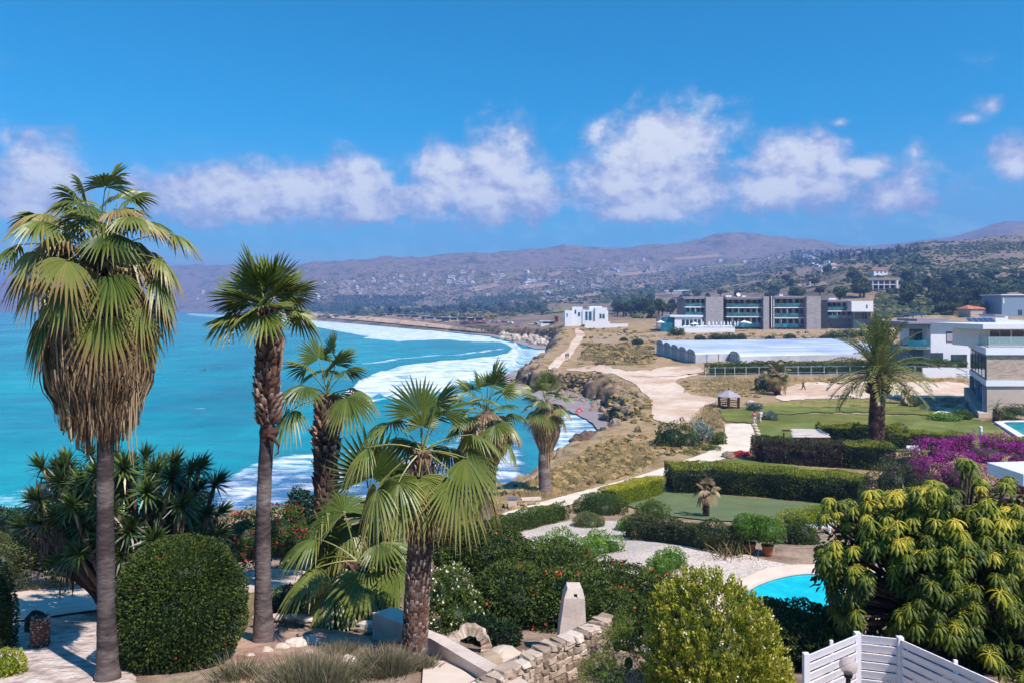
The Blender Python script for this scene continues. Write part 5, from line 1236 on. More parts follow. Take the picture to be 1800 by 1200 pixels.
a = Acc(); ring(a, 1.0, 1.10, lv+.02, lv+.02); ring(a, 1.0, 1.0, lv, lv+.02); ring(a, 1.10, 1.10, lv+.02, lv-.6); a.build('coping', M['coping'], o)
# far pool at the right
z = on(1790, 92)[2]+.25
o = thing('swimming_pool', 'corner of a rectangular pool with white edge at the right of the bright lawn', 'pool', (62, 92, z))
q = np.array([lvl(a, b, z) for a, b in ((1763,742),(1775,741),(1900,741),(1960,768),(1800,764))]); q2 = np.array([lvl(a, b, z) for a, b in ((1748,740),(1772,738),(1905,738),(1990,776),(1794,769))])
a = Acc(); a.add([(x, y, z) for x, y in q]+[(x, y, z) for x, y in q2], [(i, (i+1) % 5, 5+(i+1) % 5, 5+i) for i in range(5)]); a.add([(x, y, z) for x, y in q2]+[(x, y, z-.8) for x, y in q2], [(i, (i+1) % 5, 5+(i+1) % 5, 5+i) for i in range(5)]); a.build('coping', M['white'], o)
a = Acc(); a.add([(x, y, z-.05) for x, y in q], None, [(0, i, i+1) for i in range(1, 4)]); a.build('water', M['poolf'], o)

# white slatted fence with its three panels, and the globe lamp
hz_ = CZ-4.2
post = [((px-CX)/F*dd, dd) for px, dd in ((1417, 8.95), (1507, 9.53), (1582, 9.40), (1800, 8.05))]
o = thing('slat_fence', 'white slatted garden fence in three angled panels, bottom right', 'fence', (post[1][0], post[1][1], hz_-1.7))
for (x, y) in post[:3]:
    a = Acc(); a.box(x-.035, x+.035, y-.035, y+.035, hz_-1.7, hz_+.02); a.build('post', M['fencew'], o)
for (x0, y0), (x1, y1) in zip(post[:-1], post[1:]):
    a = Acc(); e = np.array([x1-x0, y1-y0]); L = np.linalg.norm(e); e /= L; nn = np.array([-e[1], e[0]])*.011
    for k in range(15):
        z1 = hz_-.004-k*.113; z0 = z1-.104
        p, q = np.array([x0, y0])+e*.037, np.array([x1, y1])-e*.037; t = nn*1.4
        a.hexa([(*(p-nn+t), z0), (*(q-nn+t), z0), (*(q+nn+t), z0), (*(p+nn+t), z0), (*(p-nn-t), z1), (*(q-nn-t), z1), (*(q+nn-t), z1), (*(p+nn-t), z1)])
    if L > .9:
        m_ = (np.array([x0, y0])+np.array([x1, y1]))/2; a.box(m_[0]-.02, m_[0]+.02, m_[1]+.02, m_[1]+.05, hz_-1.7, hz_+.03)
    a.build('slat_panel', M['fencew'], o)
d = 8.4; p = P(1491, 1169, d); o = thing('globe_lamp', 'garden lamp with clear smoky globe on a black post, in front of the white fence', 'lamp', (p[0], p[1], CZ-5.6))
m, nt = newmat('smoky_globe'); bs = nd(nt, 'ShaderNodeBsdfPrincipled'); bs.inputs['Base Color'].default_value = (.66, .54, .5, 1); bs.inputs['Roughness'].default_value = .06; bs.inputs['Transmission Weight'].default_value = .85; bs.inputs['IOR'].default_value = 1.12
bs.inputs['Transmission Weight'].default_value = 0; tr_ = nd(nt, 'ShaderNodeBsdfTransparent'); tr_.inputs[0].default_value = (.9, .82, .78, 1); mx_ = nd(nt, 'ShaderNodeMixShader'); mx_.inputs[0].default_value = .5; nt.links.new(tr_.outputs[0], mx_.inputs[1]); nt.links.new(bs.outputs[0], mx_.inputs[2]); nt.links.new(mx_.outputs[0], nd(nt, 'ShaderNodeOutputMaterial').inputs[0])
a = Acc(); a.ball(p, .098, 24, 16); a.build('globe', m, o, True)
a = Acc(); a.tube([(p[0], p[1], CZ-5.6), (p[0], p[1], p[2]-.09)], .026, 12); a.tube([(p[0], p[1], p[2]-.13), (p[0], p[1], p[2]-.082)], [.045, .05], 14); a.build('post', M['black'], o)

# dry stone wall
A = np.array([P(1062, 1074, 14.35), P(1054, 1081, 14.2), P(1030, 1092, 13.8), P(1000, 1107, 13.4), P(965, 1122, 13.05), P(925, 1143, 12.6), P(890, 1160, 12.3), P(858, 1180, 12.0), P(820, 1202, 11.6)])
sl_ = np.concatenate([[0], np.cumsum(np.linalg.norm(np.diff(A[:, :2], axis=0), axis=1))]); tot = sl_[-1]
def wp(t): return np.stack([np.interp(t, sl_, A[:, i]) for i in range(3)], -1)
o = thing('stone_wall', 'curved dry stone wall of pale blocks with rough coping, below the chimney', 'wall', (A[4][0], A[4][1], A[4][2]-1.0))
a = Acc(); cp = Acc()
def stone(acc, t0, t1, z0, z1, th, off, tint, j=.012):
    p, q = wp(t0), wp(t1); e = nrm(q-p)[:2]; e = e/np.linalg.norm(e); nn = np.array([e[1], -e[0]]); nn = nn if nn[0] > 0 else -nn     # face to the right / near side
    V = []
    for z in (z0, z1):
        for (pp, s) in ((p, off), (q, off), (q, off-th), (p, off-th)):
            w = pp[:2]+nn*s; zz = pp[2]+z
            V.append((w[0]+rng.normal()*j, w[1]+rng.normal()*j, zz+rng.normal()*j))
    V = np.array(V); c = V.mean(0); r = rng.uniform(.02, .05)
    fc = V.copy()
    # bulging front: inset copy pushed outwards
    f4 = V[[0, 1, 5, 4]]; cc = f4.mean(0); inn = cc+(f4-cc)*.72+np.array([nn[0], nn[1], 0])*r
    acc.add(np.concatenate([V, inn]), [(4,5,6,7), (2,3,7,6), (1,2,6,5), (3,0,4,7), (8,9,10,11), (0,1,9,8), (1,5,10,9), (5,4,11,10), (4,0,8,11)], tint=tint)
z = -.12; row = 0
while z > -1.5:
    h = rng.uniform(.09, .14); t = rng.uniform(-.1, 0)
    while t < tot:
        L = rng.uniform(.12, .28); stone(a, max(t+.008, 0), min(t+L-.008, tot), z-h+.012, z, .2, .2+rng.normal()*.012, np.clip(rng.normal(.45, .2), 0, 1)); t += L
    z -= h; row += 1
k = 24; ts = np.linspace(0, tot, k)
for i in range(k-1): stone(a, ts[i], ts[i+1], -1.6, -.14, .36, .17, .15, .0)
t = 0
while t < tot:
    L = rng.uniform(.10, .22); stone(cp, t+.006, min(t+L-.006, tot), -.13, -.04+rng.normal()*.02, .26, .21+rng.normal()*.02, np.clip(rng.normal(.62, .2), 0, 1), .016); t += L
a.build('stone_face', M['stone'], o); cp.build('coping_stones', M['stone'], o)

# chimney
d = 15.; g = on(1007, d); o = thing('chimney', 'tapered cream chimney with a small square hole behind the stone wall', 'chimney', g); a = Acc()
def ringq(y, x0, x1, dep):
    y += 9
    return [P(x0, y, d), P(x1, y, d), P(x1, y, d)+[0, dep, 0], P(x0, y, d)+[0, dep, 0]]
lv_ = [ringq(1190, 978, 1032, .62), ringq(1100, 984, 1031, .56), ringq(1042, 992, 1028, .46)]
top = ringq(1026, 998, 1022, .34)
for lo, hi in zip(lv_[:-1], lv_[1:]): a.add(np.array(lo+hi), [(0,1,5,4), (1,2,6,5), (2,3,7,6), (3,0,4,7)])
# the front of the head is a frame round the hole
x0, x1 = 1009, 1015; y0, y1 = 1037.5, 1044
def qf(pts, dep=0): a.add(np.array([P(px, py, d)+[0, dep, 0] for px, py in pts]), [(0, 1, 2, 3)])
h0 = lv_[2]; a.add(np.array([h0[1], h0[2], top[2]+[0,.05,0], top[1]+[0,.05,0]]), [(0,1,2,3)]); a.add(np.array([h0[3], h0[0], top[0]+[0,.05,0], top[3]+[0,.05,0]]), [(0,1,2,3)]); a.add(np.array([h0[2], h0[3], top[3]+[0,.05,0], top[2]+[0,.05,0]]), [(0,1,2,3)])
f = lambda px, py: P(px, py+9, d)+[0, .05*np.clip((1042-py)/16, 0, 1), 0]
C4 = [f(992, 1042), f(1028, 1042), f(1022, 1026), f(998, 1026)]; Hh = [f(x0, 1041.5), f(x1, 1041.5), f(x1, 1035), f(x0, 1035)]
a.add(np.array(C4+Hh), [(0,1,5,4), (1,2,6,5), (2,3,7,6), (3,0,4,7)])
b4 = [q+[0, .2, 0] for q in Hh]; a.add(np.array(Hh+b4), [(0,1,5,4), (1,2,6,5), (2,3,7,6), (3,0,4,7)])
a.add(np.array([t_+[0,.05,0] for t_ in top]), [(0,1,2,3)]); a.build('shaft', M['plaster'], o)
a = Acc(); a.add(np.array([q-[.0, .0, 0] for q in b4]), [(0,1,2,3)]); a.build('flue_hole', M['darkw'], o)

# stone arch lying behind the plaster wall
d = 15.2; c = P(822, 1140, d); s = d/F; o = thing('stone_ring', 'weathered stone arch like an old well ring beside the plaster wall', 'stone arch', (c[0], c[1], c[2]-.35)); a = Acc(); k = 28; V = []
for i in range(k):
    th = R(-20)+R(215)*i/(k-1); jr = 1+.08*vn(i*.35, 1.0, 0, 3)
    for (r, dy) in ((25+2*vn(i*.4,0,0,2), -.10), (40*jr, -.09), (40*jr, .09), (25, .10)): V.append(c+np.array([r*s*math.cos(th), dy+.12*math.cos(th), r*s*math.sin(th)]))
V = np.array(V)+rng.normal(size=(4*k, 3))*.012
a.add(V, [(4*i+j, 4*i+(j+1) % 4, 4*i+4+(j+1) % 4, 4*i+4+j) for i in range(k-1) for j in range(4)]+[(0, 1, 2, 3), (4*k-1, 4*k-2, 4*k-3, 4*k-4)], tint=np.clip(.6+.25*rng.normal(size=4*k), 0, 1)); a.build('ring', M['stone'], o)
a = Acc(); a.ball(P(885, 1150, 14.2), (.35, .3, .16), 12, 8, tint=.8, lump=.3); a.ball(P(862, 1160, 14), (.25, .2, .14), 10, 7, tint=.5, lump=.3, seed=4); a.build('fallen_stone', M['stone'], o)

# plaster wall: upright slab and the long sloping run
o = thing('plaster_wall', 'low cream plaster wall with an upright end, running down to the bottom edge', 'wall', on(700, 16.4))
a = Acc(); d = 16.5; V = []
for (px, py, dd) in ((655, 1150, d), (710, 1178, d-.3), (655, 1076, d), (710, 1097, d-.3)): V.append(P(px, py, dd))
bk = [v+np.array([.42, .22, 0.04]) for v in V]
a.add(np.array(V+bk), [(0,1,3,2), (1,5,7,3), (5,4,6,7), (4,0,2,6), (2,3,7,6)])
a.build('end_slab', M['plaster'], o)
a = Acc(); line = [(700, 1098, 16.3), (760, 1123, 15.0), (830, 1165, 13.2), (890, 1200, 11.9), (935, 1228, 11.0)]; Lf, Rt = [], []
for px, py, dd in line:
    p = P(px, py, dd); Lf.append(p); Rt.append(p+np.array([.27, .13, 0]))
n = len(line); V = np.array(Lf+Rt+[p-[0, 0, .9] for p in Lf]+[p-[0, 0, .9] for p in Rt]); Q = []
for i in range(n-1): Q += [(i, i+1, n+i+1, n+i), (2*n+i, 2*n+i+1, i+1, i), (n+i, n+i+1, 3*n+i+1, 3*n+i)]
Q += [(0, n, 3*n, 2*n)]; a.add(V, Q); a.build('sloping_run', M['plaster'], o)

# low stone edging and boulders in the near garden
o = thing('stone_edging', 'low crumbling stone terrace edge behind the slender palm', 'wall', on(540, 17.5)); a = Acc()
ed = G([448, 475, 500, 530, 556, 575, 600, 625, 648], [1104, 1100, 1098, 1099, 1106, 1104, 1102, 1108, 1118]); e2 = nrm(np.gradient(ed, axis=0))
for i in range(len(ed)-1):
    for lay in range(3):
        L = np.linalg.norm(ed[i+1]-ed[i]); k = max(1, int(L/.3))
        for j in range(k):
            p = ed[i]+(ed[i+1]-ed[i])*((j+.5)/k); a.ball(p+np.array([rng.normal()*.02, rng.normal()*.03, .02+.10*lay]), (L/k*.58, .13, .075), 8, 6, tint=(.25, .4, .9)[lay]+rng.normal()*.1, lump=.25, seed=i*9+j+lay)
a.build('edge_stones', M['stone'], o)
def rocks(name, label, cat, pts, g=None):
    for px, py, r, t in pts:
        p = G1(px, py); s = p[1]/F; a = Acc(); a.ball(p+[0, 0, r*s*.25], (r*s, r*s*.8, r*s*.6), 10, 7, tint=t, lump=.5, seed=int(px)); tag(a.build(name, M['stone'], loc=p), label, cat, g)
rocks('boulder', 'pale flat stone in the ochre soil under the slender palm', 'rock', [(495, 1142, 14, .9), (520, 1138, 20, .95), (545, 1132, 18, .9), (470, 1148, 12, .8), (440, 1156, 10, .85), (540, 1150, 12, .6)], 'flat stones in the ochre soil')
rocks('boulder', 'white rock beside the wispy grass tufts at the bottom', 'rock', [(612, 1165, 16, 1), (622, 1180, 12, .95)], 'white rocks between the tufts')
pts = [(rng.uniform(-5, 170), rng.uniform(1092, 1198)) for _ in range(170)]
rocks('limestone_chunk', 'small white limestone chunk in the rubble bed at the left', 'rock', [(a_, b_, rng.uniform(1.5, 5.5), rng.uniform(.55, 1)) for a_, b_ in pts], 'limestone chunks in the left bed')
# cycad stump
b = G1(68, 1140); s = b[1]/F; o = thing('cycad_stump', 'ribbed cone shaped palm stump on the limestone bed at the left', 'plant stump', b); a = Acc(); a.tube([b, b+[.02, 0, .2], b+[.05, 0, .55], b+[.05, 0, .68]], [14*s, 15*s, 14*s, 8*s], 14, tint=.4); boots(a, b+[0, 0, .02], b+[.05, 0, .68], 14*s, 11*s, 13, 12, .09, .5, .9); a.build('trunk', M['boot'], o)
b = G1(64, 1112); a = Acc(); a.ball(b+[0, 0, .2], (.26, .22, .36), 12, 9, tint=.1, lump=.3); tag(a.build('boulder', M['boot'], loc=b), 'upright dark brown rock behind the ribbed palm stump', 'rock')

# bench and litter bin of stone by the garden path
def onb(px, py): b = G1(px, py); return b, b[1]/F
b, s = onb(935, 889); o = thing('stone_bench', 'pale stone bench at the garden path by the lone skirted palm', 'bench', b); a = Acc()
a.hexa([b+[-.72, -.2, .42], b+[.68, .05, .42], b+[.6, .5, .42], b+[-.8, .25, .42], b+[-.72, -.2, .56], b+[.68, .05, .56], b+[.6, .5, .56], b+[-.8, .25, .56]], .9); a.build('seat', M['stone'], o)
for q in ((-.5, .02), (.42, .18)):
    a = Acc(); a.box(b[0]+q[0]-.16, b[0]+q[0]+.16, b[1]+q[1]-.1, b[1]+q[1]+.22, b[2]-.1, b[2]+.418, .75); a.build('leg', M['stone'], o)
b, s = onb(901, 893); o = thing('litter_bin', 'square stone litter bin with dark lid left of the stone bench', 'bin', b); a = Acc(); a.box(b[0]-.3, b[0]+.3, b[1]-.3, b[1]+.3, b[2]-.1, b[2]+.68, .85); a.build('body', M['stone'], o)
a = Acc(); a.prism([(b[0]-.34, b[1]-.34), (b[0]+.34, b[1]-.34), (b[0]+.34, b[1]+.34), (b[0]-.34, b[1]+.34)], b[2]+.682, b[2]+.76); a.build('lid', M['greym'], o)

# gazebo
b, s = onb(1281, 717); o = thing('gazebo', 'hexagonal timber gazebo with grey shingle roof beside the dirt road', 'gazebo', b); a = Acc(); r = 19*s; hh = 22*s
hexp = [(b[0]+r*math.cos(R(60*i+15)), b[1]+r*math.sin(R(60*i+15))) for i in range(6)]; ro = 1.22
V = [(b[0]+(x-b[0])*ro, b[1]+(y-b[1])*ro, b[2]+hh) for x, y in hexp]+[(b[0], b[1], b[2]+hh+11*s)]; V += [(x, y, z-.08) for x, y, z in V[:6]]
a.add(V, [(i, (i+1) % 6, 7+(i+1) % 6, 7+i) for i in range(6)], [(i, (i+1) % 6, 6) for i in range(6)]+[(7, 7+i+1, 7+i) for i in range(1, 5)]); rf = a.build('roof', M['shingle'], o)
a = Acc(); a.tube([(b[0], b[1], b[2]+hh+11*s-.05), (b[0], b[1], b[2]+hh+14*s)], [.12, .06], 6); a.build('finial', M['wood'], rf)
for x, y in hexp: a = Acc(); a.box(x-.13, x+.13, y-.13, y+.13, b[2]-.3, b[2]+hh-.09); a.build('post', M['wood'], o)
for i in range(6):
    if i == 4: continue
    (x0, y0), (x1, y1) = hexp[i], hexp[(i+1) % 6]; a = Acc()
    for z in (.35, .75, 1.05): a.tube([(x0, y0, b[2]+z), (x1, y1, b[2]+z)], .045, 4)
    a.tube([(x0, y0, b[2]+hh-.3), (x1, y1, b[2]+hh-.3)], .06, 4)
    for k in range(1, 6): f = k/6; a.tube([(x0+(x1-x0)*f, y0+(y1-y0)*f, b[2]+.3), (x0+(x1-x0)*f, y0+(y1-y0)*f, b[2]+1.05)], .03, 4)
    a.build('railing', M['wood'], o)
a = Acc(); a.prism(hexp, b[2]-.3, b[2]+.12); a.build('floor', M['wood'], o)
b, s = onb(1319, 711); a = Acc(); a.ball(b+[0, 0, .3], (.75, .5, .5), 10, 7, tint=.8, lump=.2); tag(a.build('boulder', M['stone'], loc=b), 'pale block like rock right of the gazebo', 'rock')

# pergola
d = 71.; g = on(1430, d); s = d/F; o = thing('pergola', 'pergola with slatted whitish reed roof over the plum hedge', 'pergola', g); zt = P(0, 768, d)[2]
a = Acc(); x0, x1 = (1394-CX)*s, (1463-CX)*s
for k in range(15):
    y0 = d+k*.2; a.box(x0+.06*k+rng.normal()*.08, x1+rng.normal()*.08, y0, y0+.15, zt+.02*k, zt+.06+.02*k, rng.random())
a.build('roof_slats', M['woodl'], o)
a = Acc(); a.box(x0, x1, d-.05, d+.08, zt-.16, zt-.02); a.box(x0, x1, d+2.8, d+2.95, zt+.1, zt+.25); a.build('beam', M['wood'], o)
for x in (x0+.15, x1-.15):
    for y in (d, d+2.85): a = Acc(); a.box(x-.07, x+.07, y-.05, y+.07, g[2]-.3, zt-.02); a.build('post', M['wood'], o)
# bollard light, garden bench, lounger, canopy
b, s = onb(1724, 790); o = thing('bollard_light', 'white bollard light standing between the yellowish hedges', 'lamp', b); a = Acc(); a.tube([b, b+[0, 0, 1.9]], .11, 10); a.build('post', M['white'], o); a = Acc(); a.tube([b+[0, 0, 1.9], b+[0, 0, 2.3]], [.18, .16], 10); a.ball(b+[0, 0, 2.35], (.17, .17, .12), 10, 6); a.build('lamp_head', M['white'], o)
b, s = onb(1606, 800); z = .62; o = thing('garden_bench', 'white garden bench glimpsed between the hedges right of the date palm', 'bench', b); a = Acc()
a.box(b[0]-.6, b[0]+.6, b[1]-.2, b[1]+.2, b[2]+z, b[2]+z+.07); a.build('seat', M['white'], o); a = Acc(); a.box(b[0]-.6, b[0]+.6, b[1]+.2, b[1]+.26, b[2]+z, b[2]+z+.35); a.build('backrest', M['white'], o)
for q in (-.5, .5): a = Acc(); a.box(b[0]+q-.04, b[0]+q+.04, b[1]-.16, b[1]+.16, b[2]-.1, b[2]+z-.003); a.build('leg', M['white'], o)
b, s = onb(1436, 936); o = thing('sun_lounger', 'white slatted sun lounger half hidden behind the upright dark shrub', 'sun lounger', b); a = Acc()
for k in range(9): a.box(b[0]-.7+k*.16, b[0]-.58+k*.16, b[1]-.32, b[1]+.32, b[2]+.36, b[2]+.4)
a.build('seat', M['white'], o); a = Acc()
for k in range(5): a.hexa([b+[.74+.11*k, -.32, .4+.1*k], b+[.84+.11*k, -.32, .49+.1*k], b+[.84+.11*k, .32, .49+.1*k], b+[.74+.11*k, .32, .4+.1*k], b+[.72+.11*k, -.32, .43+.1*k], b+[.82+.11*k, -.32, .52+.1*k], b+[.82+.11*k, .32, .52+.1*k], b+[.72+.11*k, .32, .43+.1*k]])
a.build('backrest', M['white'], o)
for q in (-.6, .6):
    for w in (-.3, .3): a = Acc(); a.box(b[0]+q-.03, b[0]+q+.03, b[1]+w-.03, b[1]+w+.03, b[2]-.05, b[2]+.357); a.build('leg', M['white'], o)
d = 24.; c = P(1846, 822, d); o = thing('garden_canopy', 'white square canopy corner at the right edge above the umbrella tree', 'parasol', on(1830, d)); a = Acc(); s = d/F; w = 80*s
V = [c+[-w, -w*.6, 0], c+[w, -w*.6, 0], c+[w, w*.6, 0], c+[-w, w*.6, 0]]; V += [v-[0, 0, .38] for v in V]; V.append(c+[0, 0, .25])
a.add(V, [(0,1,5,4), (1,2,6,5), (2,3,7,6), (3,0,4,7)], [(0, 1, 8), (1, 2, 8), (2, 3, 8), (3, 0, 8)]); a.build('cloth', M['white'], o); a = Acc(); g = on(1830, d); a.tube([g, c+[0, 0, .2]], .05, 8); a.build('pole', M['greym'], o)
# cream path edging stones along the hedge foot
rocks('edging_stone', 'white stone at the foot of the plum hedge', 'rock', [(1345, 806, 5, 1), (1372, 808, 6, 1), (1395, 810, 5, .95), (1430, 811, 6, 1), (1466, 816, 5, 1), (1330, 803, 4, 1)], 'white stones under the plum hedge')
rocks('boulder', 'grey rounded boulder on the garden path beside the red flowers', 'rock', [(1280, 804, 13, .2)])
rocks('edging_stone', 'pale block of the low stone edge between path and lawn', 'rock', [(1326+k*2.2, 748+k*5, 5, .8) for k in range(7)], 'stone edge of the lawn')
# rockery and broken pillar right
b, s = onb(1590, 711); o = thing('stone_pillar', 'old broken stone pillar with a wider capital near the stone clad house', 'pillar', b); a = Acc(); a.tube([b-[0, 0, .2], b+[.1, 0, 1.0], b+[0, 0, 2.0]], [.75, .62, .55], 9, tint=.45); a.build('shaft', M['stone'], o); a = Acc(); a.tube([b+[0, 0, 2.0], b+[0, 0, 2.35], b+[0, 0, 2.55]], [.6, 1.0, .95], 9, tint=.55); a.build('capital', M['stone'], o)
rocks('boulder', 'brown boulder in the rockery left of the stone clad house', 'rock', [(rng.uniform(1628, 1698), rng.uniform(704, 722), rng.uniform(4, 8), rng.uniform(.2, .8)) for _ in range(34)], 'boulders of the rockery')
sheet('patio_slab', [(1640, 728), (1660, 719), (1700, 720), (1706, 728), (1680, 735)], M['patio'], off=.15)

# ------------------------------------------------------------------ stone clad house at the right edge
FP = [(64.2, 100), (100, 100), (100, 118), (73.2, 118)]
def band(name, mat, par, fp, y0, y1, inset=0.):
    a = Acc(); f = [(x+(inset if i in (0, 3) else 0), y+(inset if i in (0, 1) else 0)) for i, (x, y) in enumerate(fp)]; a.prism(f, CZ-(y1-HY)/F*100, CZ-(y0-HY)/F*100); return a.build(name, mat, par)
o = thing('house', 'stone clad two storey house with glass corner and roof terrace at the right edge', 'house', (70, 106, on(1760, 100)[2]))
band('roof_terrace', M['white'], o, [(x-.35 if i in (0, 3) else x, y-.35 if i < 2 else y) for i, (x, y) in enumerate(FP)], 611.5, 623)
band('stone_wall', M['stonec'], o, FP, 623.2, 667.8, .02)
band('slab', M['white'], o, [(x-.25 if i in (0, 3) else x, y-.25 if i < 2 else y) for i, (x, y) in enumerate(FP)], 668, 677.8)
band('lower_wall', M['render'], o, FP, 678, 735, .02)
sv = np.array([73.2-64.2, 18.0]); sv /= np.linalg.norm(sv); sn = np.array([-sv[1], sv[0]])
def side_panel(name, mat, par, t0, t1, y0, y1, out, th=.06):
    z0, z1 = CZ-(y1-HY)/F*100, CZ-(y0-HY)/F*100; p = np.array([64.2, 100])+sv*t0+sn*out; q = np.array([64.2, 100])+sv*t1+sn*out; i = -sn*th
    a = Acc(); a.hexa([(*p, z0), (*q, z0), (*(q+i), z0), (*(p+i), z0), (*p, z1), (*q, z1), (*(q+i), z1), (*(p+i), z1)]); return a.build(name, mat, par)
for fl_, (y0, y1) in enumerate(((625, 666), (680, 716))):
    for t0 in np.arange(1.0, 18, 3.9):
        w = side_panel('window', M['greym'], o, t0, t0+3.3, y0, y1, .05); side_panel('pane', M['glass'], w, t0+.18, t0+3.12, y0+2, y1-1.5, .11)
for t0 in (.3, 8.2, 16.6): side_panel('column', M['bluegrey'], o, t0, t0+.5, 678, 735, .45, .4)
a = Acc(); fr(a, 1739, 1900, 579, 611, 107, 9); pn = a.build('penthouse', M['white'], o)
for (x0, x1) in ((1741, 1757), (1759, 1776), (1780, 1800)): part('window', M['glass'], o, (x0, x1, 581, 604, 106.9, .08))
a = Acc(); fr(a, 1728, 1900, 570, 578.5, 104.5, 13); a.build('penthouse_roof', M['white'], o)
m, nt = newmat('railing_glass'); bs = nd(nt, 'ShaderNodeBsdfPrincipled'); bs.inputs['Base Color'].default_value = (.45, .62, .62, 1); bs.inputs['Roughness'].default_value = .05; tr_ = nd(nt, 'ShaderNodeBsdfTransparent'); mx_ = nd(nt, 'ShaderNodeMixShader'); mx_.inputs[0].default_value = .35
nt.links.new(tr_.outputs[0], mx_.inputs[1]); nt.links.new(bs.outputs[0], mx_.inputs[2]); nt.links.new(mx_.outputs[0], nd(nt, 'ShaderNodeOutputMaterial').inputs[0]); M['rail'] = m
z0, z1 = CZ-(611-HY)/F*100, CZ-(592-HY)/F*100
a = Acc(); a.box(64.5, 99, 100.1, 100.14, z0, z1); p, q = (64.3, 100.2), (73.2, 117.5); a.hexa([(*p, z0), (*q, z0), (q[0]+.04, q[1], z0), (p[0]+.04, p[1], z0), (*p, z1), (*q, z1), (q[0]+.04, q[1], z1), (p[0]+.04, p[1], z1)]); a.build('glass_railing', M['rail'], o)
a = Acc(); a.prism([(65, 101), (99, 101), (99, 117), (73, 117)], z0-.02, z0+.06); a.build('terrace_deck', M['deck'], o)
a = Acc(); a.hexa([(62.6, 99.2, on(1725, 99)[2]-.5), (64.1, 99.5, on(1740, 99)[2]-.5), (73, 117, 3), (71.5, 117, 3), (62.6, 99.2, CZ-14.2), (64.1, 99.5, CZ-14.2), (73, 117, CZ-12.6), (71.5, 117, CZ-12.6)]); a.build('side_plinth', M['render'], o)

# white villa behind
d = 150.; o = thing('villa', 'white flat roofed villa with a glazed balcony at its left behind the dirt lot', 'house', on(1670, d)); gb = on(1670, d)[2]-.6
part('wall', M['white'], o, (1636, 1760, 569.5, 646, d, 12, .5, 0, gb), (1710, 1800, 573, 646, d+4, 12, .5, 0, gb))
part('roof', M['roofg'], o, (1594, 1715, 565.5, 569.3, d-1.2, 14), (1612, 1668, 560.5, 565.4, d+3, 8))
part('wing_wall', M['bluegrey'], o, (1598, 1635.8, 569.5, 578, d+.3, 11), (1598, 1635.8, 613, 646, d+3, 8, .5, 0, gb))
w = part('balcony', M['bluegrey'], o, (1595, 1635.8, 609.5, 613.5, d-.9, 12)); part('balcony_glass', M['teal'], w, (1596, 1635.6, 598, 609.4, d-.85, .06))
w = part('balcony_window', M['greym'], o, (1599, 1635.6, 578.2, 609.3, d+3.2, .2)); part('pane', M['teal'], w, *[(1600+k*9, 1608+k*9, 580, 609, d+3.1, .08) for k in range(4)])
for (x0, x1, y0, y1, m_) in ((1663.5, 1691.5, 582.5, 602, 'shut'), (1699.5, 1704.5, 582.5, 601, 'glass'), (1672, 1700, 622.5, 635, 'glass'), (1636.5, 1658, 619.5, 643, 'glass')):
    w = part('window', M['greym'], o, (x0, x1, y0, y1, d-.06, .3))
    if m_ == 'shut': part('shutter', flat('lilac_shutter', '#b9a9b4', .6), w, *[(x0+1, x1-1, y0+4+k*3.4, y0+6.9+k*3.4, d-.12, .05) for k in range(4)])
    else:
        mx2 = (x0+x1)/2; part('pane', M['glass'], w, (x0+.7, mx2-.3, y0+.7, y1-.7, d-.1, .03), (mx2+.3, x1-.7, y0+.7, y1-.7, d-.1, .03))
for k in range(5):
    x = 1706+k*9.5; a = Acc(); p = P(x, 568.5, d+3); a.hexa([p, p+[.95, 0, 0], p+[.95, 1.6, 1.0], p+[0, 1.6, 1.0], p+[0, 0, .06], p+[.95, 0, .06], p+[.95, 1.6, 1.06], p+[0, 1.6, 1.06]]); a.build('solar_panel', M['solar'], o)
part('roof_block', M['white'], o, (1750, 1772, 556, 572.8, d+5, 5), (1772.2, 1800, 563, 572.8, d+5, 5)); w = part('roof_block_cap', M['roofg'], o, (1749, 1769, 553, 555.8, d+4.8, 5.4))
b = on(1660, 145); a = Acc(); fr(a, 1622, 1716, 646, 656, 143.5, .4, .5, 0, on(1660, 143)[2]-.8); tag(a.build('garden_wall', M['white'], loc=b), 'low white garden wall in front of the white villa', 'wall')

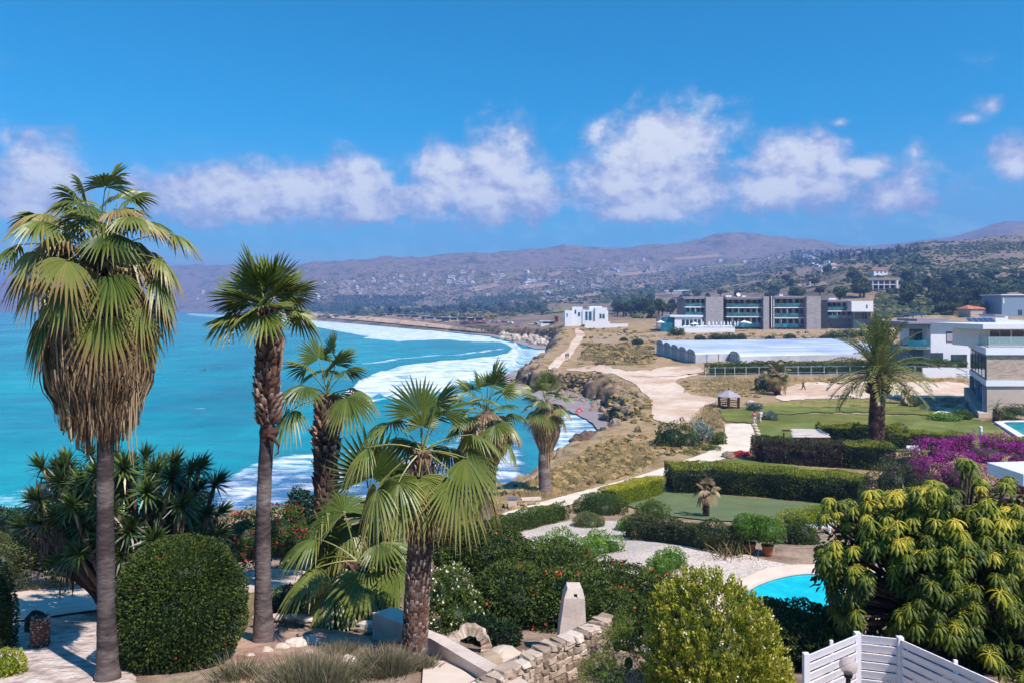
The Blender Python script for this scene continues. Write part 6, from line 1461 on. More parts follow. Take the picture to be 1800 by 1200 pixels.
# ------------------------------------------------------------------ hotel
d = 300.; o = thing('hotel', 'long modern hotel of stone blocks and teal glass balconies', 'hotel', on(1340, d)); gb = on(1340, d)[2]-2
part('stone_block', M['stoneh'], o, (1241, 1271.5, 522, 578, d-1.5, 22, .5, 0, gb)); part('stone_block', M['stoneh'], o, (1342, 1352, 521.5, 578, d-1.5, 22, .5, 0, gb)); part('stone_block', M['stoneh'], o, (1418, 1443, 521, 578, d-2.5, 22, .5, 0, gb))
[part('dark_link', M['darkw'], o, (x0_, x1_, y0_, 578, d+2, 16, .5, 0, gb)) for x0_, x1_, y0_ in ((1271.7, 1277, 526), (1352.2, 1362, 523), (1443.2, 1455, 528))]
part('white_post', M['white'], o, (1356, 1357.2, 521, 576, d-.5, .4), (1360, 1361, 521, 576, d-.5, .4))
def glass_wing(x0, x1, ys, dd=d, nb=6, roof='white'):
    wall = part('wing_wall', M['greym'], o, (x0, x1, ys[0], ys[-1], dd+3, 16, .5, 0, gb))
    for k in range(len(ys)-1):
        part('floor_slab', M[roof], o, (x0-.3, x1+.3, ys[k]-1.1 if k == 0 else ys[k]-.7, ys[k]+.9, dd, 3.3))
        for j in range(nb):
            a0, a1 = x0+(x1-x0)*j/nb, x0+(x1-x0)*(j+1)/nb; h = ys[k+1]-ys[k]
            w = part('balcony_bay', M['glass'], o, (a0+.4, a1-.4, ys[k]+1.1, ys[k+1]-1, dd+2.8, .15))
            part('balustrade', M['teal'], w, (a0+.1, a1-.1, ys[k+1]-h*.46, ys[k+1]-.9, dd+.05, .1))
            if j: part('partition', M['stoneh' if (j+k) % 3 else 'white'], w, (a0-.3, a0+.3, ys[k]+1.2, ys[k+1]-1, dd+.4, 2.3))
glass_wing(1205, 1240.8, (525, 540, 556), nb=4); glass_wing(1277.2, 1341.8, (526, 541, 557, 576), nb=6); glass_wing(1362.2, 1417.8, (524.5, 541, 559, 577), nb=5)
glass_wing(1455.2, 1497, (531, 547, 561), d+3, 5)
part('roof', M['roofg'], o, (1200, 1241, 521.8, 523.6, d-1, 20), (1276, 1342, 522.4, 524.6, d-1, 20), (1361, 1418, 520.8, 523, d-1, 20), (1452, 1500, 527.5, 529.6, d+2, 18))
w = part('white_box', M['white'], o, (1497, 1535, 529.5, 548, d-1, 16)); part('window', M['glass'], w, (1523, 1525, 536, 542, d-1.1, .3))
part('recess', M['bluegrey'], o, (1500, 1530, 548.2, 570, d+3, 10, .5, 0, gb)); part('side_wall', M['stoneh'], o, (1530.2, 1535.5, 548.2, 570, d-.5, 14, .5, 0, gb))
for k in range(3): part('window', M['glass'], o, (1503+k*9, 1510+k*9, 551, 561, d+2.8, .2))
part('rooftop_unit', M['white'], o, (1276, 1286, 519.5, 522.3, d+5, 3), (1304, 1311, 520, 522.3, d+4, 3), (1370, 1376, 518, 520.7, d+6, 3), (1457, 1470, 524.5, 527.4, d+6, 3))
a = Acc(); c = P(1298, 518, d+4); V = [c]; k = 14
for i in range(k): th = 2*math.pi*i/k; V.append(c+np.array([.9*math.cos(th), -.35+.25*math.sin(th), .75*math.sin(th)]))
a.add(V, None, [(0, 1+i, 1+(i+1) % k) for i in range(k)]+[(0, 1+(i+1) % k, 1+i) for i in range(k)]); a.tube([c-[0, 0, 1.6], c], .12, 5); a.build('satellite_dish', M['white'], o)
# low pavilion and terrace
p_ = thing('pavilion', 'low white pavilion with blue glass end in front of the hotel', 'building', on(1198, d-8)); dd = d-10.
part('roof', M['white'], p_, (1178, 1236, 554.5, 557.5, dd-.6, 14)); part('wall', M['white'], p_, (1186, 1234, 557.7, 575, dd, 12, .5, 0, gb))
part('glass_end', M['teal'], p_, (1162, 1185.8, 558.5, 574, dd+.6, 10, .5, 0, gb))
for k in range(5): part('window', M['glass'], p_, (1199+k*7, 1204+k*7, 562, 573, dd-.15, .3))
tr_o = thing('terrace', 'white paved sun terrace below the hotel pavilion', 'terrace', on(1240, 286)); gt = on(1240, 286)[2]
part('slab', M['white'], tr_o, (1203, 1292, 576.5, 581, 284, 8, .5, 0, gt-1)); part('balustrade', M['rail'], tr_o, (1203, 1292, 573.5, 576.3, 284.05, .1))
def parasol(lab, px, py, d, r, grp, open_=True, mat='white', hb=None):
    c = P(px, py, d); g = on(px, d); zb = g[2] if hb is None else hb
    o = thing('parasol', lab, 'parasol', (c[0], c[1], zb), grp); a = Acc(); k = 8
    if open_: a.add([c+[0, 0, r*.35]]+[c+[r*math.cos(6.283*i/k), r*math.sin(6.283*i/k), -r*.1] for i in range(k)], None, [(0, 1+i, 1+(i+1) % k) for i in range(k)])
    else: a.tube([c-[0, 0, 1.6], c-[0, 0, .6], c+[0, 0, .4]], [.28, .34, .05], 7)
    a.build('cloth', M[mat], o); a = Acc(); a.tube([(c[0], c[1], zb), c], .05, 4); a.build('pole', M['greym'], o); return o
for px, py in ((1161, 566), (1221, 569), (1308, 566), (1314, 567.5)): parasol('open white parasol on the hotel terrace', px, py, 287, 1.9, 'open parasols at the hotel')
for k in range(11): parasol('closed white parasol standing on the hotel terrace', 1236+k*6.2+rng.normal(), 566+rng.normal()*.6, 287.5, 1, 'closed parasols at the hotel', False)
proto = thing('sun_lounger', 'white sun lounger on the hotel terrace', 'sun lounger', (0, 0, 0), 'loungers on the hotel terrace'); a = Acc(); a.box(-.35, .35, -.9, .5, .3, .42); a.build('seat', M['white'], proto); a = Acc(); a.hexa([(-.35, .5, .3), (.35, .5, .3), (.35, 1.0, .75), (-.35, 1.0, .75), (-.35, .42, .38), (.35, .42, .38), (.35, .95, .83), (-.35, .95, .83)]); a.build('backrest', M['white'], proto)
a = Acc(); [a.box(x-.04, x+.04, y-.04, y+.04, 0, .298) for x in (-.3, .3) for y in (-.8, .6)]; a.build('leg_frame', M['white'], proto)
zt = CZ-(576.5-HY)/F*284
for k in range(24):
    loc = ((1206+(k % 12)*7.3-CX)/F*286, 285.5+2.6*(k//12), zt)
    if k == 0: proto.location = loc
    else: copy_tree(proto, loc)

# ------------------------------------------------------------------ white house left of the hotel
d = 350.; o = thing('house', 'cubic white house with tall blue windows at the end of the clifftop track', 'house', on(1030, d)); gb = on(1030, d)[2]-1.5
part('wall', M['white'], o, (993, 1006, 546, 569, d, 9, .5, 0, gb), (1006, 1024, 539.5, 569, d+1.5, 10, .5, 0, gb), (1024, 1046, 545, 569, d+1, 10, .5, 0, gb), (1046, 1067, 541, 569, d, 10, .5, 0, gb), (1036, 1058, 538.5, 545, d+4, 8), (1067, 1069, 546, 569, d+.5, 10, .5, 0, gb))
for (x0, x1, y0, y1, e) in ((1029, 1033, 548, 563, .9), (1035, 1040, 548, 563, .9), (1054, 1057.5, 552, 560, -.1), (1059, 1063, 552, 560, -.1), (1010, 1013, 545, 552, 1.4), (996, 998, 551, 557, -.1), (1016, 1020, 549, 556, 1.4)): part('window', M['teal'], o, (x0, x1, y0, y1, d+e, .3))
b = on(1060, d-20); a = Acc(); fr(a, 1028, 1072, 565, 577, d-20, .6, .5, 0, b[2]-1.5); fr(a, 1072, 1104, 569, 577, d-19, .6, .5, 0, b[2]-1.5); tag(a.build('garden_wall', M['white'], loc=b), 'long white perimeter wall in front of the cubic white house', 'wall')

# ------------------------------------------------------------------ greenhouse and fence
p0 = G1(1222, 638); pr = G1(1500, 627); pb = G1(1154, 622); u = pr-p0; u[2] = 0; L = np.linalg.norm(u); u /= L; v = pb-p0; v[2] = 0; Wd = np.linalg.norm(v); v /= Wd
o = thing('greenhouse', 'wide multi span greenhouse of white plastic film in the fields', 'greenhouse', p0); ns = 5; sw = Wd/ns
def span(k, off, length, zb):
    q = p0+v*(k*sw)+u*off; th = np.linspace(0, math.pi, 9); a = Acc(); V = []
    for e in (0, length):
        V += [q+u*e+v*(sw/2-sw/2*math.cos(t))+np.array([0, 0, 2.1+1.0*math.sin(t)]) for t in th]
    V = np.array(V); V[:, 2] += zb-q[2]
    a.add(V, [(i, i+1, 9+i+1, 9+i) for i in range(8)]); a.build('film_roof', M['film'], o, True)
    a = Acc(); e = V[:9].copy(); f0 = q.copy(); f0[2] = zb-1.5; f1 = q+v*sw; f1[2] = zb-1.5
    a.add(np.concatenate([e, [f0, f1]]), [(9, 0, 8, 10)], [(0, i, i+1) for i in range(1, 8)]); a.build('gable', M['filmg'], o)
    a = Acc(); cx = q+v*sw/2; cx[2] = zb
    for w in (-.22, 0, .22): a.tube([cx+v*sw*w-u*.1, cx+v*sw*w-u*.1+np.array([0, 0, 2.1+1.0*math.sqrt(max(0, 1-4*w*w))])], .05, 4)
    a.tube([f0-u*.1+[0, 0, 3.6], f1-u*.1+[0, 0, 3.6]], .05, 4); a.tube([V[i]-u*.1 for i in range(9)], .06, 4); a.build('gable_frame', M['greym'], o)
zb = p0[2]
for k in range(ns): span(k, 0, L+12*(k > 0), zb+.25*k)
a = Acc(); f = p0-v*.02; a.add([f-[0, 0, 1.5], f+u*L-[0, 0, 1.5], f+u*L+[0, 0, 2.1], f+[0, 0, 2.1]], [(0, 1, 2, 3)]); a.build('side_wall', M['filmg'], o)
a = Acc()
for e in np.arange(0, L, 3.): a.tube([f+u*e-v*.1-[0, 0, 1.5], f+u*e-v*.1+[0, 0, 2.1]], .05, 4)
a.build('side_frame', M['greym'], o)
off = np.linalg.norm(G1(1292, 637)[:2]-p0[:2]); span(-1, off, L-off+6, zb-.3)
q = p0+u*off-v*(sw+.03); a = Acc(); a.add([q-[0, 0, 1.8], q+u*(L-off+6)-[0, 0, 1.8], q+u*(L-off+6)+[0, 0, 1.8], q+[0, 0, 1.8]], [(0, 1, 2, 3)]); a.build('side_wall', M['filmg'], o)
fp = G([1240, 1300, 1380, 1460, 1540, 1620, 1705], [663, 662, 661, 660, 660, 661, 664]); o = thing('rail_fence', 'thin metal rail fence in front of the long field hedge', 'fence', fp[3]); a = Acc()
for z in (.35, .75, 1.9): a.tube(fp+[0, 0, z], .045, 4)
a.build('rail', M['bluegrey'], o)
for t in np.linspace(0, 1, 22): q = np.array([np.interp(t*6, np.arange(7), fp[:, i]) for i in range(3)]); a = Acc(); a.tube([q-[0, 0, .2], q+[0, 0, 2.0]], .05, 5); a.build('post', M['white'], o)

# ------------------------------------------------------------------ single houses on the slope
d = 330.; o = thing('house', 'blue grey flat roofed house at the right edge below the hillside', 'house', on(1790, d)); gb = on(1790, d)[2]-2; part('wall', M['bluegrey'], o, (1761, 1840, 519.5, 556, d, 14, .5, 0, gb)); part('roof', M['white'], o, (1759.5, 1842, 517.5, 519.3, d-.6, 15)); part('window', M['glass'], o, (1790, 1797, 545, 554, d-.1, .3)); part('window', M['white'], o, (1763.5, 1765.5, 525, 534, d-.1, .3))
d = G1(1551, 511)[1]-2; o = thing('villa', 'white two storey villa with dark window bays on the hillside', 'house', on(1551, d)); gb = on(1551, d)[2]-2
part('wall', M['stoneh'], o, (1524, 1578, 493, 509, d+2, 12, .5, 0, gb)); part('roof', M['roofg'], o, (1522, 1580, 490.8, 492.8, d-.4, 15)); part('floor_slab', M['white'], o, (1523, 1579, 500, 501.2, d, 2)); part('side_pillar', M['white'], o, (1576, 1579, 492.9, 510, d-.3, 12, .5, 0, gb))
for k in range(5):
    for y in (494, 502): part('window', M['glass'], o, (1526+k*10, 1532+k*10, y, y+5, d+1.8, .3))
    part('column', M['white'], o, (1534+k*10, 1535+k*10, 493, 509, d+.2, .4))
part('pool_deck', M['white'], o, (1493, 1523.5, 509.5, 513, d-6, 8))
d = G1(1548, 484)[1]-2; o = thing('house', 'small house with a red tiled roof above the white hillside villa', 'house', on(1548, d)); gb = on(1548, d)[2]-2; part('wall', M['white'], o, (1536, 1560, 475.5, 484, d, 9, .5, 0, gb))
a = Acc(); A0, A1 = P(1534, 475.6, d-.6), P(1563, 475.6, d-.6); V = [A0, A1, A1+[0, 10.5, 0], A0+[0, 10.5, 0], A0+[2.5, 5, 1.3], A1+[-2.5, 5, 1.3]]; a.add(V, [(0, 1, 5, 4), (2, 3, 4, 5)], [(1, 2, 5), (3, 0, 4)]); a.build('roof', M['rtile'], o)
for k in range(3): part('window', M['glass'], o, (1541+k*7, 1543.5+k*7, 477.5, 480.5, d-.1, .3))
d = G1(1430, 500)[1]-4; o = thing('house', 'unfinished pinkish house shell standing alone on the slope left of the white hillside villa', 'house', on(1430, d)); gb = on(1430, d)[2]-2; part('wall', M['render'], o, (1423, 1425.5, 489, 500, d, 8, .5, 0, gb), (1435, 1437.5, 489, 500, d, 8, .5, 0, gb), (1425.6, 1434.9, 493.5, 500, d+5, .5, .5, 0, gb)); part('roof', M['rtile'], o, (1422, 1438.5, 488, 490, d-.3, 9))
d = 320.; o = thing('shade_roof', 'dark blue flat carport roof behind the date palm crown', 'shelter', on(1605, d)); part('roof', flat('navy_sheet', '#2c4a6a', .5), o, (1584, 1626, 551, 554, d, 7)); [part('post', M['greym'], o, (x, x+1, 554.2, 560, d+.5, .3, .5, 0, on(x, d)[2]-.5)) for x in (1588, 1605, 1620)]
d = 335.; o = thing('house', 'low house with an orange roof among bushes above the villas', 'house', on(1720, d)); gb = on(1720, d)[2]-2; part('wall', M['render'], o, (1706, 1733, 543, 550, d, 9, .5, 0, gb)); a = Acc(); A0, A1 = P(1702, 543.2, d-.6), P(1736, 543.2, d-.6); a.add([A0, A1, A1+[0, 10, 0], A0+[0, 10, 0], A0+[2.5, 5, 1.6], A1+[-2.5, 5, 1.6]], [(0, 1, 5, 4), (2, 3, 4, 5)], [(1, 2, 5), (3, 0, 4)]); a.build('roof', flat('orange_tile', '#cc7a58', .85), o)
d = G1(1192, 516)[1]-2; o = thing('shed', 'long white roofed shed in the scrub behind the hotel pavilion', 'shed', on(1193, d)); part('roof', M['white'], o, (1168, 1200, 510.5, 512.3, d, 6), (1195, 1218, 510, 511.5, d+3, 6)); part('wall', M['render'], o, (1170, 1198, 512.5, 517, d+.6, 5, .5, 0, on(1185, d)[2]-1))
# ------------------------------------------------------------------ hillside scrub, woods, trees
_ico = None
def ico():
    t = (1+5**.5)/2; V = np.array([(-1,t,0),(1,t,0),(-1,-t,0),(1,-t,0),(0,-1,t),(0,1,t),(0,-1,-t),(0,1,-t),(t,0,-1),(t,0,1),(-t,0,-1),(-t,0,1)], float)
    T = np.array([(0,11,5),(0,5,1),(0,1,7),(0,7,10),(0,10,11),(1,5,9),(5,11,4),(11,10,2),(10,7,6),(7,1,8),(3,9,4),(3,4,2),(3,2,6),(3,6,8),(3,8,9),(4,9,5),(2,4,11),(6,2,10),(8,6,7),(9,8,1)])
    return nrm(V), T
IV, IT = ico()
def blobs(acc, p, r, tint, squash=.7):
    n = len(p); k = len(IV); V = IV[None]*(r[:, None]*(1+.35*rng.normal(size=(n, k))).clip(.5, 1.6))[..., None]*np.array([1, 1, squash])
    a = rng.random(n)*6.28; c, s = np.cos(a)[:, None], np.sin(a)[:, None]; V = np.stack([V[..., 0]*c-V[..., 1]*s, V[..., 0]*s+V[..., 1]*c, V[..., 2]], -1)
    V = V+p[:, None]; acc.add(V.reshape(-1, 3), None, (IT[None]+np.arange(n)[:, None, None]*k).reshape(-1, 3), np.repeat(tint, k))
M['scrub'] = mat_tint('hill_scrub', [(0, '#26331c'), (.4, '#3d4a28'), (.7, '#5c5f38'), (1, '#7d7048')], .9, 0, .4, .3, .15)
EXC = [(1150,515,1540,580), (980,535,1110,580), (1520,488,1585,512), (1532,470,1566,485), (1755,515,1800,558)]
def hill_pts(n, box, thr, sc, seed, dmin=350, dmax=9000):
    px, py = rng.uniform(box[0], box[2], n), rng.uniform(box[1], box[3], n)
    p = G(px, py); k = (p[:, 1] > dmin) & (p[:, 1] < dmax)
    for e in EXC: k &= ~((px > e[0]) & (px < e[2]) & (py > e[1]) & (py < e[3]))
    q = fbm(p[:, 0]/sc, p[:, 1]/sc/1.6, 0, seed, 5); k &= q > thr+rng.normal(size=n)*.06
    k &= inside(p[:, 0], p[:, 1], LAND)
    return p[k]
a = Acc()
for n, box, thr, sc, seed, r in ((20000, (1000, 425, 1860, 560), -.14, 60, 1, (.8, 2.6)), (12000, (560, 440, 1400, 560), -.04, 170, 2, (1.6, 4.2)), (3000, (-100, 460, 600, 545), .0, 300, 3, (3, 7)), (3000, (1450, 415, 1860, 520), -.1, 40, 4, (.6, 1.6))):
    p = hill_pts(n, box, thr, sc, seed); rr = rng.uniform(*r, len(p))*np.clip(p[:, 1]/900, .8, 1.5)**.75*np.where(p[:, 1] > 1700, .55, 1)*np.where(p[:, 1] > 2300, .6, 1); p[:, 2] += rr*.2; blobs(a, p, rr, np.clip(rng.normal(.5, .24, len(p)), 0, 1), .62)
tag(a.build('hill_scrub', M['scrub'], loc=(300, 900, 20)), kind='stuff')
a = Acc()
for n, box, r in ((2600, (590, 521, 960, 551), (2, 4.4)), (700, (380, 535, 640, 549), (4, 8)), (520, (1560, 478, 1860, 545), (1.3, 2.8)), (600, (1390, 440, 1630, 466), (2.2, 4.2)), (500, (1080, 520, 1205, 552), (2, 3.6))):
    p = hill_pts(n, box, -.12, 90, 8, 330); rr = rng.uniform(*r, len(p)); p[:, 2] += rr*.5; blobs(a, p, rr, np.clip(rng.normal(.28, .18, len(p)), 0, 1), .9)
tag(a.build('far_woodland', M['scrub'], loc=(300, 900, 20)), kind='stuff')
a = Acc()
def zone_scrub(n, zone, r, tint, thr=-.1):
    z = np.array(zone, float); px, py = rng.uniform(*np.array([z[:, 0].min(), z[:, 0].max()]), n), rng.uniform(z[:, 1].min(), z[:, 1].max(), n); k = inside(px, py, z) & (seg_dist(px, py, np.vstack([z, z[:1]])) > rng.random(n)**2*14)
    p = G(px[k], py[k]); p = p[fbm(p[:, 0]/9, p[:, 1]/9, 0, 23, 4) > thr]; rr = rng.uniform(*r, len(p)); p[:, 2] += rr*.15; blobs(a, p, rr, np.clip(rng.uniform(*tint, len(p)), 0, 1), .6)
zone_scrub(800, [(985,654),(1060,654),(1112,674),(1148,702),(1146,742),(1085,748),(1040,712),(990,692)], (.2, .6), (.2, 1), -.02)
zone_scrub(1100, [(1000,640),(1030,603),(1150,606),(1150,640),(1080,641)], (.4, 1.1), (.1, .9), -.05)
zone_scrub(900, [(1040,606),(1110,588),(1540,584),(1600,600),(1540,606),(1160,608)], (.35, 1.0), (.2, 1), .0)
zone_scrub(700, [(1195,672),(1240,664),(1700,664),(1700,672),(1385,676),(1350,700),(1255,698),(1210,690)], (.2, .6), (.3, 1), .02)
zone_scrub(1500, [(890,872),(960,830),(1010,800),(1080,765),(1140,750),(1150,805),(1130,830),(1000,868),(900,900)], (.12, .45), (.2, 1), -.02)
zone_scrub(500, [(1205,745),(1240,712),(1262,705),(1278,745),(1265,780),(1150,812),(1150,745)], (.15, .5), (.2, .9), -.1)
zone_scrub(600, [(640,908),(880,882),(880,915),(640,938)], (.1, .35), (.2, .9), -.1)
zone_scrub(700, [(870,572),(960,572),(1000,578),(1030,570),(1110,575),(1150,585),(1030,600)], (.4, 1.2), (.2, .9), .0)
M['dryscrub'] = mat_tint('dry_scrub', [(0, '#35371f'), (.3, '#5c5634'), (.6, '#8c7448'), (1, '#a88a5c')], .9, 0, .4, .3, .15)
tag(a.build('low_scrub', M['dryscrub'], loc=(20, 120, 4)), kind='stuff')
# single trees
def make_tree(h, w, mat, conic=False):
    o = thing('hill_tree', 'x', 'tree', (0, 0, 0)); a = Acc(); a.tube([(0, 0, -.5), (0, 0, h*.3), (.1*w, 0, h*.7)], [.09*w, .07*w, .03*w], 6)
    for k in range(5): th = k*1.26; a.tube([(0, 0, h*.3), (w*.3*math.cos(th), w*.3*math.sin(th), h*.6)], [.05*w, .02*w], 5)
    a.build('trunk', M['bark'], o); a = Acc()
    bl = [((0, 0, h*.35+h*.55*k/5), (w*.5*(1-k/6.5), w*.5*(1-k/6.5), h*.16)) for k in range(6)] if conic else [((rng.normal()*w*.18, rng.normal()*w*.18, h*(.5+.35*rng.random())), (w*rng.uniform(.22, .34), w*rng.uniform(.22, .34), h*rng.uniform(.14, .22))) for _ in range(8)]
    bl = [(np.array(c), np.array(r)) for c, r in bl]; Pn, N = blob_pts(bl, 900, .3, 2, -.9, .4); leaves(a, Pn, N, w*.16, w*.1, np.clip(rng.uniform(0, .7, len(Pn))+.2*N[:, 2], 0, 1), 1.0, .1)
    for c, r in bl: a.ball(c, r*.7, 7, 5, tint=.1, lump=.3)
    a.build('crown', mat, o); return o
trees = [make_tree(7, 6.5, M['olive']), make_tree(9, 7.5, M['mid']), make_tree(8, 5.5, M['dark']), make_tree(11, 3.6, M['dark'], True)]
used = [False]*4
def plant(k, px, py, sc, lab, grp):
    p = G1(px, py); o = trees[k]
    if not used[k]:
        used[k] = True; o.location = tuple(p); o.scale = (sc,)*3; o['label'] = lab; o['group'] = grp; return o
    return copy_tree(o, p, rng.random()*6.28, sc, lab, grp)
for _ in range(26): plant(int(rng.integers(0, 3)), rng.uniform(1085, 1205), rng.uniform(546, 560), rng.uniform(.8, 1.3), 'bushy grey green tree left of the hotel', 'trees left of the hotel')
for _ in range(60): plant(int(rng.choice([0, 1, 2, 2])), rng.uniform(1585, 1765), rng.uniform(493, 548), rng.uniform(.7, 1.25), 'dark tree on the slope behind the white villa', 'trees on the slope behind the villa')
for _ in range(34): x = rng.uniform(1395, 1625); plant(int(rng.choice([2, 3])), x, np.interp(x, [1395, 1500, 1625], [463, 455, 444])+rng.normal()*3, rng.uniform(.8, 1.3), 'dark pine in the row along the hill ridge', 'pines along the ridge')
for _ in range(46): plant(int(rng.integers(0, 3)), rng.uniform(600, 960), rng.uniform(543, 556), rng.uniform(.9, 1.5), 'dark green tree behind the far beach', 'trees behind the far beach')
for _ in range(60): plant(int(rng.integers(0, 3)), rng.uniform(960, 1520), rng.uniform(480, 540), rng.uniform(.7, 1.3), 'lone tree dotted on the scrubby hillside', 'trees dotted on the hillside')
for _ in range(16): plant(int(rng.integers(0, 2)), rng.uniform(1640, 1765), rng.uniform(545, 556), rng.uniform(.5, .8), 'low green tree among the houses above the villa', 'trees above the villa')
for px, py, r in ((1187, 590, 14), (1258, 598, 12), (1280, 599, 13), (1300, 598, 10), (1230, 599, 9), (1352, 599, 8), (1388, 596, 9), (1465, 596, 14), (1490, 594, 16), (1515, 592, 12), (1450, 600, 10), (1120, 605, 9), (1096, 600, 6)):
    g = G1(px, py); s = g[1]/F; c = g+np.array([0, 0, r*.42*s]); B('field_shrub', 'dark shrub in the dry field in front of the hotel', 'shrub', [(c, (r*s, r*s*.8, r*.62*s)), (c+[r*s*.6, 0, -.2], (r*.6*s, r*.6*s, r*.45*s))], 1100, .45, M['mid'], 'shrubs in the dry field', lump=.3, tint=(.05, .6))
for k in range(10):
    px = 828+k*4.6+rng.normal(); p = G1(px, 564+rng.normal()); a = Acc(); crown(a, (p[0], p[1], p[2]+4.5), 9, 1.9, 1.2, (-30, 75), (.5, 1.2), (.55, .8), .3, k, 8); o = thing('beach_palm', 'small yellowish palm behind the far beach', 'palm tree', p, 'palms behind the far beach'); a.build('crown', M['palm'], o); a = Acc(); a.tube([p, p+[0, 0, 4.5]], .22, 6); a.build('trunk', M['boot'], o)

# ------------------------------------------------------------------ far fields and town
for k, (pl, mt) in enumerate([([(960,482),(990,477),(992,482),(970,487)],'field'), ([(900,505),(960,498),(970,503),(915,510)],'field'), ([(880,530),(960,522),(1010,524),(990,530),(900,534)],'field'), ([(820,508),(870,498),(880,504),(830,514)],'field'), ([(1010,520),(1060,512),(1070,517),(1020,526)],'field'), ([(940,545),(1010,540),(1030,546),(960,552)],'drylawn'),
      ([(620,542),(720,538),(760,542),(640,548)],'drylawn'), ([(860,490),(900,486),(905,490),(866,495)],'drylawn'), ([(1340,494),(1400,488),(1410,492),(1350,500)],'field'), ([(1090,505),(1150,498),(1160,503),(1100,511)],'field'), ([(930,515),(990,508),(1000,513),(940,520)],'drylawn'), ([(1760,470),(1800,466),(1800,472),(1765,476)],'field'), ([(1400,502),(1450,496),(1455,502),(1410,508)],'field'), ([(1080,482),(1150,476),(1160,480),(1090,487)],'field'), ([(1230,470),(1300,464),(1310,468),(1240,475)],'drylawn'), ([(1180,455),(1260,448),(1270,452),(1190,459)],'field')]):
    sheet('field', pl, M[mt], off=.6, jit=1.2, grid=5)
M['wallc'] = flat('pale_house_wall', '#d8cdc6', .8); M['wallb'] = flat('cream_house_wall', '#c9b6a4', .8)
def make_house(w, dp, h, wall, roof, tiled):
    o = thing('town_house', 'x', 'house', (0, 0, 0)); a = Acc(); a.box(-w/2, w/2, -dp/2, dp/2, -3, h); a.box(-w/2, w*.1, -dp/2+.5, dp/2-.5, h, h*1.45); a.build('wall', wall, o); a = Acc()
    if tiled: a.add([(-w*.55, -dp*.55, h), (w*.55, -dp*.55, h), (w*.55, dp*.55, h), (-w*.55, dp*.55, h), (-w*.2, 0, h*1.4), (w*.2, 0, h*1.4)], [(0, 1, 5, 4), (2, 3, 4, 5)], [(1, 2, 5), (3, 0, 4)])
    else: a.box(-w*.53, w*.53, -dp*.53, dp*.53, h+.003, h+.35); a.box(-w*.53, w*.13, -dp*.5, dp*.5, h*1.45+.003, h*1.45+.3)
    a.build('roof', roof, o); a = Acc()
    a.box(-w*.38, w*.38, -dp/2-.06, -dp/2+.2, h*.4, h*.72)
    a.build('window_row', M['glass'], o); return o
hs_ = [make_house(13, 10, 5.5, M['white'], M['white'], False), make_house(15, 11, 5, M['wallc'], M['rtile'], True), make_house(17, 10, 6, M['wallb'], M['wallc'], False)]
hu = [False]*3
def put_house(k, px, py, sc, lab, grp):
    p = G1(px, py)
    if not inside(p[:1], p[1:2], LAND)[0]: return
    if not hu[k]:
        hu[k] = True; o = hs_[k]; o.location = tuple(p); o.scale = (sc,)*3; o['label'] = lab; o['group'] = grp; return
    copy_tree(hs_[k], p, rng.normal()*.5, sc, lab, grp)
for _ in range(70):
    x = rng.uniform(555, 835); y = np.interp(x, [555, 640, 700, 780, 835], [506, 503, 500, 496, 488])+rng.normal()*9; put_house(int(rng.choice([0, 1, 1, 2, 2])), x, min(y, 522), rng.uniform(.5, 1.05), 'tiny pale house in the hillside town across the bay', 'houses of the town across the bay')
for _ in range(40): put_house(int(rng.integers(0, 3)), rng.uniform(340, 560), rng.uniform(500, 535), rng.uniform(.6, 1.2), 'tiny pale house seen between the two tallest palms', 'houses between the tall palms')
for _ in range(38): put_house(int(rng.choice([0, 2, 1, 2])), rng.uniform(1060, 1180), rng.uniform(458, 482), rng.uniform(.5, .95), 'tiny white house on the hill above the hotel pavilion', 'houses on the hill above the hotel')
for _ in range(26): put_house(int(rng.integers(0, 3)), rng.uniform(830, 1060), rng.uniform(470, 520), rng.uniform(.6, 1.1), 'scattered small house among fields in the middle of the hills', 'scattered houses among the hill fields')
for _ in range(16): put_house(int(rng.choice([0, 1])), rng.uniform(1200, 1480), rng.uniform(448, 480), rng.uniform(.5, .9), 'scattered small house high behind the hotel', 'scattered houses high behind the hotel')

# ------------------------------------------------------------------ things on the far beach
M['carw'] = flat('white_car_paint', '#dcdce0', .25, .5); M['card'] = flat('dark_car_paint', '#2c3440', .25, .5); M['carb'] = flat('blue_car_paint', '#3a5a8c', .25, .5); M['tyre'] = flat('tyre', '#1a1a1a', .9)
def make_car(mat):
    o = thing('parked_car', 'x', 'car', (0, 0, 0)); a = Acc(); pr = [(-2.1, .35), (-2.15, .75), (-1.3, .9), (-.75, 1.42), (.9, 1.45), (1.6, .95), (2.1, .85), (2.15, .4)]; n = len(pr)
    V = [(x, -.85 if z < 1 else -.68, z) for x, z in pr]+[(x, .85 if z < 1 else .68, z) for x, z in pr]; a.add(V, [(i, i+1, n+i+1, n+i) for i in range(n-1)]+[(n-1, 0, n, 2*n-1)], [(0, i+1, i) for i in range(1, n-1)]+[(n, n+i, n+i+1) for i in range(1, n-1)]); a.build('body', mat, o)
    a = Acc()
    for s in (-1, 1): a.hexa([(-1.1, s*.86, .93), (1.3, s*.86, .96), (1.3, s*.8, .96), (-1.1, s*.8, .93), (-.7, s*.72, 1.36), (.85, s*.72, 1.38), (.85, s*.66, 1.38), (-.7, s*.66, 1.36)])
    a.build('window', M['glass'], o)
    for x in (-1.35, 1.35):
        for s in (-.8, .8): a = Acc(); a.tube([(x, s-.1, .34), (x, s+.1, .34)], .34, 10); a.build('wheel', M['tyre'], o)
    return o
cars = [make_car(M['carw']), make_car(M['card']), make_car(M['carb'])]; cu = [False]*3
cl = ['white car parked above the far beach', 'dark car parked above the far beach', 'blue car parked above the far beach']
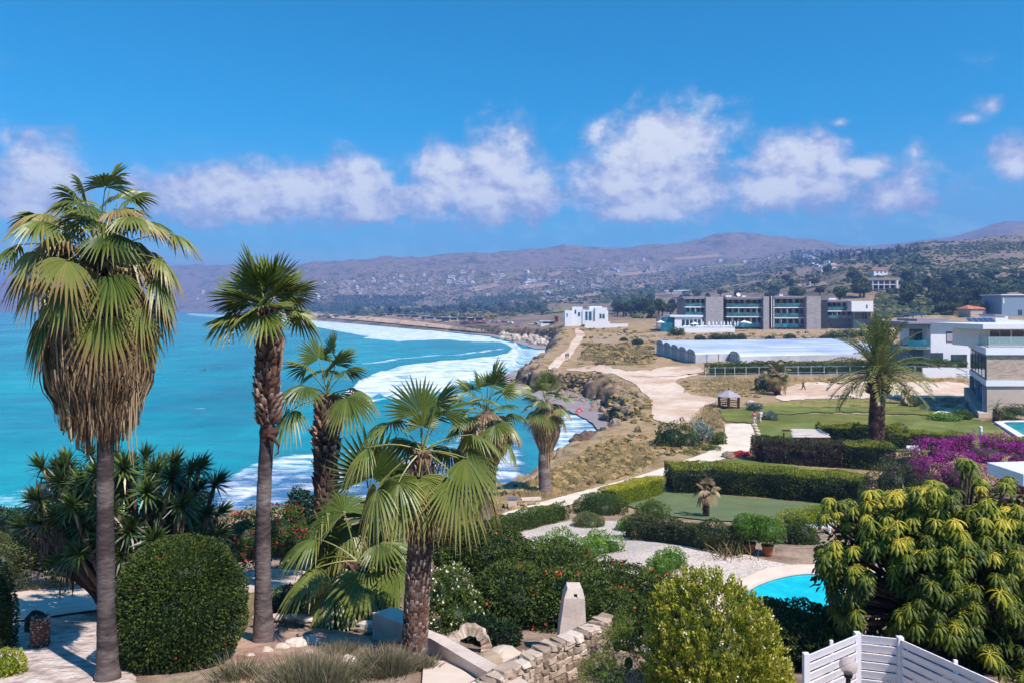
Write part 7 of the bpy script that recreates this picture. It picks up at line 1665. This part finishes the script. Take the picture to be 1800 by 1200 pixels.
for i in range(20):
    k = int(rng.choice([0, 0, 1, 2])) if i > 2 else i; px = rng.uniform(862, 952) if i < 15 else rng.uniform(700, 800); p = G1(px, np.interp(px, [700, 800, 862, 955], [559, 569, 567.5, 571.5])+rng.normal()*.8)
    if not cu[k]: cu[k] = True; o = cars[k]; o.location = tuple(p); o.rotation_euler = (0, 0, rng.normal()*.4); o['label'] = cl[k]; o['group'] = ['white', 'dark', 'blue'][k]+' cars above the far beach'
    else: copy_tree(cars[k], p, rng.normal()*.5, 1, cl[k], ['white', 'dark', 'blue'][k]+' cars above the far beach')
M['cloth_r'] = flat('red_cloth', '#b5444a', .8); M['cloth_b'] = flat('blue_cloth', '#4a5fb0', .8); M['thatchr'] = flat('straw_roof', '#8a6f5a', .9)
for i in range(26):
    px = rng.uniform(705, 915); y = np.interp(px, [705, 800, 915], [563, 572, 573.5])+rng.normal()*.6; p = G1(px, y); k = int(rng.integers(0, 3))
    parasol(['red', 'blue', 'straw'][k]+' beach parasol on the far beach', px, y-2.6*F/p[1]+0, p[1], 2.0, ['red', 'blue', 'straw'][k]+' parasols on the far beach', True, ['cloth_r', 'cloth_b', 'thatchr'][k], p[2])
def kiosk(lab, px, py, w, h, mat, roofm, grp=None):
    p = G1(px, py); o = thing('beach_kiosk', lab, 'hut', p, grp); a = Acc(); a.box(p[0]-w/2, p[0]+w/2, p[1]-2.5, p[1]+2.5, p[2]-1, p[2]+h); a.build('wall', M[mat], o); a = Acc(); a.box(p[0]-w*.56, p[0]+w*.56, p[1]-3.2, p[1]+3, p[2]+h+.003, p[2]+h+.3); a.build('roof', M[roofm], o); a = Acc(); a.box(p[0]-w*.35, p[0]+w*.35, p[1]-2.56, p[1]-2.3, p[2]+.9, p[2]+h-.4); a.build('serving_hatch', M['darkw'], o)
for i in range(12): kiosk('low wooden beach hut behind the far beach', 690+i*14+rng.normal()*3, np.interp(690+i*14, [690, 780, 860], [556, 564, 565]), rng.uniform(6, 12), rng.uniform(2.4, 3.4), ['wallb', 'wood', 'render'][i % 3], ['thatchr', 'white', 'roofg'][i % 3], 'huts behind the far beach')
kiosk('white tented cafe roof beside the clifftop car park', 963, 571, 9, 2.2, 'white', 'white'); kiosk('narrow red kiosk near the cubic white house', 978, 568, 2.2, 4, 'rtile', 'rtile'); kiosk('long thatched beach bar at the far beach', 832, 570, 20, 2.6, 'wood', 'thatchr')
# rock pile below the cliff
grp = 'boulders of the breakwater heap'
protos = []
for k in range(6):
    a = Acc(); a.ball((0, 0, 0), (1, .85, .7), 9, 7, tint=.55+.08*k, lump=.6, seed=k); protos.append(tag(a.build('boulder', M['stone']), 'pale angular boulder in the heap below the far cliff', 'rock', grp))
i = 0
for _ in range(130):
    px = rng.uniform(882, 984); py = np.interp(px, [880, 930, 984], [590, 596, 604])+rng.uniform(-6, 6)*(1-.3*abs(px-935)/55); dd = (CZ-.9)*F/(py-HY); loc = ((px-CX)/F*dd, dd, .5+rng.random()*1.1); r = rng.uniform(.9, 2.1)
    o = protos[i] if i < 6 else copy_tree(protos[i % 6], loc, rng.random()*6.28, r)
    o.location = loc; o.scale = (r,)*3; o.rotation_euler = (rng.random(), rng.random(), rng.random()*6.28); i += 1
a = Acc(); a.ball((0, 0, 0), (1, .85, .7), 10, 7, tint=.35, lump=.6, seed=11); pr = tag(a.build('cliff_rock', M['stone']), 'brown fallen rock at the foot of the near cliff', 'rock', 'fallen rocks under the near cliff')
for j in range(60):
    f = rng.random(); px = np.interp(f, [0, .3, .6, 1], [950, 995, 1040, 1085])+rng.normal()*7; py = np.interp(f, [0, .3, .6, 1], [660, 688, 706, 742])+rng.normal()*4; dd = (CZ-.5)*F/(py-HY); loc = ((px-CX)/F*dd, dd, .3); r = rng.uniform(.3, 1.2)
    o = pr if j == 0 else copy_tree(pr, loc, rng.random()*6.28, r); o.location = loc; o.scale = (r, r, r*.8); o.rotation_euler = (rng.random(), 0, rng.random()*6.28)

ci = [i for i, (px, d_) in enumerate(COAST) if 82 < d_ < 300]
for j in range(150):
    i = int(rng.choice(ci[:-1])); f = rng.random(); A_, B_ = np.array(_cw[i]), np.array(_cw[i+1]); e = nrm(B_-A_); q = A_+(B_-A_)*f+np.array([e[1], -e[0]])*(-1 if False else 1)*0
    nrm_ = np.array([-e[1], e[0]]); nrm_ = nrm_ if not inside(np.array([q[0]+nrm_[0]*2]), np.array([q[1]+nrm_[1]*2]), LAND)[0] else -nrm_
    q = q+nrm_*rng.uniform(-.5, 6.5); r = rng.uniform(.25, 1.0); z = gz(*q)
    if z < -.4: continue
    o = copy_tree(pr, (q[0], q[1], z), rng.random()*6.28, r); o.scale = (r, r, r*rng.uniform(.6, 1.1)); o.rotation_euler = (rng.random(), rng.random(), rng.random()*6.28)
# ------------------------------------------------------------------ dry grass on slopes, fields and verges
def grass(n, zone, h, nb=7, tint=(.2, .8), w=.03, spread=.3):
    px0, py0 = np.min(zone, 0); px1, py1 = np.max(zone, 0); z = np.array(zone, float)
    px, py = rng.uniform(px0, px1, n*3), rng.uniform(py0, py1, n*3); k = inside(px, py, z) & (seg_dist(px, py, np.vstack([z, z[:1]])) > rng.random(n*3)**2*16); px, py = px[k][:n], py[k][:n]
    p = G(px, py); q = fbm(p[:, 0]/6, p[:, 1]/6, 0, 51, 3); p = p[q > -.05]
    if not len(p): return
    m = len(p); b = np.repeat(p, nb, 0)+rng.normal(size=(m*nb, 3))*np.array([spread, spread, 0]); hh = h*np.repeat(rng.uniform(.5, 1.3, m), nb)[:, None]*rng.uniform(.5, 1.1, (m*nb, 1))
    dr = nrm(np.array([0, 0, 1.])+rng.normal(size=(m*nb, 3))*.35); s = nrm(np.cross(dr, rv(m*nb)))*w*np.clip(b[:, 1:2]/60, .6, 4)
    V = np.stack([b-s-[0, 0, .1], b+s-[0, 0, .1], b+dr*hh], 1).reshape(-1, 3)
    GR.add(V, None, np.arange(m*nb*3).reshape(-1, 3), np.clip(np.repeat(np.repeat(rng.uniform(*tint, m), nb), 3), 0, 1))
GR = Acc()
grass(2600, [(890,870),(960,830),(1010,800),(1080,770),(1150,760),(1150,805),(1130,830),(1000,870),(900,900)], .38)
grass(1800, [(990,653),(1060,653),(1110,672),(1148,702),(1150,745),(1120,742),(1125,700),(1080,675),(1020,662)], .4, tint=(.1, .7))
grass(2600, [(1010,640),(1030,605),(1150,608),(1150,640),(1080,642)], .6, tint=(.0, 1))
grass(2200, [(1040,604),(1110,588),(1540,583),(1540,606),(1160,606)], .6, tint=(.3, .9))
grass(1500, [(1195,672),(1240,663),(1700,664),(1700,672),(1385,674),(1350,700),(1255,698),(1210,690)], .6, tint=(.3, .9))
grass(700, [(1205,745),(1240,712),(1260,705),(1275,745),(1262,775)], .5, tint=(.2, .9))
grass(900, [(640,905),(880,880),(880,915),(640,935)], .5, tint=(.1, .8))
grass(900, [(1340,715),(1440,703),(1600,700),(1640,716)], .4, tint=(.3, 1))
grass(900, [(-20,1030),(130,1012),(240,1008),(240,1020),(60,1038),(-20,1046)], .3, tint=(.2, .8), w=.012, spread=.15)
grass(900, [(330,1048),(500,1036),(560,1030),(600,1060),(430,1100),(330,1100)], .3, tint=(.2, 1), w=.012, spread=.15)
grass(500, [(400,1120),(660,1115),(640,1160),(560,1195),(410,1195)], .16, tint=(.2, .9), w=.008, spread=.1)

tag(GR.build('dry_grass', M['grass_dry'], loc=(20, 100, 4)), kind='stuff')

# ------------------------------------------------------------------ people
M['skin'] = flat('skin', '#b58468', .6); M['hair'] = flat('dark_hair', '#2a2220', .8); M['grey_hair'] = flat('grey_hair', '#8a8684', .8)
def skin_mesh(name, verts, edges, rad, mat, parent, sub=1):
    me = bpy.data.meshes.new(name); me.from_pydata([tuple(float(c) for c in v) for v in verts], edges, []); me.materials.append(mat)
    o = bpy.data.objects.new(name, me); COL.objects.link(o); m = o.modifiers.new('skin', 'SKIN'); m.use_smooth_shade = True
    if not me.skin_vertices: return o
    for i, r in enumerate(rad): me.skin_vertices[0].data[i].radius = (r, r) if np.ndim(r) == 0 else r; me.skin_vertices[0].data[i].use_root = (i == 0)
    s = o.modifiers.new('sub', 'SUBSURF'); s.levels = sub; s.render_levels = sub
    o.parent = parent; return o
def person(label, loc, rz, shirt, legs, hair='hair', stride=.28, h=1.72, swim=False):
    o = thing('person', label, 'person', loc); o.rotation_euler = (0, 0, rz); k = h/1.72; s = stride
    # x sideways, y forward
    V = [(0,0,.95),(0,.01,1.15),(0,.01,1.38),(0,.02,1.50),(0,.04,1.58),(0,.05,1.68),(0,.115,1.60),          # pelvis chest neck head nose
         (.09,0,.90),(.10,s*.55,.50),(.10,s*.75,.09),(.10,s*.75+.15,.04), (-.09,0,.90),(-.10,-s*.25,.50),(-.10,-s*.95,.12),(-.10,-s*.95+.14,.05),
         (.19,0,1.38),(.23,-.08,1.12),(.24,.02,.88),(.24,.06,.78), (-.19,0,1.38),(-.23,.10,1.12),(-.24,.22,.92),(-.24,.28,.84)]
    E = [(0,1),(1,2),(2,3),(3,4),(4,5),(4,6),(0,7),(7,8),(8,9),(9,10),(0,11),(11,12),(12,13),(13,14),(2,15),(15,16),(16,17),(17,18),(2,19),(19,20),(20,21),(21,22)]
    Rr = [.13,.125,.13,.055,.085,.085,.022,.09,.065,.045,.04,.09,.065,.045,.04,.06,.045,.035,.028,.06,.045,.035,.028]
    skin_mesh('body', [np.array(v)*k for v in V], E, [r*k for r in Rr], M['skin'], o)
    i1 = [0,1,2,15,16,19,20]; mp = {a: b for b, a in enumerate(i1)}
    skin_mesh('shirt', [np.array(V[i])*k for i in i1], [(0,1),(1,2),(2,3),(3,4),(2,5),(5,6)], [.155,.15,.15,.08,.065,.08,.065], shirt, o)
    if not swim:
        i2 = [0,7,8,9,11,12,13]
        skin_mesh('trousers', [np.array(V[i])*k for i in i2], [(0,1),(1,2),(2,3),(0,4),(4,5),(5,6)], [.15,.115,.09,.07,.115,.09,.07], legs, o)
    a = Acc(); c = np.array(loc)+np.array([0, -.005, 1.665*k]); a.ball(c, (.1, .11, .09), 12, 8, zmin=-.25); a.build('hair', M[hair], o, True)
    return o
pink = flat('pink_shirt', '#d8457c', .8); wht = flat('white_shirt', '#d9d4dc', .8); lt = flat('pale_trousers', '#c4bcc0', .8); navy = flat('dark_clothes', '#2a2c3c', .8); blk = flat('black_clothes', '#1c1c22', .8)
p = G1(1326, 746); person('person in a pink shirt and pale trousers walking on the garden path', p, R(15), pink, lt)
p = G1(1337, 743); person('person in a white shirt and pale trousers beside the one in pink', p, R(10), wht, lt, 'grey_hair')
p = G1(1412, 686); person('person in dark clothes striding across the dirt lot', p, R(-80), navy, navy, 'hair', .42, 1.78)
p = G1(995, 631); person('person in black on the clifftop path, left one of the pair', p, R(30), blk, navy); p = G1(998.5, 630); person('person in dark clothes on the clifftop path, right one of the pair', p, R(20), navy, blk)
for px, py, lab in ((325, 652, 'swimmer farthest left, only head and shoulders above the water'), (354, 651, 'swimmer second from the left, close to another swimmer'), (360, 650.5, 'swimmer third from the left, close to another swimmer'), (386, 646, 'swimmer on the right, slightly farther out than the others')):
    dd = CZ*F/(py-HY); loc = np.array([(px-CX)/F*dd, dd, -1.05]); person(lab, loc, rng.random()*6, blk, blk, 'hair', .1, 1.75, True)
dd = CZ*F/(722.5-HY)
def floaty(label, px, py, r):
    dd = (CZ-.5)*F/(py-HY); c = np.array([(px-CX)/F*dd, dd, .55]); o = thing('inflatable_ring', label, 'inflatable', c); a = Acc(); th = np.linspace(0, 2*math.pi, 25)
    a.tube(np.stack([c[0]+r*np.cos(th), c[1]+r*.35*np.sin(th), c[2]+r*.75*np.sin(th)], 1), r*.32, 10, cap=False); a.build('tube', M['flower_red'], o, True)
    a = Acc(); a.ball(c+[r*.95, 0, .15], (.08, .08, .12), 8, 6); a.build('valve', M['white'], o)
M['flower_red'] = flat('red_vinyl', '#e8353c', .35)
floaty('larger red inflatable ring at the edge of the surf below the cliff', 1019, 721, .42); floaty('smaller red inflatable ring at the edge of the surf', 1014, 724.5, .27)
